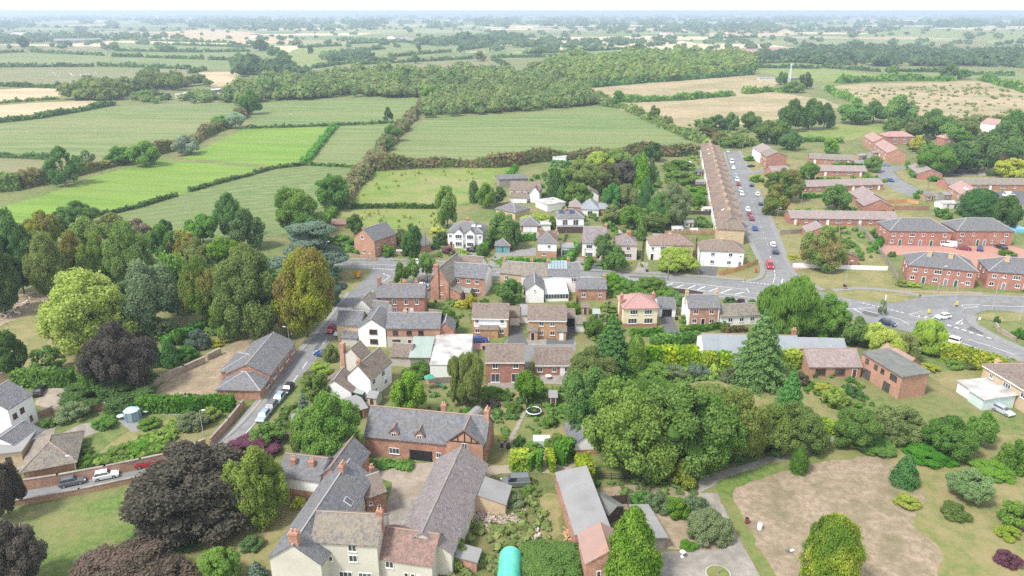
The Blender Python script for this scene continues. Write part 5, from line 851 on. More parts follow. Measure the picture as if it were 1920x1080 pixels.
h = House('salmon roofed brick house with rooflights in front of the grey bungalow row', 'house', RR((1803,339),(1832,356),7.2,9), 4.6, 2.6, 'x', 'brick_orange', 'tile_salmon', 'tile_salmon', F='w.3@2.8 w.7@2.8')
for u in (.6, .75): h.onroof('F', u, .55, .9, 1.2, 'upvc', 'rooflight', None, .3)
House('white house with red roof on the hillside at far right', 'house', AB((1868,249),(1890,247),(1908,238)), 5, 2.8, 'y', 'render_white', 'tile_salmon', 'tile_salmon', F='m.4@3 m.4@.8')
House('salmon roof seen among the dark trees of the estate', 'house', AB((1767,275),(1788,275),8), 4.8, 2.4, 'hip', 'brick_red', 'tile_salmon', 'tile_salmon', F='w.5@3')
House('salmon roofed house behind the yellow tree at the right edge', 'house', AB((1890,307),(1925,306),9), 4.8, 2.4, 'hip', 'brick_red', 'tile_salmon', 'tile_salmon', F='w.5@3')
for a, b, d, l, w_, r_ in (((1766,392),(1800,391),5,'white garden room on the estate with glazed front','render_white','felt_white'), ((1770,375),(1795,374),4,'grey summerhouse beside the white garden room','fence_grey','felt_grey'), ((1735,378),(1752,377),5,'small brown shed by the estate road','timber','tile_brown'), ((1610,300),(1625,298),4,'small shed behind the grey roofed bungalows','timber','felt_grey'), ((1636,294),(1652,293),4,'grey shed by the salmon roofed houses','fence_grey','felt_grey'), ((1260,440),(1280,440),3,'white shed in the terrace gardens','render_white','felt_white'), ((1282,428),(1300,428),3,'pale green shed in the terrace gardens','sheet_green','felt_grey'), ((1213,427),(1232,427),4,'grey roofed shed beside the small conifer','fence_grey','slate_blue'), ((1318,402),(1336,402),3,'white cabin behind the terrace','render_white','felt_white'), ((1306,350),(1330,350),4,'long grey outhouse behind the terrace','fence_grey','felt_grey'), ((1304,330),(1322,330),3.5,'dark pergola shed behind the terrace','dark_timber','slate_dark')):
    h = House(l, 'shed', AB(a, b, d), 2.1, .6, 'x', w_, r_, None, F='w.3@.8 o.7', cat='shed', oh=.15)
# ------------------------------------------------------------ left side
h = House('white house with slate roof, rooflight and dark red windows at left edge', 'house', AB((-50,812),(28,820),(76,790)), 6.0, 2.4, 'y', 'render_white', 'slate', 'ridge_grey', R_='m.2@3.4 m.5@3.6 m.2@1 n.75@1', fm='maroon_frame' if 'maroon_frame' in MAT else 'brown_door')
h = House('low white extension with slate roof and dark red door', 'extension', AB((-20,858),(42,862),(74,828)), 2.6, 1.6, 'y', 'render_white', 'slate', 'ridge_grey', R_='o.6 m.25@.9', cat='house', fm='brown_door')
House('cream brick outbuilding with flat grey roof at the left edge', 'outbuilding', AB((-20,880),(46,872),7), 2.8, .2, 'flat', 'brick_buff', 'felt_grey', None, F='m.6@.9', cat='outbuilding', fm='dark_timber')
House('low garage with broad brown hipped roof behind the roadside wall', 'garage', AB((47,899),(143,880),10), 1.7, 2.6, 'hip', 'brick_old', 'tile_grey', 'ridge_brown', cat='garage', oh=.5)
h = House('long red brick hall with slate roof fronting the village street', 'village_hall', RR((513,624),(462,684),5.4,9.4), 3.1, 2.3, 'x', 'brick_old', 'slate', 'ridge_grey', B='W.15@1.2 W.4@1.2 W.65@1.2 W.88@1.2', cat='hall')
for i, (cx, cy, l, w_, d) in enumerate(((466,664,'hipped slate roofed brick porch block of the hall',9,9), (459,697,'low hipped slate block ending the hall by the hedge',8.5,9))):
    p = G(cx, cy, 4.7-.4*i); House(l, 'hall_block', (Vector((p.x, p.y, 0)), h.e.rotation_euler.z, w_, d), 2.7-.4*i, 2.0, 'hip', 'brick_old', 'slate', 'ridge_grey', B='W.5@.9', cat='hall')
House('brown timber barn roof at the left edge by parked cars', 'cart_shed', AB((-30,724),(24,716),6), 2.4, 1.4, 'x', 'timber', 'tile_brown', None, cat='shed')
# far farms
for a, b, d, e, r_, l, w_, rf in (((100,81),(188,80),40,6,4,'large grey barn of the far farm at upper left','fence_grey','felt_grey'), ((60,79),(82,78),20,5,4,'red brick house of the far farm at upper left','brick_red','tile_red'), ((970,84),(998,85),25,4,2,'low white farm shed on the far hill','render_white','felt_white'), ((992,79),(1012,79),20,6,4,'white farmhouse with red roof on the far hill','render_white','tile_salmon'), ((1004,85),(1018,84),15,4,2,'second white farm shed on the far hill','render_white','felt_grey'), ((740,73),(766,72),30,5,3,'pale far farmhouse among trees','render_white','tile_brown'), ((1425,152),(1453,152),12,3,1,'grey pump house by the mast on the dry hill','render_cream','felt_grey'), ((1478,152),(1498,151),10,3,1,'low grey shed beside the mast','fence_grey','felt_grey'), ((330,184),(352,183),10,3,.5,'pale container shed in the wood yard','render_white','felt_white'), ((350,181),(366,180),10,3,.5,'white container shed in the wood yard','render_white','felt_white'), ((312,184),(320,183),8,4,.5,'dark container in the wood yard','black','slate_dark'), ((392,176),(424,173),12,3,.8,'long pale shed of the wood yard','felt_grey','felt_white'), ((1385,105),(1412,104),14,4,2,'dark red barn at the edge of the far wood','brick_red','tile_red'),
    ((20,67),(44,67),30,6,4,'far white farm building at upper left','render_white','felt_white'), ((470,70),(488,70),24,6,4,'far pale cottage beyond the straw field','render_white','tile_brown'), ((1240,66),(1262,66),30,6,4,'far white house in the hazy trees','render_white','tile_salmon')):
    House(l, 'farm_building', AB(a, b, d), e, r_, 'x', w_, rf, None, cat='building', det=0)

for a, b, d, l, w_, r_ in (((835,620),(848,620),3,'small brown shed beside the white tile hung semi','timber','slate'), ((862,560),(880,562),3,'little grey shed in the walled garden','fence_grey','felt_grey'), ((1112,602),(1124,602),3,'green topped shed behind the carport gardens','fence_grey','sheet_green'), ((1090,590),(1104,590),3,'small brown shed behind the brick cottage','timber','tile_brown'), ((690,762),(706,764),3,'low pale lean-to shed by the white cottages','render_cream','felt_grey'), ((664,790),(690,782),6,'pale roofed outhouse at the left end of the long brick house','brick_old','felt_grey'), ((1030,762),(1044,762),3,'dark garden shed behind the bungalow','dark_timber','felt_grey'), ((1035,452),(1046,452),3,'white shed behind the hipped brick house','render_white','felt_grey'), ((1160,448),(1174,448),3,'brown shed behind the pink house','timber','felt_grey'), ((1225,455),(1240,455),3,'grey shed behind the tan semi','fence_grey','felt_grey'), ((1590,420),(1602,420),3,'small shed at the end of the bungalow gardens','timber','felt_grey'), ((550,806),(564,804),2.5,'pale green garden shed by the purple shrub','sheet_green','felt_grey')):
    House(l, 'shed', AB(a, b, d), 2.0, .7, 'x', w_, r_, None, F='o.5', cat='shed', oh=.15)
# ------------------------------------------------------------ trees of the park on the left
for a in [
 (24,468,84,150,'tall','leaf_dark','dark tall tree at the left edge above the churchyard'), (-8,520,70,150,'tall','leaf_dark','dark leaning tree cut by the left edge'),
 (78,432,58,70,'broad','leaf_gold','olive-yellow tree behind the dark churchyard trees'), (86,495,66,112,'tall','leaf_olive','slim olive tree standing over the churchyard path'),
 (140,400,66,44,'broad','leaf_dark','dark flat crown against the bright green field'), (140,478,50,92,'tall','leaf_gold','narrow yellow-green tree behind the bright lime maple'),
 (166,440,62,62,'broad','leaf_olive','round olive crown in the middle of the park'), (186,484,70,86,'broad','leaf_autumn','tree browning with autumn in the middle of the park'),
 (112,428,44,46,'broad','leaf_mid','green crown behind the olive-yellow tree'), (241,474,80,112,'tall','leaf_mid','full green tree centre of the park'), (206,424,52,46,'broad','leaf_olive','small olive crown at the back of the park'),
 (256,432,50,40,'broad','leaf_brown','tan dried crown at the back of the park'), (300,452,48,60,'broad','leaf_mid','mid green tree behind the silver birch'), (308,424,28,24,'broad','leaf_dark','small dark round crown beside the maize field'),
 (157,577,166,134,'spread','leaf_lime','bright lime-yellow spreading maple on the park lawn'), (264,553,116,122,'broad','leaf_grey','fine twiggy grey-green tree on the park lawn'), (323,528,62,132,'tall','leaf_mid','tall deep green tree right of the twiggy grey tree'),
 (340,458,56,50,'broad','leaf_gold','yellow-green crown at the back of the park right'), (368,470,46,44,'broad','leaf_olive','low olive crown behind the autumn lime tree'), (378,543,76,118,'broad','leaf_autumn','lime tree with browning lower leaves by the hall yard'), (360,500,50,60,'broad','leaf_olive','olive crown behind the browning lime tree'),
 (466,545,116,138,'broad','leaf_olive','large green-grey tree beside the hall'), (418,470,56,48,'broad','leaf_fresh','fresh green crown in the row behind the hall'), (456,478,46,42,'broad','leaf_olive','grey-olive crown left of the blue cedar'), (423,592,52,74,'tall','leaf_fresh','bright ivy green tree below the large grey tree'),
 (567,545,106,148,'broad','leaf_gold','yellow-olive lime tree overhanging the village street'), (378,428,56,52,'broad','leaf_mid','round green tree on the maize field edge'), (426,402,44,74,'tall','leaf_dark','tall dark poplar-like tree on the maize field edge'), (460,426,58,68,'broad','leaf_dark','dark tree right of the tall one on the field edge'),
 (560,395,80,78,'broad','leaf_mid','big green tree in front of the pasture corner'), (578,432,70,54,'broad','leaf_dark','dark broad crown below the big pasture corner tree'), (622,358,52,58,'broad','leaf_mid','green tree at the lower end of the rust hedge'),
 (215,668,118,120,'broad','leaf_copper','dark copper beech above the parked cars'), (208,735,150,74,'shrub','leaf_dark','dark green yew mass under the copper beech'), (170,700,46,70,'tall','leaf_mid','green tree squeezed left of the copper beech'),
 (10,662,56,80,'broad','leaf_dark','dark bush tree at the left edge by the lawn'), (86,672,54,48,'sparse','leaf_mid','thin young tree alone on the dry lawn'), (300,612,56,36,'sparse','leaf_grey','low pale tree in the shade of the park'),
 (352,912,244,172,'spread','leaf_copper','huge dark copper beech over the lane'), (2,915,64,110,'broad','leaf_copper','copper crown cut by the left edge'), (24,1040,112,130,'broad','leaf_copper','copper beech filling the lower left corner'), (235,1074,220,80,'spread','leaf_brown','brown leaved beech along the bottom edge'), (410,1058,70,70,'broad','leaf_fresh','fresh green tree at the bottom edge beside the beech'),
 (482,905,100,126,'broad','leaf_privet','loose pale green tree beside the copper beech'), (616,795,108,118,'broad','leaf_mid','large green tree left of the long brick house'), (575,815,60,80,'broad','leaf_olive','olive tree behind the slate outbuilding'), (640,828,60,64,'broad','leaf_dark','dark green tree at the end of the long brick house'), (592,725,46,50,'broad','leaf_olive','olive garden tree beside the white cottage'),
 (766,737,60,76,'broad','leaf_fresh','round bright green garden tree behind the long brick house'), (874,708,64,88,'willow','leaf_olive','weeping willow behind the long brick house'), (991,722,52,52,'broad','leaf_fresh','yellow-green garden tree beside the trampoline'),
 (1112,752,108,118,'broad','leaf_mid','dark full tree left of the large rounded trees'), (1108,690,84,80,'broad','leaf_olive','grey-green tree behind the red brick bungalow'), (1180,802,148,150,'broad','leaf_fresh','largest rounded tree beside the slate garden building'), (1286,792,156,150,'broad','leaf_mid','broad light green tree at the centre of the copse'), (1390,790,100,118,'broad','leaf_olive','olive birch at the right of the copse'), (1448,798,84,84,'broad','leaf_olive','olive shrubby tree by the concrete drive'), (1230,735,90,60,'broad','leaf_mid','green crown at the back of the copse'), (1340,745,80,60,'broad','leaf_olive','olive crown at the back of the copse'),
 (1487,574,106,98,'willow','leaf_fresh','big rounded willow beside the main road'), (1557,588,80,70,'broad','leaf_mid','dark green tree right of the roadside willow'), (1604,618,54,50,'broad','leaf_mid','green roadside tree above the blue bungalow'), (1640,628,44,44,'broad','leaf_lime','yellow-green roadside tree left of the parked dark car'), (1664,648,70,56,'broad','leaf_lime','pale yellow-green tree behind the red tiled roof'), (1742,628,60,56,'willow','leaf_lime','weeping yellow tree at the road edge'), (1700,650,46,46,'broad','leaf_olive','dull olive tree between the two yellow trees'), (1655,575,16,30,'sparse','leaf_grey','thin pale sapling against the road'),
 (1134,464,40,48,'broad','leaf_dark','dark round tree in front of the plum roofed house'), (1157,484,38,42,'broad','leaf_mid','small green roadside tree before the pink house'), (1270,484,74,42,'spread','leaf_lime','yellow-green spreading tree on the pavement'), (336,636,30,40,'shrub','leaf_hedge','dark garden bush by the park hedge'),
 (772,452,36,60,'tall','leaf_conifer','dark green conifer-like tree left of the gabled outbuilding'), (838,385,40,66,'tall','leaf_mid','tall green tree at the paddock hedge'), (938,428,56,56,'broad','leaf_mid','round green tree behind the white semi'), (962,440,30,44,'tall','leaf_dark','dark tree right of the white semi'), (665,418,28,32,'broad','leaf_mid','small tree behind the tall brick house'),
 (752,510,28,34,'broad','leaf_mid','street tree by the car park, left of three', .45), (775,502,26,34,'broad','leaf_mid','street tree by the car park, middle of three', .45), (800,494,30,38,'broad','leaf_mid','street tree by the car park, right of three', .45), (835,603,42,44,'broad','leaf_mid','green garden tree right of the brick terrace'), (955,545,50,42,'broad','leaf_hedge','dense green garden tree beside the golden shrub'),
 (1110,610,38,36,'broad','leaf_mid','green garden tree behind the carport'), (1205,320,34,64,'cone','leaf_fresh','bright green tall conifer, left of the far conifer pair'), (1222,322,20,60,'cone','leaf_dark','slim dark conifer beside the bright green conifer'), (1213,360,34,54,'cone','leaf_conifer','broad blue-green conifer below the bright conifer'), (1040,345,22,60,'column','leaf_dark','dark columnar cypress above the clipped hedge'), (1053,365,14,40,'column','leaf_dark','shorter cypress beside the tall column'), (1172,322,42,42,'broad','leaf_copper','copper leaved tree among the back gardens'), (1262,378,66,70,'broad','leaf_grey','grey-green broad tree behind the terrace gardens'), (1238,392,46,54,'willow','leaf_fresh','weeping pale green tree in the back gardens'),
 (1095,330,70,54,'broad','leaf_olive','olive tree in the overgrown paddock'), (1060,340,40,40,'broad','leaf_mid','green tree right of the cypress'), (1135,330,56,46,'broad','leaf_rust','brownish tree in the overgrown paddock'), (1128,300,50,30,'broad','leaf_lime','yellow-green tree on the field hedge'), (1160,295,46,30,'broad','leaf_mid','green tree on the field hedge near the cypresses'), (1225,283,34,30,'broad','leaf_dark','dark round tree on the field hedge'), (1195,305,30,30,'broad','leaf_mid','green tree behind the bright conifer'), (1150,370,40,48,'tall','leaf_conifer','dark tall evergreen above the brown bungalow, left one'), (1176,372,36,48,'tall','leaf_olive','dull tall evergreen above the brown bungalow, right one'), (1085,365,46,40,'broad','leaf_mid','green tree above the brown bungalow'), (1150,400,44,30,'broad','leaf_olive','olive bush tree behind the blue slate bungalow'), (1190,405,56,40,'broad','leaf_mid','broad green tree left of the weeping tree'), (1230,415,44,34,'broad','leaf_mid','green tree in front of the weeping tree'), (1098,425,1,1,'shrub','leaf_mid','')]:
    if a[2] > 1: T(*a)
for a in [
 (1470,344,62,52,'broad','leaf_autumn','browning broad tree on the estate green'), (1453,379,46,38,'broad','leaf_autumn','smaller green tree by the side street'), (1572,368,56,42,'broad','leaf_mid','round green tree in front of the bungalow row'), (1517,320,34,32,'broad','leaf_mid','young green tree in front of the bungalow pair'), (1548,462,78,72,'broad','leaf_autumn','big roadside tree behind the white wall'), (1838,380,68,52,'dome','leaf_conifer','dense dark green rounded tree behind the brick blocks'), (1893,395,52,54,'broad','leaf_dark','dark tree right of the dense rounded tree'), (1638,306,32,26,'broad','leaf_mid','small tree by the estate road junction'), (1898,316,52,36,'broad','leaf_yellow','bright yellow tree at the right edge'),
 (1560,273,26,24,'broad','leaf_fresh','yellow-green tree behind the grey bungalows'), (1483,262,42,30,'broad','leaf_dark','dark tree right of the two storey block'), (1440,246,52,36,'broad','leaf_mid','green tree behind the two storey block'), (1466,240,30,32,'broad','leaf_mid','green tree beside the paddock corner'),
 (1345,228,34,24,'broad','leaf_dark','dark tree, leftmost of the belt above the terrace'), (1372,226,30,28,'broad','leaf_mid','green tree, second of the belt above the terrace'), (1408,226,36,30,'broad','leaf_mid','green tree, third of the belt above the terrace'), (1320,232,34,20,'broad','leaf_mid','low tree at the left end of the belt'), (1486,214,44,50,'broad','leaf_dark','large dark tree of the clump before the dry hill, left'), (1520,212,44,48,'broad','leaf_dark','large dark tree of the clump before the dry hill, middle'), (1548,216,34,40,'broad','leaf_dark','dark tree of the clump before the dry hill, right'), (1600,212,52,32,'broad','leaf_mid','broad tree at the pasture edge'), (1640,208,46,34,'broad','leaf_dark','dark tree beside the broad pasture tree'), (1692,206,62,50,'broad','leaf_mid','large tree in front of the dry hill'), (1755,230,52,46,'broad','leaf_mid','green tree right of the large hill tree'), (1725,238,44,34,'broad','leaf_olive','olive tree above the pink roofed semi'), (1672,238,30,30,'broad','leaf_mid','round tree left of the pink roofed semi'), (1722,268,26,26,'broad','leaf_yellow','yellow tree right of the pink roofed semi'),
 (1760,300,66,46,'broad','leaf_mid','spreading tree left in the estate belt'), (1800,292,60,48,'broad','leaf_dark','dark tree in the middle of the estate belt'), (1842,286,60,56,'tall','leaf_dark','tall dark tree at the right of the estate belt'), (1880,262,56,60,'broad','leaf_dark','dark tree below the white hillside house'), (1905,240,50,60,'broad','leaf_dark','dark tree cut by the right edge'), (1790,250,50,36,'broad','leaf_mid','mid green tree above the estate belt'), (1820,236,34,30,'broad','leaf_olive','olive tree near the hill track'), (1745,285,40,30,'broad','leaf_mid','small tree at the left end of the estate belt'), (1900,282,50,40,'broad','leaf_dark','dark tree left of the salmon roofed house'),
 (1514,150,26,26,'broad','leaf_dark','dark tree right of the mast'), (1466,146,22,20,'broad','leaf_dark','dark tree left of the mast'), (1490,162,40,18,'broad','leaf_mid','low tree below the mast'), (1158,184,24,26,'broad','leaf_mid','round tree at the right end of the young wood'), (1225,212,22,26,'broad','leaf_mid','round tree in the hedge above the big field'), (1250,228,20,20,'broad','leaf_olive','small tree in the hedge above the big field'),
 (727,214,18,24,'broad','leaf_dark','single small tree standing in the corn'), (736,248,32,26,'broad','leaf_mid','round green tree in the rust hedge'), (720,269,30,20,'broad','leaf_dark','dark low tree in the rust hedge'), (808,174,34,24,'broad','leaf_fresh','yellow-green tree at the wood corner'), (114,308,62,62,'sparse','leaf_mid','loose young ash tree in the left hedgerow'), (160,294,30,24,'sparse','leaf_grey','thin pale tree beside the young ash'),
 (222,290,40,30,'broad','leaf_mid','green bush tree in the diagonal hedgerow'), (270,286,52,40,'broad','leaf_mid','largest bush tree in the diagonal hedgerow'), (348,270,50,32,'broad','leaf_silver','silvery willow low in the diagonal hedgerow'), (440,224,36,26,'broad','leaf_silver','silvery willow high in the diagonal hedgerow'), (415,228,32,20,'broad','leaf_mid','green bush beside the high silvery willow'), (470,190,36,38,'broad','leaf_mid','green tree at the top of the diagonal hedgerow'), (488,84,30,18,'broad','leaf_dark','dark copse tree in the far pasture'), (530,104,26,18,'broad','leaf_mid','round tree along the far stream'), (510,94,26,16,'broad','leaf_mid','second round tree along the far stream'), (582,92,12,14,'broad','leaf_dark','small lone tree in the far pale pasture'), (780,110,16,14,'broad','leaf_dark','lone tree on the far field hedge'), (864,90,14,12,'broad','leaf_dark','lone round tree in the far meadow'), (786,88,10,10,'broad','leaf_dark','tiny lone tree in the far meadow'), (1198,92,28,20,'broad','leaf_dark','dark tree at the corner of the far wood'), (1010,94,34,12,'broad','leaf_mid','low clump below the white far farm'), (900,104,22,16,'broad','leaf_olive','olive clump on the far hedge crossing'), (44,78,22,20,'broad','leaf_dark','dark tree beside the far farm barn'), (1780,133,30,24,'broad','leaf_dark','dark tree in the far right hedge'), (1675,131,20,16,'broad','leaf_mid','round tree in the far right hedge'), (1805,138,26,16,'broad','leaf_mid','green tree beside the dark far right tree')]:
    T(*a)
# conifers
for a in [
 (1428,655,112,132,'conifer','leaf_conifer','great blue-green spruce in front of the blue roofed bungalow'), (1147,650,92,108,'conifer','leaf_conifer','tall feathery conifer in front of the yellow house'), (1482,745,66,100,'conifer','leaf_conifer','feathery young spruce on the dry lawn'), (570,770,40,66,'conifer','leaf_blue','small blue spruce beside the parked silver cars'), (480,1070,44,40,'conifer','leaf_blue','blue spruce tip at the bottom edge'), (305,985,120,84,'conifer','leaf_conifer','dark green conifer under the huge copper beech'), (1192,668,32,82,'column','leaf_fresh','bright green clipped column beside the yellow hedge'), (290,662,24,50,'cone','leaf_conifer','narrow dark conifer right of the copper beech'), (317,660,38,50,'cone','leaf_conifer','clipped green cone beside the gravel terrace'), (1186,1022,116,150,'cone','leaf_fresh','huge clipped yew in front of the carport'), (1204,428,22,44,'cone','leaf_mid','small pointed conifer behind the pink house'), (1500,862,31,53,'dome','leaf_hedge','clipped egg shaped bush on the bare lawn'), (1562,1046,92,150,'column','leaf_hedge_y','golden clipped conifer at the edge of the bare lawn'), (888,360,16,40,'column','leaf_dark','slim cypress at the paddock corner'), (912,365,36,40,'broad','leaf_mid','round tree right of the slim cypress'), (936,365,26,30,'broad','leaf_dark','dark bush tree left of the timbered farmhouse'), (575,468,130,100,'cedar','leaf_blue','big blue cedar behind the yellow-olive lime tree'), (622,520,54,96,'cedar','leaf_blue','lower blue cedar beside the village street')]:
    T(*a)
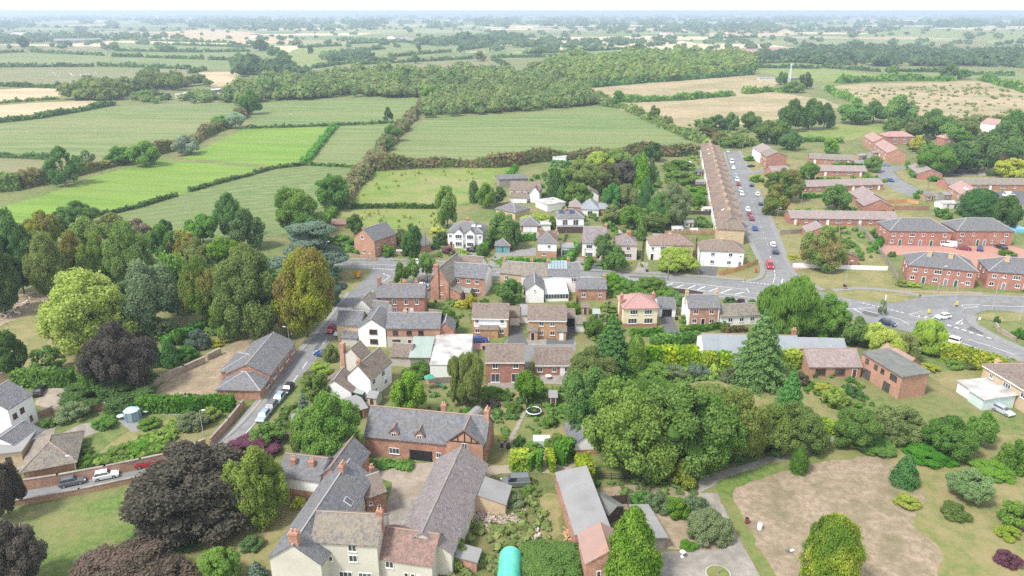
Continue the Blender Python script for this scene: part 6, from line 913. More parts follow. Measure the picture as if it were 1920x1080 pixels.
# shrubs and garden bushes
for a in [
 (477,838,92,40,'leaf_purple','purple leaved shrub at the lane bend'), (500,818,62,54,'leaf_mid','round green shrub beside the purple shrub'), (780,696,48,32,'leaf_hedge','wide green shrub in the workshop garden'), (882,568,26,34,'leaf_yellow','golden shrub beside the dense green garden tree'), (866,571,24,18,'leaf_yellow','bright yellow-green shrub in the walled garden'), (907,567,18,14,'leaf_hedge','small green ball shrub on the garden lawn'), (370,640,44,44,'leaf_blue','grey-green bush by the gravel terrace'), (405,645,24,16,'leaf_yellow','yellow flowering bush near the hall yard'), (440,628,26,18,'leaf_lime','yellow-green bush under the ivy tree'), (345,665,46,34,'leaf_hedge','green bushes along the stone wall'), (135,775,54,44,'leaf_grey','grey-green willowy bush by the brick wall'), (198,792,44,28,'leaf_mid','leafy bush beside the blue summerhouse'), (278,795,40,26,'leaf_fresh','round bush on the lawn below the summerhouse'), (150,845,40,26,'leaf_dark','dark clipped bush above the roadside wall'), (170,862,44,26,'leaf_mid','green bush along the roadside wall, left'), (218,852,50,34,'leaf_mid','green bush along the roadside wall, right'), (262,840,60,30,'leaf_fresh','flower border of the dry garden'), (360,790,60,40,'leaf_grey','pale bushes by the street wall lamp'), (395,778,34,32,'leaf_lime','yellow-green bush inside the street wall'), (90,795,24,20,'leaf_mid','green bush beside the white house'), (230,1,1,1,'leaf_mid',''),
 (560,945,26,26,'leaf_yellow','yellow bush beside the farmhouse wing'), (470,1020,44,34,'leaf_dark','dark bush on the farmhouse lawn'), (850,1040,54,60,'leaf_olive','olive shrub in the rubble garden'), (1035,1055,120,70,'leaf_mid','wide green bush beside the polytunnel'), (955,940,50,36,'leaf_grey','grey-green bush before the parked van'), (990,920,26,22,'leaf_mid','small bush at the right of the parked van'), (1075,925,1,1,'leaf_mid',''), (1330,990,78,70,'leaf_grey','grey-green domed bush beside the concrete drive'), (1270,955,46,46,'leaf_fresh','green bush left of the domed grey bush'), (1305,950,50,44,'leaf_grey','silvery bush behind the domed grey bush'), (1235,945,44,42,'leaf_grey','grey bush beside the carport'), (1200,935,40,32,'leaf_hedge','green bush above the black boarded shed'), (1282,890,58,58,'leaf_privet','yellow-green privet ball at the drive corner'), (1290,1022,30,22,'leaf_hedge','small clipped bush beside the terrace'), (1230,665,40,1,'leaf_mid',''), (1228,700,62,44,'leaf_fresh','bright low spreading bush below the yellow hedge'), (1262,698,48,34,'leaf_grey','grey-green bush below the yellow hedge'), (1310,697,40,32,'leaf_blue','blue-green juniper in the border'), (1338,698,26,28,'leaf_lime','yellow-green bush right of the blue juniper'), (1368,705,32,34,'leaf_grey','pale tall bush left of the great spruce'), (1394,706,28,26,'leaf_purple','dull red bush at the foot of the great spruce'), (1544,728,32,22,'leaf_yellow','yellow flowering bush on the dry lawn'), (1567,748,50,46,'leaf_lime','yellow-green bush near the flat roofed house'), (1598,735,36,26,'leaf_conifer','dark low bush by the paving'), (1595,712,16,14,'leaf_hedge','small ball bush in the paved court'), (1556,700,18,22,'leaf_mid','bush between the arched windows'), (1526,702,12,18,'leaf_mid','small bush left of the arched windows'), (1500,712,30,30,'leaf_brown','brown bush at the corner of the brick bungalow'), (1740,690,34,20,'leaf_yellow','yellow bush by the lower lawn'), (1790,685,30,20,'leaf_fresh','ball bush below the golden hedge, left'), (1815,682,36,22,'leaf_olive','olive bush below the golden hedge'), (1855,684,46,26,'leaf_mid','green bush below the golden hedge, right'), (1890,1048,44,34,'leaf_purple','dark purple bush on the lower right lawn'), (1905,970,60,60,'leaf_mid','green garden bush at the right edge'), (1890,1000,40,30,'leaf_lime','yellow bush at the right edge'), (1905,860,60,70,'leaf_mid','leafy garden tree bush at the right edge below the house'),
 (985,865,1,1,'leaf_mid',''), (975,828,22,24,'leaf_dark','dark clipped ball beside the garden path'), (1000,837,36,24,'leaf_fresh','green bush behind the yellow hedge'), (942,822,18,14,'leaf_yellow','yellow bush at the foot of the garden path'), (922,757,30,22,'leaf_copper','dark red bush in the back garden'), (938,757,1,1,'leaf_mid',''), (880,776,24,22,'leaf_hedge','round green bush by the old shed'), (905,776,20,16,'leaf_lime','lime bush right of the old shed'), (965,764,30,24,'leaf_mid','green bush beside the garden path top'), (925,740,44,30,'leaf_mid','green bush under the red brick house'), (1030,790,26,30,'leaf_mid','bush on the stony bed by the trampoline'), (1045,835,44,44,'leaf_mid','bushes behind the yellow hedge, right'), (740,870,70,26,'leaf_weed','') if 0 else (760,872,10,8,'leaf_fresh','small bush at the door of the long brick house'), (814,915,40,50,'leaf_grey','tall grasses beside the plum barn'), (722,835,26,36,'leaf_hedge','ivy climbing the long brick house'), (720,710,24,20,'leaf_mid','green bush beside the white double gabled cottage'), (645,630,22,30,'leaf_fresh','bright bush beside the parked white car'), (620,665,30,40,'leaf_olive','dark bush at the street edge near the blue car'), (585,712,40,34,'leaf_rust','reddish bush by the village street'), (602,695,34,26,'leaf_lime','yellow-green bush by the village street'),
 (1120,615,30,30,'leaf_mid','bush in front of the low garage'), (1150,530,50,36,'leaf_fresh','yellow-green bush on the road bank, left'), (1180,537,34,26,'leaf_mid','green bush on the road bank, middle'), (1222,535,54,34,'leaf_mid','green bush on the road bank, right'), (1205,562,40,28,'leaf_mid','green bushes behind the pink roof'), (1258,562,40,28,'leaf_mid','bushes behind the grey roofed garage'), (1370,565,24,18,'leaf_dark','dark bush behind the low white cottage'), (1390,567,16,14,'leaf_purple','mauve flowering bush behind the low white cottage'), (1412,570,18,20,'leaf_hedge','green bush at the end of the low white cottage'), (1358,607,18,14,'leaf_mid','bush before the low white cottage'), (1284,600,20,18,'leaf_mid','creeper bush at the white cottage corner'), (1075,580,30,26,'leaf_fresh','garden bush behind the tan brick semi'), (1110,582,1,1,'leaf_mid',''), (1145,580,26,18,'leaf_mid','bush behind the cul-de-sac gardens'),
 (728,473,24,26,'leaf_fresh','yellow-green bush right of the tall brick house'), (656,470,36,20,'leaf_fresh','bright bushes left of the tall brick house'), (640,452,50,26,'leaf_mid','hedge bushes left of the tall brick house'), (700,455,1,1,'leaf_mid',''), (752,448,30,36,'leaf_mid','green bush behind the telegraph pole'), (764,470,30,24,'leaf_copper','dark bush beside the signpost'), (816,460,16,24,'leaf_conifer','dark clipped bush by the semi drive'), (826,450,26,30,'leaf_dark','dark bushes left of the white semi'), (842,470,24,16,'leaf_purple','purple bush in front of the white semi'), (868,474,18,14,'leaf_lime','yellow bush in front of the white semi'), (906,472,24,28,'leaf_hedge','round bush beside the semi drive'), (820,432,24,16,'leaf_yellow','yellow bush behind the white semi'), (1110,446,1,1,'leaf_mid',''), (1192,478,12,20,'leaf_hedge','small bush at the pink house corner'), (1010,415,60,30,'leaf_lime','yellow-green bushes behind the grey garages'), (1032,420,24,26,'leaf_mid','green bush right of the yellow-green bushes'), (1250,410,30,22,'leaf_mid','bush at the terrace garden end'), (1170,440,40,24,'leaf_olive','olive bush behind the plum roofed house'), (1234,432,22,20,'leaf_dark','dark bush beside the grey garden shed'),
 (1562,358,1,1,'leaf_mid',''), (1420,336,26,16,'leaf_hedge','low bushes on the corner of the side street'), (1404,298,18,12,'leaf_hedge','bush beside the street head'), (1490,468,24,8,'leaf_yellow','yellow bush at the edge of the dry bank') if 0 else (1488,482,22,9,'leaf_yellow','yellow flowering bush on the dry bank'), (1612,483,16,14,'leaf_mid','round bush in the walled garden'), (1575,455,50,22,'leaf_mid','creeper covered pergola in the walled garden'), (1638,440,16,18,'leaf_mid','bush by the corner of the brick block'), (1672,477,14,12,'leaf_mid','small bush in the paved parking court'), (1690,532,22,14,'leaf_olive','spiky bush at the corner of the brick block'), (1710,533,26,12,'leaf_privet','variegated low bush below the brick block'), (1724,367,22,20,'leaf_hedge','clipped bushes by the estate road'), (1752,336,24,12,'leaf_hedge','hedge clump by the brown roofed bungalow'), (1770,402,30,22,'leaf_mid','green bush behind the brick block'), (1888,475,30,14,'leaf_mid','low bush right of the parked dark car'), (1913,540,26,8,'leaf_mid','low bush below the right brick block'), (1870,600,10,20,'leaf_dark','small conifer bush by the junction wall'), (1912,627,24,24,'leaf_hedge','green bush at the right edge by the junction'), (1310,380,30,26,'leaf_mid','green bush behind the terrace, middle'), (1300,362,50,22,'leaf_fresh','bright bushes behind the terrace'), (1275,335,60,30,'leaf_mid','dense green garden mass behind the terrace'), (1270,312,54,24,'leaf_mid','bushes behind the far terrace gardens'), (1320,420,30,18,'leaf_mid','bush by the terrace end'), (1375,268,50,26,'leaf_mid','bushes at the head of the side street'), (1350,262,36,26,'leaf_rust','brown bush at the far end of the terrace'), (1320,250,50,22,'leaf_rust','brown hedge bushes above the terrace'), (1400,268,26,18,'leaf_olive','low bush above the side street')]:
    if a[2] > 1 and a[3] > 1: T(a[0], a[1], a[2], a[3], 'shrub', a[4], a[5])
# ------------------------------------------------------------ hedges
for px, w_, h_, lf, l, ro in [
 ([(262,771),(350,770),(440,768)], 2.4, 3.0, 'leaf_hedge', 'tall bright green clipped hedge at the hall yard', .04), ([(28,724),(80,722),(140,722)], 2.6, 3.2, 'leaf_hedge', 'dark green hedge between lawn and parked cars', .12), ([(308,652),(350,632),(388,614)], 2, 2.2, 'leaf_hedge', 'green hedge across the park lawn', .08), ([(938,499),(1000,500),(1062,500),(1080,466)], 2.0, 2.4, 'leaf_hedge', 'square clipped hedge round the hipped brick house', .04), ([(973,452),(1004,450)], 1.6, 2.0, 'leaf_hedge', 'short hedge in front of the white garage door', .05), ([(898,480),(928,455)], 1.8, 2.4, 'leaf_hedge', 'hedge beside the drive of the teal door garage', .1),
 ([(957,874),(975,876),(990,876)], 3.0, 2.6, 'leaf_hedge_y', 'golden hedge block left of the garden corner', .08), ([(994,876),(1000,878)], 2.6, 2.7, 'leaf_hedge_y', 'golden hedge bush, narrow one of the row', .05), ([(1008,877),(1016,878)], 2.6, 3.0, 'leaf_hedge', 'green hedge block in the golden row', .05), ([(1028,879),(1038,878)], 3.0, 3.0, 'leaf_hedge_y', 'golden hedge block, right of the row', .06), ([(1048,872),(1066,850)], 2.4, 3.2, 'leaf_hedge', 'dark green hedge turning back from the golden row', .08), ([(1082,898),(1108,895)], 3.6, 3.6, 'leaf_hedge_y', 'golden hedge block at the sheet roofed barn', .1),
 ([(1206,684),(1260,684),(1308,684)], 2.6, 4.0, 'leaf_hedge_y', 'long golden topped conifer hedge below the yellow house', .06), ([(1314,692),(1342,692)], 2.4, 3.8, 'leaf_hedge_y', 'golden hedge section left of the great spruce, first', .06), ([(1347,693),(1370,693)], 2.4, 3.8, 'leaf_hedge_y', 'golden hedge section left of the great spruce, second', .06), ([(1452,690),(1500,688)], 2.8, 3.6, 'leaf_hedge_y', 'golden hedge right of the great spruce', .06), ([(1220,646),(1270,644),(1314,638)], 2.2, 2.2, 'leaf_hedge', 'green hedge behind the golden conifer hedge', .06), ([(1182,629),(1243,628)], 1.8, 1.5, 'leaf_hedge', 'low hedge in front of the pale yellow house', .03), ([(1276,622),(1320,620),(1352,614)], 1.6, 1.2, 'leaf_hedge', 'low hedge in front of the brick fronted cottage', .04),
 ([(1352,622),(1400,620)], 1.6, 1.0, 'leaf_rust', 'dry brownish hedge behind the blue bungalow', .1), ([(1762,672),(1800,680),(1850,694),(1898,708)], 3.0, 3.6, 'leaf_hedge_y', 'golden hedge along the main road at right', .05), ([(1025,388),(1060,385),(1088,382)], 1.8, 2.4, 'leaf_hedge', 'clipped hedge below the dark cypresses', .04), ([(1034,312),(1072,316)], 2, 3.0, 'leaf_conifer', 'dark clipped hedge hiding the static caravan', .05), ([(1066,328),(1086,306)], 1.6, 2, 'leaf_hedge', 'hedge line running up to the field by the caravan', .1), ([(944,346),(968,314)], 1.4, 1.6, 'leaf_hedge', 'hedge between pasture and farm track', .1), ([(640,391),(700,390),(818,391)], 1.6, 1.6, 'leaf_dark', 'dark clipped hedge across the two paddocks', .08), ([(1100,508),(1106,488)], 1.2, 1.4, 'leaf_hedge', 'short hedge beside the plum roofed house drive', .05), ([(1135,507),(1142,494)], 1.2, 1.4, 'leaf_hedge', 'short hedge left of the pink house', .05), ([(1610,838),(1560,812),(1530,800)], 2, 2, 'leaf_lime', 'yellow-green border hedge by the drive', .2)]:
    hedge(px, w_, h_, lf, l, ro)
# field hedgerows
for px, w_, h_, lf, l, ro in [
 ([(40,352),(100,340),(170,322),(235,304),(290,290),(345,277),(400,248),(450,222),(474,200)], 6, 4.5, 'leaf_rust', 'overgrown diagonal hedgerow between green fields on the left', .45), ([(-40,294),(60,297),(105,300)], 2.5, 2.2, 'leaf_dark', 'dark low hedge below the large green field', .3), ([(-40,362),(40,354)], 6, 5, 'leaf_mid', 'thick hedgerow at the left edge of the lush field', .4), ([(185,407),(265,388),(330,368)], 1.8, 1.4, 'leaf_dark', 'thin hedge between lush field and maize, lower part', .25), ([(355,360),(400,347),(470,329),(510,317),(570,310)], 1.6, 1.3, 'leaf_dark', 'thin hedge between lush field and maize, upper part', .25), ([(570,310),(600,272),(628,238)], 3, 2.0, 'leaf_hedge', 'hedge up the right side of the small lush field', .25), ([(462,241),(540,239),(622,236),(738,231)], 1.8, 1.3, 'leaf_dark', 'thin hedge between the two corn fields', .3), ([(575,310),(666,314)], 1.4, 1, 'leaf_dark', 'low hedge above the maize field', .3),
 ([(632,392),(660,355),(690,316),(722,275),(756,240),(786,205),(802,186)], 7, 4.0, 'leaf_rust', 'rust coloured hedgerow climbing to the wood', .45), ([(700,318),(760,314),(850,312),(940,312),(990,305),(1060,298),(1110,294),(1190,292),(1260,292),(1320,286)], 7, 4.5, 'leaf_rust', 'tall rusty hedgerow below the big corn field', .45), ([(1130,197),(1175,205),(1240,236),(1300,262),(1330,272)], 6, 3.5, 'leaf_olive', 'hedgerow down the right side of the big corn field', .45), ([(-40,234),(60,224),(140,211),(214,197)], 4, 3, 'leaf_dark', 'dark hedge between straw and green fields at left', .35), ([(-40,197),(50,190),(112,186)], 2, 1.5, 'leaf_olive', 'thin hedge between the two straw fields', .4), ([(1170,192),(1230,190),(1300,186),(1372,179)], 7, 4, 'leaf_mid', 'hedge across the dry scrub fields', .4), ([(1395,176),(1440,172),(1478,172)], 7, 4, 'leaf_mid', 'short hedge below the pump house', .4), ([(1108,164),(1200,156),(1300,149),(1412,140)], 6, 4, 'leaf_dark', 'dark hedge under the right hand wood', .35), ([(1552,170),(1575,182),(1608,194)], 6, 4, 'leaf_mid', 'hedge between the two dry fields', .4), ([(1574,156),(1640,152),(1720,151),(1790,152)], 9, 5, 'leaf_mid', 'hedge along the top of the dry hill', .4), ([(1845,151),(1900,166),(1960,182)], 9, 5, 'leaf_mid', 'hedge down the right of the dry hill', .4), ([(1665,228),(1800,232),(1880,232)], 5, 4, 'leaf_olive', 'hedge along the foot of the dry hill', .4), ([(1470,266),(1540,266),(1580,268)], 3, 2.5, 'leaf_mid', 'hedge along the bottom of the estate paddock', .3), ([(600,430),(625,400)], 4, 3, 'leaf_mid', 'hedge at the left end of the lower paddock', .3)]:
    hedge(px, w_, h_, lf, l, ro, 'hedgerow', cs=None)
FH = [[(60,98.5),(195,104.5)], [(215,96),(380,98.5)], [(385,98),(470,97)], [(210,106.5),(268,107.5)], [(275,108.5),(380,111.5)], [(392,112.5),(455,113.5)], [(-30,126),(90,125.5),(175,125)], [(184,124),(250,126),(356,130)], [(357,138),(385,131)], [(-30,160),(55,164),(160,167)], [(0,100),(46,98)], [(640,98.5),(722,92)], [(730,107.5),(846,97)], [(590,128),(660,118),(740,112)], [(660,122.5),(886,110.5)], [(932,108.5),(1022,107.5)], [(1030,107.5),(1142,105.5)], [(982,101),(1060,98.5)], [(1062,97),(1192,92.5)], [(925,112),(952,126)], [(1410,127),(1535,129)], [(1542,127),(1650,135)], [(1660,134.5),(1792,136)], [(1800,140),(1900,142)], [(300,84),(470,89)], [(560,90),(640,86)], [(650,83),(760,78)], [(860,95),(930,87)], [(1000,96),(1045,93)], [(1420,119),(1500,117)], [(1850,122),(1950,126)], [(1330,73),(1420,70)], [(250,76),(440,81)], [(640,74),(800,82)]]
FN = 'below the far farm barn|above the stream pasture, left of two|above the stream pasture, right of two|short piece before the sheep pasture field gate|long piece above the sheep pasture|right end above the sheep pasture|left edge above the sheep pasture|running along the top of the sheep pasture|at the right corner of the sheep pasture|along the bottom of the sheep pasture|at the left edge below the far farm|rising right of the stream trees|crossing under the lone round tree|curving above the long mixed wood|with a lone tree above the long wood|left piece below the white far farm|right piece below the white far farm|short piece above the white farm lane|running right from the white far farm|dropping to the dark wood corner|above the mast pasture, left|above the mast pasture, middle|above the mast pasture, right|above the dry hill at right edge|under the far straw field|behind the lone pasture tree|high left of the ploughed field|up to the far farm trees|short piece beside the far farm trees|above the pump house pasture|far right below the wooded country|under the far right straw field|under the far left straw field|under the ploughed far field'.split('|')
for i, px in enumerate(FH): hedge(px, 4.5, 3.2, 'leaf_dark', 'distant thin hedge '+FN[i], .35, 'hedgerow', group='distant field hedges')
# ------------------------------------------------------------ woods and the hazy tree masses behind
wood('plantation', [(798,222),(806,196),(850,172),(960,155),(1050,160),(1100,178),(1132,196),(980,209)], 5, 3.3, 7, 'leaf_wood', 'dense young green wood behind the big corn field', 40)
wood('old_wood', [(425,184),(470,164),(600,150),(760,142),(930,141),(1005,148),(1048,160),(960,155),(850,172),(795,184),(640,183),(500,190),(452,198)], 6.5, 4.3, 9, 'leaf_wood', 'long mixed wood across the middle distance', 38)
wood('conifer_wood', [(995,138),(1040,124),(1100,116),(1200,111),(1330,107),(1400,112),(1412,139),(1300,148),(1110,163),(1040,142)], 8, 5, 11, 'leaf_wood', 'dark wood on the rise right of centre', 36)
wood('left_copse', [(118,188),(140,180),(170,172),(230,168),(280,162),(345,158),(396,160),(390,168),(300,172),(250,180),(220,192),(160,190)], 11, 6, 11, 'leaf_wood', 'strip of copse by the wood yard on the left', 38)
wood('yard_trees', [(220,196),(260,182),(330,188),(430,178),(440,192),(380,194),(300,195)], 13, 4.5, 6, 'leaf_wood', 'scrub trees along the wood yard boundary', 34)
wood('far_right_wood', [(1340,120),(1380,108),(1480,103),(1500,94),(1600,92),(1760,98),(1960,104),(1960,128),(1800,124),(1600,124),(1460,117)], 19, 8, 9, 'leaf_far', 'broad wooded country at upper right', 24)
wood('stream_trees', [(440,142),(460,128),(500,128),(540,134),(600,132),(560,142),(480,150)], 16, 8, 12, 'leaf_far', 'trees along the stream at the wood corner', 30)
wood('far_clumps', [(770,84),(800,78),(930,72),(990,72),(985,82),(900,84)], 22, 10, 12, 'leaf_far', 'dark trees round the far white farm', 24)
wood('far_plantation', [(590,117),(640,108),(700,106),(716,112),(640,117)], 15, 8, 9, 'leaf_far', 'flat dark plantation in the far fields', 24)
def hazy(name, n, y0, y1, r, h, label, keep, ncard):
    """tree masses far off: belts and clumps that leave the fields between them open"""
    P = []
    while len(P) < n:
        y = y0*(y1/y0)**rng.uniform(0, 1); x = rng.uniform(-.78, .78)*y
        q = math.sin(x*.0031+1.7*math.sin(y*.0013))+math.sin(y*.0042+x*.0006)+.8*math.sin(x*.0011-y*.0023+2)
        if q > keep or rng.uniform() < .10: P.append((x, y))
    P = np.array(P); V, Q, t = mass_mesh(P, r, h, ncard); tag(link(name, qmesh(name, V, Q, t, 'leaf_far')), label, 'trees', None, 'stuff')
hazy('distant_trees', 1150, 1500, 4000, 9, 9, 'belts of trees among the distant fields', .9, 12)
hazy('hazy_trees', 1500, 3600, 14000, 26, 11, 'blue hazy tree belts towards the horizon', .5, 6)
# weeds and rough plants as ground cover
def cover(name, px, n, r, h, leaf, label, ncard=10):
    poly = [(p.x, p.y) for p in PL(px)]; xs, ys = zip(*poly); P = np.stack([rng.uniform(min(xs), max(xs), n*3), rng.uniform(min(ys), max(ys), n*3)], 1); P = P[inpoly(P, poly)][:n]
    V, Q, t = mass_mesh(P, r, h, ncard); tag(link(name, qmesh(name, V, Q, t, leaf)), label, 'plants', None, 'stuff')
cover('weeds', [(870,900),(960,925),(1010,900),(1030,1000),(1060,1100),(840,1100),(862,1000),(880,950)], 190, .6, .7, 'leaf_olive', 'tall weeds in the rubble garden')
cover('house_border', [(690,862),(776,872),(772,884),(694,876)], 60, .55, .7, 'leaf_fresh', 'low plants along the front of the long brick house')
cover('flower_border', [(165,868),(255,825),(300,812),(350,780),(362,792),(300,850),(210,878)], 110, .7, .9, 'leaf_fresh', 'mixed plants of the garden border')
cover('garden_plants', [(1110,908),(1250,895),(1300,925),(1280,950),(1180,935)], 60, .5, .5, 'leaf_mid', 'low plants on the bare ground behind the barn')
cover('garden_growth', [(700,745),(860,725),(950,735),(985,760),(940,835),(925,790),(800,775),(740,770)], 90, .6, .7, 'leaf_mid', 'low growth in the gardens behind the long brick house')
cover('orchard_saplings', [(655,382),(705,326),(940,320),(900,375),(820,386)], 26, .6, 1.5, 'leaf_lime', 'scattered saplings in the upper paddock', 14)
cover('meadow_saplings', [(615,428),(645,396),(815,396),(820,426)], 40, .5, 1.4, 'leaf_lime', 'scattered saplings in the lower paddock', 14)
cover('scrub_tufts', [(1560,168),(1850,158),(1960,190),(1960,228),(1780,226),(1690,202)], 230, 1.3, 1.2, 'leaf_olive', 'dark tufts dotted over the dry hill', 8)
cover('undergrowth', [(60,560),(150,520),(380,470),(520,500),(620,480),(640,560),(560,600),(400,640),(350,600),(200,520)], 160, 1.6, 1.3, 'leaf_dark', 'shaded undergrowth beneath the park trees', 10)
cover('terrace_gardens', [(1245,300),(1310,296),(1340,420),(1262,420)], 70, 1.0, 1.3, 'leaf_mid', 'mixed planting of the terrace back gardens', 12)
cover('copse_floor', [(1120,860),(1200,870),(1300,880),(1440,862),(1500,830),(1480,800),(1250,770),(1120,800)], 160, 1.1, 1.2, 'leaf_dark', 'undergrowth at the foot of the copse', 12)

for a in [(1340,806,110,124,'broad','leaf_fresh','fresh green crown in the middle right of the copse'), (1505,800,84,80,'broad','leaf_mid','pale green tree at the right end of the copse'), (1610,800,84,70,'broad','leaf_mid','green garden tree below the flat roofed house'), (1690,792,76,66,'broad','leaf_olive','olive garden tree right of the flat roofed house'), (1780,815,86,74,'broad','leaf_mid','broad garden tree at the right lawn'), (1840,800,60,60,'broad','leaf_fresh','fresh green tree below the peach brick house'), (1700,880,50,60,'cone','leaf_conifer','dark garden conifer on the right lawn'), (1820,905,70,60,'broad','leaf_grey','grey-green tree on the right lawn')]: T(*a)
for a in [(1640,835,70,36,'leaf_mid','border bush below the garden tree, left'), (1740,850,80,36,'leaf_hedge','border bush below the garden tree, middle'), (1860,880,70,40,'leaf_fresh','border bush below the peach brick house'), (1700,940,44,30,'leaf_privet','low golden bush on the right lawn'), (1790,960,50,36,'leaf_mid','round green bush on the right lawn')]: T(a[0], a[1], a[2], a[3], 'shrub', a[4], a[5])
for nm, px, n, r_, h_, lf, l in [('back_garden_plants', [(985,730),(1060,725),(1065,790),(1010,830),(985,800)], 60, .6, .8, 'leaf_mid', 'mixed planting in the trampoline garden'), ('cottage_garden_plants', [(540,760),(650,760),(670,790),(560,830),(520,800)], 90, .8, 1.0, 'leaf_mid', 'dense planting below the white cottages'), ('road_bank_plants', [(1110,540),(1160,528),(1262,545),(1262,560),(1180,556),(1120,560)], 120, .8, 1.0, 'leaf_mid', 'green growth on the main road bank'), ('border_plants', [(1205,690),(1370,694),(1376,712),(1260,720),(1200,712)], 90, .7, .9, 'leaf_mid', 'mixed border below the golden hedges'), ('roadside_growth', [(1440,600),(1520,612),(1620,628),(1740,650),(1740,664),(1620,650),(1480,630)], 150, 1.0, 1.4, 'leaf_mid', 'undergrowth below the roadside trees'), ('courtyard_plants', [(790,560),(850,565),(1000,580),(1000,600),(880,600),(800,590)], 70, .6, .8, 'leaf_mid', 'planting in the gardens behind the corner cottage'), ('front_garden_plants', [(820,475),(900,480),(1000,490),(1210,492),(1210,500),(1000,500),(820,484)], 70, .5, .7, 'leaf_mid', 'front garden planting along the main road'), ('back_land_growth', [(950,360),(1030,320),(1230,300),(1250,420),(1150,440),(1040,400)], 260, 1.3, 1.8, 'leaf_mid', 'overgrown gardens behind the main road houses'), ('estate_gardens', [(1500,425),(1640,430),(1660,470),(1620,490),(1560,470),(1510,440)], 70, .7, .9, 'leaf_mid', 'planting in the bungalow gardens'), ('estate_growth', [(1700,262),(1880,250),(1920,300),(1760,306),(1710,290)], 120, 1.6, 1.8, 'leaf_dark', 'undergrowth of the estate tree belt'), ('cottage_border', [(1130,570),(1165,575),(1165,640),(1100,640),(1100,610)], 60, .7, 1.0, 'leaf_mid', 'planting beside the pale yellow house'), ('court_border', [(1500,715),(1610,715),(1640,770),(1560,770),(1510,740)], 60, .5, .6, 'leaf_mid', 'planting in front of the brick bungalow')]: cover(nm, px, n, r_, h_, lf, l, 14)

for nm, px, n, r_, h_, lf, l in [('bungalow_gardens', [(1490,392),(1680,392),(1690,412),(1490,412)], 60, .7, 1.0, 'leaf_mid', 'planting behind the near bungalow row'), ('estate_back_gardens', [(1500,336),(1660,334),(1660,344),(1500,346)], 60, .9, 1.1, 'leaf_mid', 'planting behind the far bungalow row'), ('terrace_front_gardens', [(1342,290),(1352,290),(1392,410),(1384,414)], 60, .6, .9, 'leaf_mid', 'front garden planting along the terrace'), ('paddock_scrub', [(1290,236),(1440,240),(1470,262),(1400,280),(1340,262)], 90, 1.4, 1.6, 'leaf_olive', 'scrub around the head of the side street')]: cover(nm, px, n, r_, h_, lf, l, 14)
for px, lf, l in [([(1700,310),(1712,334)], 'leaf_hedge', 'low hedge beside the brown roofed estate bungalow'), ([(1500,372),(1560,370)], 'leaf_hedge', 'low hedge before the far bungalow row'), ([(1620,330),(1648,345)], 'leaf_mid', 'hedge at the end of the bungalow pair'), ([(1780,386),(1840,400)], 'leaf_hedge', 'hedge behind the right brick block'), ([(1560,312),(1630,314)], 'leaf_hedge', 'hedge between the two bungalow pairs'), ([(1850,330),(1930,332)], 'leaf_dark', 'dark hedge behind the grey bungalow row'), ([(1640,470),(1652,452)], 'leaf_hedge', 'short hedge beside the back left brick block'), ([(1700,262),(1740,280)], 'leaf_mid', 'hedge below the yellow estate tree')]: hedge(px, 1.4, 1.5, lf, l, .12)
# ------------------------------------------------------------ walls and fences
wallrun([(22,922),(112,908),(200,891.5),(266,877.5),(335,863),(385,840)], 1.9, .4, 'wall_brick', 'long brick retaining wall above the lane')
wallrun([(397,836),(430,799),(452,771),(458,764)], 1.7, .35, 'wall_brick', 'brick wall along the village street below the hall')
wallrun([(30,948),(150,926.5),(258,903)], 1.0, .35, 'wall_brick', 'low brick wall between lane and lawn')
wallrun([(266,738),(300,717),(345,697),(383,680)], 1.4, .5, 'stone_wall', 'old pale stone wall beside the bare hall yard', 'stone_wall', 'stone_wall')
wallrun([(391,675),(413,664)], 1.5, .5, 'stone_wall', 'short end piece of the old stone wall', 'stone_wall', 'stone_wall')
wallrun([(1487,501),(1560,504),(1663,507)], 1.3, .25, 'render_white', 'long white garden wall above the roadside grass', 'white_wall', None)
wallrun([(640,478),(668,482),(706,488)], .8, .3, 'wall_brick', 'low brick wall in front of the tall brick house')
wallrun([(76,782),(100,772),(108,778)], 1.2, .35, 'wall_brick', 'curved brick wall beside the white house')
wallrun([(150,770),(190,768),(215,768)], 1.6, .35, 'wall_brick', 'brick wall under the dark yew')
wallrun([(805,590),(842,594)], 1.5, .3, 'wall_brick', 'brick wall of the walled garden')
wallrun([(884,606),(955,606)], 1.4, .3, 'wall_brick', 'brick wall behind the white tile hung semi')
wallrun([(1000,602),(1070,598)], 1.6, .3, 'brick_old', 'orange brick wall behind the tan brick semi')
wallrun([(1690,547),(1780,549),(1840,551)], .5, .2, 'brick_buff', 'low pale wall below the brick blocks')
wallrun([(1866,612),(1873,622),(1890,632),(1903,640)], 1.0, .3, 'stone_wall', 'curved pale wall at the junction corner', 'stone_wall', 'stone_wall')
wallrun([(525,822),(566,826)], 1.2, .3, 'wall_brick', 'brick garden wall behind the purple shrub')
wallrun([(762,592),(790,596)], 1.2, .3, 'wall_brick', 'brick wall beside the brick terrace end')
fence([(1598,417),(1633,451),(1660,490),(1684,527)], 1.8, 'fence_grey', 'long grey panel fence beside the brick blocks')
fence([(1348,516),(1375,511),(1400,503),(1421,494)], 1.5, 'fence_orange', 'bright orange panel fence at the street corner')
fence([(1246,441),(1295,440),(1342,440)], 1.7, 'timber', 'brown panel fence behind the hipped semis')
fence([(803,720),(846,718)], 1.5, 'fence_grey', 'grey panel fence beside the weeping willow')
fence([(1122,899),(1170,900),(1252,904)], 1.3, 'black', 'black iron rail fence below the copse', 2.6, 'rail_fence', True)
fence([(1265,549),(1290,551),(1318,556)], 1.3, 'dark_timber', 'dark fence at the main road edge behind the cottage')
fence([(1480,398),(1494,424)], 1.7, 'fence_orange', 'orange fence at the end of the bungalow row')
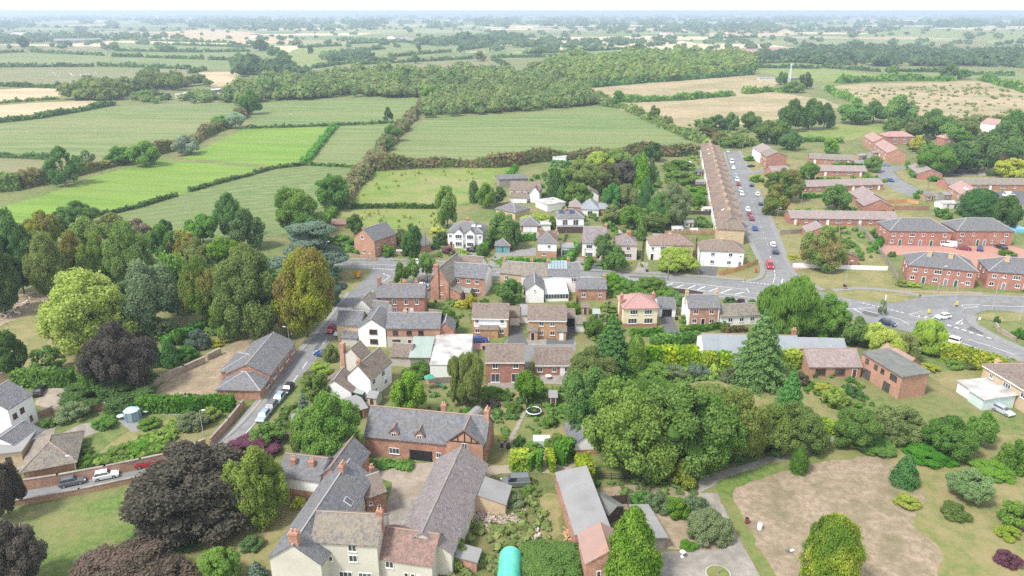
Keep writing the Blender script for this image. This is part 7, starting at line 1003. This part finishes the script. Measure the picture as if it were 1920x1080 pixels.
fence([(1462,440),(1508,437)], 1.7, 'fence_grey', 'grey fence above the dry bank')
fence([(1690,664),(1720,662),(1753,662)], 1.6, 'fence_grey', 'grey fence behind the flat roofed house')
fence([(1625,384),(1700,380),(1722,384)], 1.6, 'fence_orange', 'orange fence around an estate garden')
fence([(1676,393),(1742,394)], 1.7, 'brick_red', 'red-brown fence behind the brick blocks')
fence([(1290,352),(1336,352)], 1.6, 'dark_timber', 'dark fence across a terrace back garden, upper')
fence([(1288,383),(1342,384)], 1.6, 'timber', 'brown fence across a terrace back garden, middle')
fence([(1284,402),(1344,403)], 1.6, 'dark_timber', 'dark fence across a terrace back garden, lower')
fence([(1300,372),(1338,372)], 1.4, 'fence_grey', 'grey fence across a terrace back garden')
fence([(878,708),(908,706)], 1.6, 'timber', 'brown fence left of the red brick house')
fence([(1556,418),(1596,420)], 1.5, 'fence_grey', 'grey fence in front of the bungalow gardens')
fence([(740,556),(765,540),(806,516)], .9, 'timber', 'low post fence round the corner car park', 2.5, 'post_fence', True)
for px, mt, l in [([(1049,474),(1062,440)],'timber','brown fence between the hipped house and the plum roofed house'), ([(1083,474),(1098,442)],'fence_grey','grey fence left of the plum roofed house'), ([(1147,490),(1150,452)],'timber','brown fence left of the pink house'), ([(1202,490),(1206,446)],'fence_grey','grey fence between pink house and tan semi'), ([(1302,498),(1304,446)],'timber','brown fence between the two hipped semis'), ([(985,724),(988,770)],'timber','brown fence below the red brick house'), ([(1062,706),(1062,760)],'fence_grey','grey fence right of the bungalow patio'), ([(905,722),(862,735)],'fence_grey','grey fence right of the weeping willow'), ([(1080,560),(1078,600)],'timber','brown fence right of the conservatory'), ([(1140,566),(1136,606)],'fence_grey','grey fence left of the pale yellow house'), ([(1530,420),(1530,444)],'fence_grey','grey fence between bungalow gardens, left'), ([(1572,422),(1574,446)],'timber','brown fence between bungalow gardens, right'), ([(1560,332),(1562,345)],'timber','brown fence between the estate bungalow pairs'), ([(1496,312),(1500,335)],'fence_grey','grey fence beside the small mauve bungalow')]: fence(px, 1.6, mt, l)
# ------------------------------------------------------------ cars
for px, to, k, col, l in [
 ((621,621),(612,632),'hatch','red','bright red car parked on the village street'), ((637,626),(628,637),'hatch','white','white car parked behind the bright red car'), ((605,667),(585,664),'hatch','blue','dark blue car turning off the village street'),
 ((540,733),(533,742),'hatch','black','black car, furthest of the row parked by the blue spruce'), ((523,751),(516,760),'hatch','lightblue','silver-blue car in the row parked by the blue spruce'), ((508,768),(502,776),'estate','grey','dark grey car in the row parked by the blue spruce'), ((494,785),(488,793),'hatch','lightblue','pale blue car, nearest of the row parked by the blue spruce'),
 ((137,907),(160,902),'hatch','grey','dark grey hatchback in the walled lane'), ((200,895),(225,890),'hatch','white','white hatchback in the walled lane'), ((277,872),(295,868),'hatch','red','red car in the walled lane beside the copper beech'),
 ((73,737),(80,722),'saloon','black','black saloon on the gravel by the white house'), ((22,727),(38,718),'suv','black','black pickup-like car at the left edge'), ((18,738),(36,730),'estate','grey','dark grey car partly hidden at the left edge'),
 ((790,538),(794,529),'hatch','white','white car in the corner car park'), ((802,541),(806,532),'hatch','lightblue','blue-grey car in the corner car park'), ((901,641),(920,640),'hatch','blue','blue car in front of the white tile hung semi'), ((875,472),(884,466),'estate','grey','dark grey car on the white semi drive'), ((889,470),(898,464),'suv','black','black car beside the garage arch of the white semi'), ((801,653),(815,652),'saloon','navy','navy car in front of the cream and brick house'), ((782,494),(800,494),'hatch','white','white car on the main road beyond the street trees'), ((967,909),(945,910),'van','grey','grey panel van with pale roof in the farm garden'),
 ((1372,306),(1375,318),'van','white','white van at the top of the side street'), ((1375,317),(1378,328),'hatch','white','white car below the white van on the side street'), ((1379,332),(1382,343),'hatch','lightblue','blue car parked on the left of the side street'), ((1382,339),(1385,350),'hatch','white','white car between a blue and a red one on the side street'), ((1384,347),(1387,358),'hatch','crimson','dark red car high on the side street'), ((1388,359),(1391,370),'hatch','silver','silver car, upper of a pale pair on the side street'), ((1391,366),(1394,377),'hatch','white','white car, lower of a pale pair on the side street'), ((1402,395),(1405,406),'hatch','white','white car above the two red cars on the side street'), ((1405,404),(1408,415),'hatch','crimson','crimson car, upper of the two red cars'), ((1409,412),(1412,423),'hatch','crimson','crimson car, lower of the two red cars'),
 ((1409,349),(1406,338),'hatch','navy','navy car on the right of the side street, upper'), ((1420,366),(1417,355),'hatch','white','white car on the right of the side street'), ((1426,384),(1423,373),'hatch','navy','navy car on the right of the side street, lower'), ((1408,313),(1422,311),'saloon','black','black car turning by the two storey block'), ((1365,286),(1368,297),'hatch','silver','pale car at the far end of the side street'), ((1415,431),(1419,442),'hatch','blue','blue car on the lower side street'), ((1449,461),(1446,450),'hatch','white','white car behind the navy car near the junction'), ((1453,474),(1450,462),'suv','navy','navy car waiting near the junction'), ((1443,501),(1447,512),'van','red','red post van at the foot of the side street'),
 ((1767,597),(1745,600),'hatch','white','white hatchback turning at the junction'), ((1782,642),(1760,636),'suv','white','white estate car passing on the main road at right'), ((1664,609),(1686,615),'hatch','navy','dark blue car on the main road behind the trees'), ((1778,462),(1760,460),'van','white','white van in the paved parking court'), ((1806,468),(1790,466),'saloon','maroon','maroon car in the paved parking court'), ((1837,469),(1838,460),'hatch','blue','blue car in the paved parking court'), ((1876,466),(1866,462),'suv','black','black car in the paved parking court'), ((1669,340),(1678,343),'hatch','blue','blue car driving down the estate road'), ((1661,311),(1672,311),'hatch','lightblue','pale blue car at the salmon brick end wall'), ((1735,307),(1745,306),'hatch','skyblue','bright blue car by the estate bungalow'), ((1617,298),(1625,300),'hatch','black','black car by the grey roofed bungalows'), ((1891,368),(1910,367),'van','white','white van by the grey bungalow row'), ((1797,326),(1808,328),'suv','black','dark car in the estate parking area'), ((1876,381),(1890,380),'hatch','red','red car behind the dense rounded tree'), ((1286,505),(1300,505),'hatch','navy','dark car under the yellow-green pavement tree'), ((1880,774),(1896,782),'hatch','silver','silver car by the peach brick house')]:
    car(px, to, k, col, l, 2 if px[1] > 440 else 1)
# ------------------------------------------------------------ lamps, poles, signs
for px, h_, l, sd_ in [((615,487),6,'street lamp at the road junction grass, left',1), ((690,505),5,'white post lamp at the road junction',1), ((563,624),7,'wooden lamp column beside the yellow-olive lime tree',1), ((545,661),6.5,'street lamp in front of the brick hall',-1), ((382,818),5.5,'street lamp behind the street wall',1), ((147,898),4.5,'lamp post between the two cars in the walled lane',-1), ((866,482),6,'street lamp in front of the white semi',1), ((1584,539),8,'tall lamp by the purple flower tub',1), ((1860,580),9,'tall pale lamp at the junction, right',1), ((1788,577),7,'lamp on the traffic island',1), ((1911,602),8,'lamp post at the right edge of the junction',1), ((1392,285),6,'lamp at the head of the side street',1), ((1456,420),6,'lamp beside the smaller street tree',1), ((1502,384),6,'lamp on the estate green',1), ((1701,304),6,'lamp by the salmon brick end wall',1), ((1759,309),6,'lamp before the estate tree belt',1), ((1869,309),6,'lamp left of the bright yellow tree',1), ((1610,440),6,'lamp among the bungalow gardens',1), ((1757,550),8,'lamp in front of the brick block',1)]: lamp_post(px, h_, l, sd_)
for px, h_, l in [((755,478),8,'wooden pole beside the white road sign'), ((799,480),8,'wooden pole in front of the gabled outbuilding'), ((1252,525),8,'dark wooden pole beside the main road'), ((1739,357),7,'wooden pole on the estate grass'), ((1096,505),7,'wooden pole in front of the plum roofed house'), ((1845,320),8,'wooden pole by the estate car park'), ((1309,516),8,'wooden pole left of the corner semi drive'), ((1446,320),7,'wooden pole by the side street bend')]: pole(px, h_, l)
def sign(px, w_, h_, z, mat, label, name='road_sign'):
    p = G(*px); e = empty(name, p); MB().tube((0,0,0), (0,0,z+h_), .05, .05, 6).build('post', 'steel', e); MB().box(-w_/2, w_/2, -.09, -.05, z, z+h_).build('sign_plate', mat, e); return tag(e, label, 'sign')
sign((750,480), 2.4, .7, 1.6, 'white_sign', 'wide white direction sign beside the road'); sign((1659,566), .35, 1.9, .3, 'white_sign', 'slim white marker post on the grass island'); sign((1833,612), .6, .7, 1.9, 'white_sign', 'white round-topped sign at the junction kerb'); sign((515,693), 1.6, .6, 2.4, 'white_sign', 'white board sign on the hall wall')
for px, l in (((1741,589),'yellow bollard on the traffic island, near one'), ((1793,574),'yellow bollard on the traffic island, far one')):
    e = empty('bollard', G(*px)); MB().box(-.2, .2, -.2, .2, 0, .35).build('base', 'black', e); MB().box(-.18, .18, -.18, .18, .352, 1.35).build('lit_body', 'yellow_sign', e); tag(e, l, 'bollard')
e = empty('post_box', G(1417,511)); MB().tube((0,0,0), (0,0,.15), .27, .27, 12).build('base', 'black', e); MB().tube((0,0,.152), (0,0,1.5), .25, .25, 12).build('body', 'red_paint', e); MB().tube((0,0,1.502), (0,0,1.66), .29, .1, 12).build('cap', 'red_paint', e); tag(e, 'red pillar post box on the corner footway', 'post box')
def tub(px, r, h_, potm, flm, label, name='flower_tub'):
    e = empty(name, G(*px)); MB().tube((0,0,0), (0,0,h_), r*.8, r, 12).build('tub', potm, e); V, Q, t = mass_mesh(rng.normal(0, r*.4, (9, 2)), r*.35, r*.8, 12); o = link('flowers', qmesh('flowers', V, Q, t, 'leaf_mid'), e, flm); o.location = (0, 0, h_); return tag(e, label, 'planter')
tub((667,520), 1.4, .25, 'timber', 'flower_orange', 'orange flower bed on the junction grass'); tub((1583,541), .8, .5, 'timber', 'leaf_purple', 'purple flower tub on the roadside grass')
# telecom mast on the dry hill
e = empty('mast', G(1480,153)); tag(e, 'tall pale lattice mast on the dry hill', 'mast'); hm = 19
for sx, sy in ((-1,-1),(1,-1),(1,1),(-1,1)): MB().tube((sx*.9,sy*.9,0), (sx*.35,sy*.35,hm), .16, .12, 5).build('leg', 'white_sign', e)
for k in range(8):
    z0, z1 = hm*k/8, hm*(k+1)/8; a, b = .9-.55*k/8, .9-.55*(k+1)/8
    for q in (-1, 1): MB().tube((-q*a,-a,z0), (q*b,-b,z1), .09, .09, 4).build('brace', 'white_sign', e)
for q in (-1, 0, 1): MB().box(q*1.2-.22, q*1.2+.22, -1.0, -.8, hm-1.5, hm+1.4).build('antenna', 'white_sign', e)
# ------------------------------------------------------------ garden things
e = empty('polytunnel', G(953,1108), -.05); tag(e, 'bright green polytunnel at the bottom edge', 'polytunnel'); n = 12; r_, l_ = 1.75, 6.5
for k in range(5):
    y0, y1 = l_*k/5, l_*(k+1)/5; m = MB(); A = [(math.cos(math.pi*i/n)*r_, math.sin(math.pi*i/n)*r_*1.25) for i in range(n+1)]; m.add([(x, y0, z) for x, z in A]+[(x, y1, z) for x, z in A], [(i, i+1, n+2+i, n+1+i) for i in range(n)]); m.build('cover_bay', 'pvc_green', e, True)
    for i in range(n): MB().tube((A[i][0]*1.01, y0, A[i][1]*1.01), (A[i+1][0]*1.01, y0, A[i+1][1]*1.01), .03, .03, 4).build('hoop', 'steel', e) if i == 5 else None
m = MB(); m.add([(x, l_, z) for x, z in A]+[(0, l_, 0)], [tuple(range(n+1))]); m.build('end_cover', 'pvc_green', e); m = MB(); m.add([(x, 0, z) for x, z in A], [tuple(range(n+1))]); m.build('end_cover', 'pvc_green', e); MB().box(-.4, .4, -.05, -.01, 0, 1.8).build('door', 'timber', e)
e = empty('trampoline', G(1001,776)); tag(e, 'round trampoline with dark safety net in the back garden', 'trampoline'); n = 16; rr_ = 1.5
for i in range(n):
    a, b = 2*math.pi*i/n, 2*math.pi*(i+1)/n; MB().tube((math.cos(a)*rr_, math.sin(a)*rr_, .75), (math.cos(b)*rr_, math.sin(b)*rr_, .75), .12, .12, 6).build('rim_pad', 'upvc', e)
    if i % 2 == 0: MB().tube((math.cos(a)*rr_, math.sin(a)*rr_, 0), (math.cos(a)*rr_, math.sin(a)*rr_, 2.6), .04, .04, 5).build('pole', 'black', e)
MB().add([(math.cos(2*math.pi*i/n)*rr_*.95, math.sin(2*math.pi*i/n)*rr_*.95, .76) for i in range(n)], [tuple(range(n))]).build('mat', 'black', e)
for i in range(24):
    a = 2*math.pi*i/24; MB().tube((math.cos(a)*rr_*.97, math.sin(a)*rr_*.97, .8), (math.cos(a)*rr_*.97, math.sin(a)*rr_*.97, 2.5), .022, .022, 3).build('net_strand', 'black', e)
def greenhouse(px, w_, d, h_, label, fm='upvc', gm='glass_roof', rz=0, name='greenhouse'):
    e = empty(name, G(*px), rz); n = max(2, round(w_/.7)); tag(e, label, 'greenhouse')
    for i in range(n+1):
        x = -w_/2+w_*i/n
        for a, b in (((x,-d/2,0),(x,-d/2,h_)), ((x,d/2,0),(x,d/2,h_)), ((x,-d/2,h_),(x,0,h_+.6)), ((x,d/2,h_),(x,0,h_+.6))): MB().tube(a, b, .035, .035, 4).build('glazing_bar', fm, e)
        if i < n:
            x2 = x+w_/n
            for pts in ([(x,-d/2,h_),(x2,-d/2,h_),(x2,0,h_+.6),(x,0,h_+.6)], [(x,d/2,h_),(x2,d/2,h_),(x2,0,h_+.6),(x,0,h_+.6)], [(x,-d/2,0),(x2,-d/2,0),(x2,-d/2,h_),(x,-d/2,h_)], [(x,d/2,0),(x2,d/2,0),(x2,d/2,h_),(x,d/2,h_)]): MB().add(pts, [(0,1,2,3)]).build('pane', gm, e)
greenhouse((1015,834), 3.0, 2.0, 1.5, 'small glass greenhouse behind the golden hedge'); greenhouse((1046,640), 2.2, 1.8, 1.5, 'small grey greenhouse right of the low garage') if 0 else None
greenhouse((1300,438), 2.6, 2, 1.5, 'small greenhouse in the terrace gardens'); greenhouse((1290,310), 2.6, 2, 1.6, 'pale greenhouse in the far terrace gardens')
e = empty('summerhouse', G(250,786)); tag(e, 'blue framed octagonal glass summerhouse in the walled garden', 'summerhouse')
for i in range(8):
    a, b = math.pi/8+2*math.pi*i/8, math.pi/8+2*math.pi*(i+1)/8; P, Q = (math.cos(a)*1.5, math.sin(a)*1.5), (math.cos(b)*1.5, math.sin(b)*1.5)
    MB().tube((*P,0), (*P,2.1), .07, .07, 5).build('post', 'tarp', e); MB().add([(*P,2.1),(*Q,2.1),(0,0,2.9)], [(0,1,2)]).build('roof_pane', 'glass_roof', e); MB().add([(P[0]*.97,P[1]*.97,.1),(Q[0]*.97,Q[1]*.97,.1),(Q[0]*.97,Q[1]*.97,2.05),(P[0]*.97,P[1]*.97,2.05)], [(0,1,2,3)]).build('pane', 'solar_pale', e); MB().tube((*P,2.1), (0,0,2.92), .04, .04, 4).build('rafter', 'tarp', e)
def table(px, label, r=.55, mat='upvc', name='garden_table'):
    e = empty(name, G(*px)); MB().tube((0,0,.7), (0,0,.75), r, r, 12).build('table_top', mat, e); MB().tube((0,0,0), (0,0,.7), .08, .05, 6).build('leg', mat, e); return tag(e, label, 'table')
table((228,785), 'white garden table left of the summerhouse', .8); table((275,776), 'white garden table right of the summerhouse', .7); table((1028,710), 'pale patio table before the bungalow', .7)
e = empty('play_frame', G(806,728), .3); tag(e, 'timber play frame with green slide in a back garden', 'play frame')
for x in (-1, 1):
    for y in (-1, 1): MB().tube((x*.9,y*.7,0), (x*.9,y*.7,2.6), .07, .07, 5).build('post', 'timber', e)
MB().box(-.9, .9, -.7, .7, 1.3, 1.38).build('deck', 'timber', e); MB().add([(-1,-.8,2.6),(1,-.8,2.6),(1,.8,2.6),(-1,.8,2.6),(0,0,3.4)], [(0,1,4),(1,2,4),(2,3,4),(3,0,4)]).build('roof', 'plastic_green', e); MB().add([(.9,-.35,1.3),(3.4,-1.2,.15),(3.4,-.6,.15),(.9,.25,1.3),(.9,-.35,1.45),(3.4,-1.2,.3),(3.4,-.6,.3),(.9,.25,1.45)], [(0,1,2,3),(0,4,5,1),(3,2,6,7)]).build('slide', 'plastic_green', e)
e = empty('garden_shed', G(884,788), -.5); tag(e, 'old curved grey corrugated shed in the back garden', 'shed'); m = MB(); A = [(math.cos(math.pi*i/8)*1.4, math.sin(math.pi*i/8)*1.9) for i in range(9)]; m.add([(x,-2.6,z) for x,z in A]+[(x,2.6,z) for x,z in A], [(i,i+1,10+i,9+i) for i in range(8)]+[tuple(range(9)), tuple(range(17,8,-1))]); m.build('shell', 'felt_grey', e); MB().box(-.4, .4, -2.68, -2.62, 0, 1.6).build('door', 'dark_timber', e)
for px, r0, h_, mat, l, nm in (((1400,981),.32,.95,'car_maroon','rusty maroon drum on the bare lawn','oil_drum'), ((1424,992),.36,1.1,'render_white','white barrel on the bare lawn','barrel')):
    e = empty(nm, G(*px)); MB().tube((0,0,0), (0,0,h_), r0, r0, 14).build('body', mat, e); MB().tube((0,0,h_*.33), (0,0,h_*.36), r0*1.05, r0*1.05, 14).build('band', mat, e); MB().tube((0,0,h_*.66), (0,0,h_*.69), r0*1.05, r0*1.05, 14).build('band', mat, e); MB().tube((0,0,h_+.002), (0,0,h_+.02), r0*.85, r0*.85, 14).build('lid', 'black' if nm == 'oil_drum' else 'lead', e); tag(e, l, 'barrel')
e = empty('slab_pile', G(1480,1034), .4); MB().box(-.5, .5, -.35, .35, 0, .12).build('slab', 'slate_dark', e); MB().box(.1, .75, -.3, .1, .122, .2).build('slab', 'render_white', e); tag(e, 'grey and white slabs left on the bare lawn', 'slabs')
e = empty('bird_bath', G(1279,1044)); MB().tube((0,0,0), (0,0,.12), .3, .22, 10).build('base', 'render_white', e); MB().tube((0,0,.122), (0,0,.8), .13, .1, 8).build('stem', 'render_white', e); MB().tube((0,0,.802), (0,0,.95), .2, .42, 12).build('bowl', 'render_white', e); tag(e, 'white bird bath on the concrete terrace', 'bird bath')
e = empty('planting_circle', G(1346,1078)); MB().tube((0,0,0), (0,0,.25), 1.8, 1.8, 24).build('edging', 'kerb_stone', e); MB().tube((0,0,.252), (0,0,.3), 1.6, 1.6, 24).build('turf', 'lawn', e); MB().tube((0,0,.3), (.1,0,1.9), .08, .05, 6).build('dead_trunk', 'concrete', e); tag(e, 'round planting circle with a pale dead trunk', 'planter')
e = empty('compost_bin', G(953,840)); MB().tube((0,0,0), (0,0,.9), .45, .35, 10).build('body', 'black', e); MB().tube((0,0,.902), (0,0,1.0), .36, .3, 10).build('lid', 'black', e); tag(e, 'black bin at the foot of the garden path', 'bin')
for i, (px, l) in enumerate((((941,838),'black wheelie bin beside the brick end wall'), ((1213,510),'black wheelie bin on the main road footway'), ((1268,600),'dark wheelie bin by the grey roofed garage'), ((907,655),'dark wheelie bin by the blue car'))):
    e = empty('wheelie_bin', G(*px), i); MB().add([(-.22,-.25,0),(.22,-.25,0),(.22,.2,0),(-.22,.2,0),(-.29,-.33,.95),(.29,-.33,.95),(.29,.33,.95),(-.29,.33,.95)], [(3,2,1,0),(0,1,5,4),(1,2,6,5),(2,3,7,6),(3,0,4,7)]).build('body', 'black', e); MB().add([(-.31,-.36,.952),(.31,-.36,.952),(.31,.36,1.0),(-.31,.36,1.0),(-.31,-.36,1.0),(.31,-.36,1.0),(.31,.36,1.08),(-.31,.36,1.08)], [(0,3,2,1),(4,5,6,7),(0,1,5,4),(1,2,6,5),(2,3,7,6),(3,0,4,7)]).build('lid', 'grey_door', e); tag(e, l, 'bin')
e = empty('swimming_pool', G(1910,436)); MB().box(-3.5, 3.5, 0, 6, 0, 1.2).build('pool_wall', 'pool_blue', e); MB().box(-3.3, 3.3, .2, 5.8, 1.202, 1.24).build('pool_cover', 'skyblue' if 'skyblue' in MAT else 'car_skyblue', e); tag(e, 'bright blue raised pool at the right edge', 'pool')
# timber and rubbish
for k in range(16):
    p = G(random.uniform(1060,1072), random.uniform(985,1030)); o = MB().box(-random.uniform(.6,1.4), random.uniform(.6,1.4), -.12, .12, 0, .06).build('plank', 'timber' if k % 4 else 'fence_orange'); o.location = (p.x, p.y, .1+.05*(k % 5)); o.rotation_euler = (random.uniform(-.3,.3), random.uniform(-.5,.5), random.uniform(0,3)); tag(o, 'loose plank in the heap beside the sheet roofed barn', 'plank', 'planks heaped beside the barn')
o = MB().box(-1.1, 1.1, -.5, .5, 0, .08).build('tarpaulin', 'tarp'); o.location = G(1073,1026)+Vector((0,0,.4)); o.rotation_euler = (.3,.5,.8); tag(o, 'pale blue sheet leaning on the sheet roofed barn', 'tarpaulin')
def rubble(name, px, n, s, label):
    poly = [(p.x, p.y) for p in PL(px)]; xs, ys = zip(*poly); P = np.stack([rng.uniform(min(xs), max(xs), n*3), rng.uniform(min(ys), max(ys), n*3)], 1); P = P[inpoly(P, poly)][:n]; m = MB()
    for x, y in P:
        k = rng.uniform(.3, 1, 3)*s; M = Matrix.Rotation(rng.uniform(0, 3), 3, 'Z') @ Matrix.Rotation(rng.uniform(-.6, .6), 3, 'X'); c8 = [(a, b, c_) for a in (-1,1) for b in (-1,1) for c_ in (-1,1)]
        m.add([M @ Vector((a*k[0], b*k[1], c_*k[2]*.6))+Vector((x, y, rng.uniform(.05, .5))) for a, b, c_ in c8], [(0,1,3,2),(4,6,7,5),(0,4,5,1),(2,3,7,6),(0,2,6,4),(1,5,7,3)])
    tag(m.build(name, 'rubble'), label, 'rubble', None, 'stuff')
rubble('rubble', [(880,955),(930,962),(985,958),(980,985),(930,998),(890,980)], 330, .3, 'scattered bricks and rubble in the overgrown garden'); rubble('rubble', [(990,985),(1010,985),(1012,1010),(992,1012)], 60, .25, 'small rubble spill beside the mown strip'); rubble('yard_scrap', [(330,186),(395,178),(430,172),(428,180),(360,188)], 90, 1.3, 'pale stacked material in the wood yard'); rubble('gravestones', [(0,600),(60,556),(75,566),(10,608)], 26, .4, 'pale stones in the churchyard corner')
# ------------------------------------------------------------ sheep
def sheep_mesh():
    bm = bmesh.new(); bmesh.ops.create_icosphere(bm, subdivisions=2, radius=1); bmesh.ops.scale(bm, vec=(.62,.34,.36), verts=bm.verts)
    for v in bm.verts: v.co.z += .72+(.05 if v.co.x > 0 else 0)
    h_ = bmesh.ops.create_icosphere(bm, subdivisions=1, radius=.17)['verts']
    for v in h_: v.co = Vector((v.co.x*1.4+.74, v.co.y*.8, v.co.z+.88))
    for x in (-.36, .36):
        for y in (-.17, .17):
            q = bmesh.ops.create_cone(bm, segments=5, radius1=.05, radius2=.07, depth=.5, cap_ends=True)['verts']
            for v in q: v.co += Vector((x, y, .25))
    me = bpy.data.meshes.new('sheep'); bm.to_mesh(me); bm.free(); me.materials.append(MAT['wool']); return me
sm_ = sheep_mesh()
for i in range(30):
    p = G(random.uniform(92,186), random.gauss(141,2.2)); o = link('sheep', sm_); o.location = p; o.scale = (1.5,1.5,1.5); o.rotation_euler = (0,0,random.uniform(0,6.28)); tag(o, 'white sheep grazing in the brown pasture at upper left', 'sheep', 'flock of white sheep')
# ------------------------------------------------------------ the air: thin summer haze round everything
def haze():
    m = bpy.data.materials.new('haze_air'); m.use_nodes = True; t = m.node_tree; t.nodes.remove(t.nodes['Principled BSDF'])
    v = t.nodes.new('ShaderNodeVolumePrincipled'); v.inputs['Color'].default_value = (.70,.85,1.0,1); v.inputs['Density'].default_value = .00019; v.inputs['Anisotropy'].default_value = .2
    t.links.new(v.outputs[0], t.nodes['Material Output'].inputs['Volume']); MAT['haze_air'] = m
    tag(MB().box(-44000, 44000, -600, 44000, -3, 88).build('haze', 'haze_air'), kind='stuff')
haze()
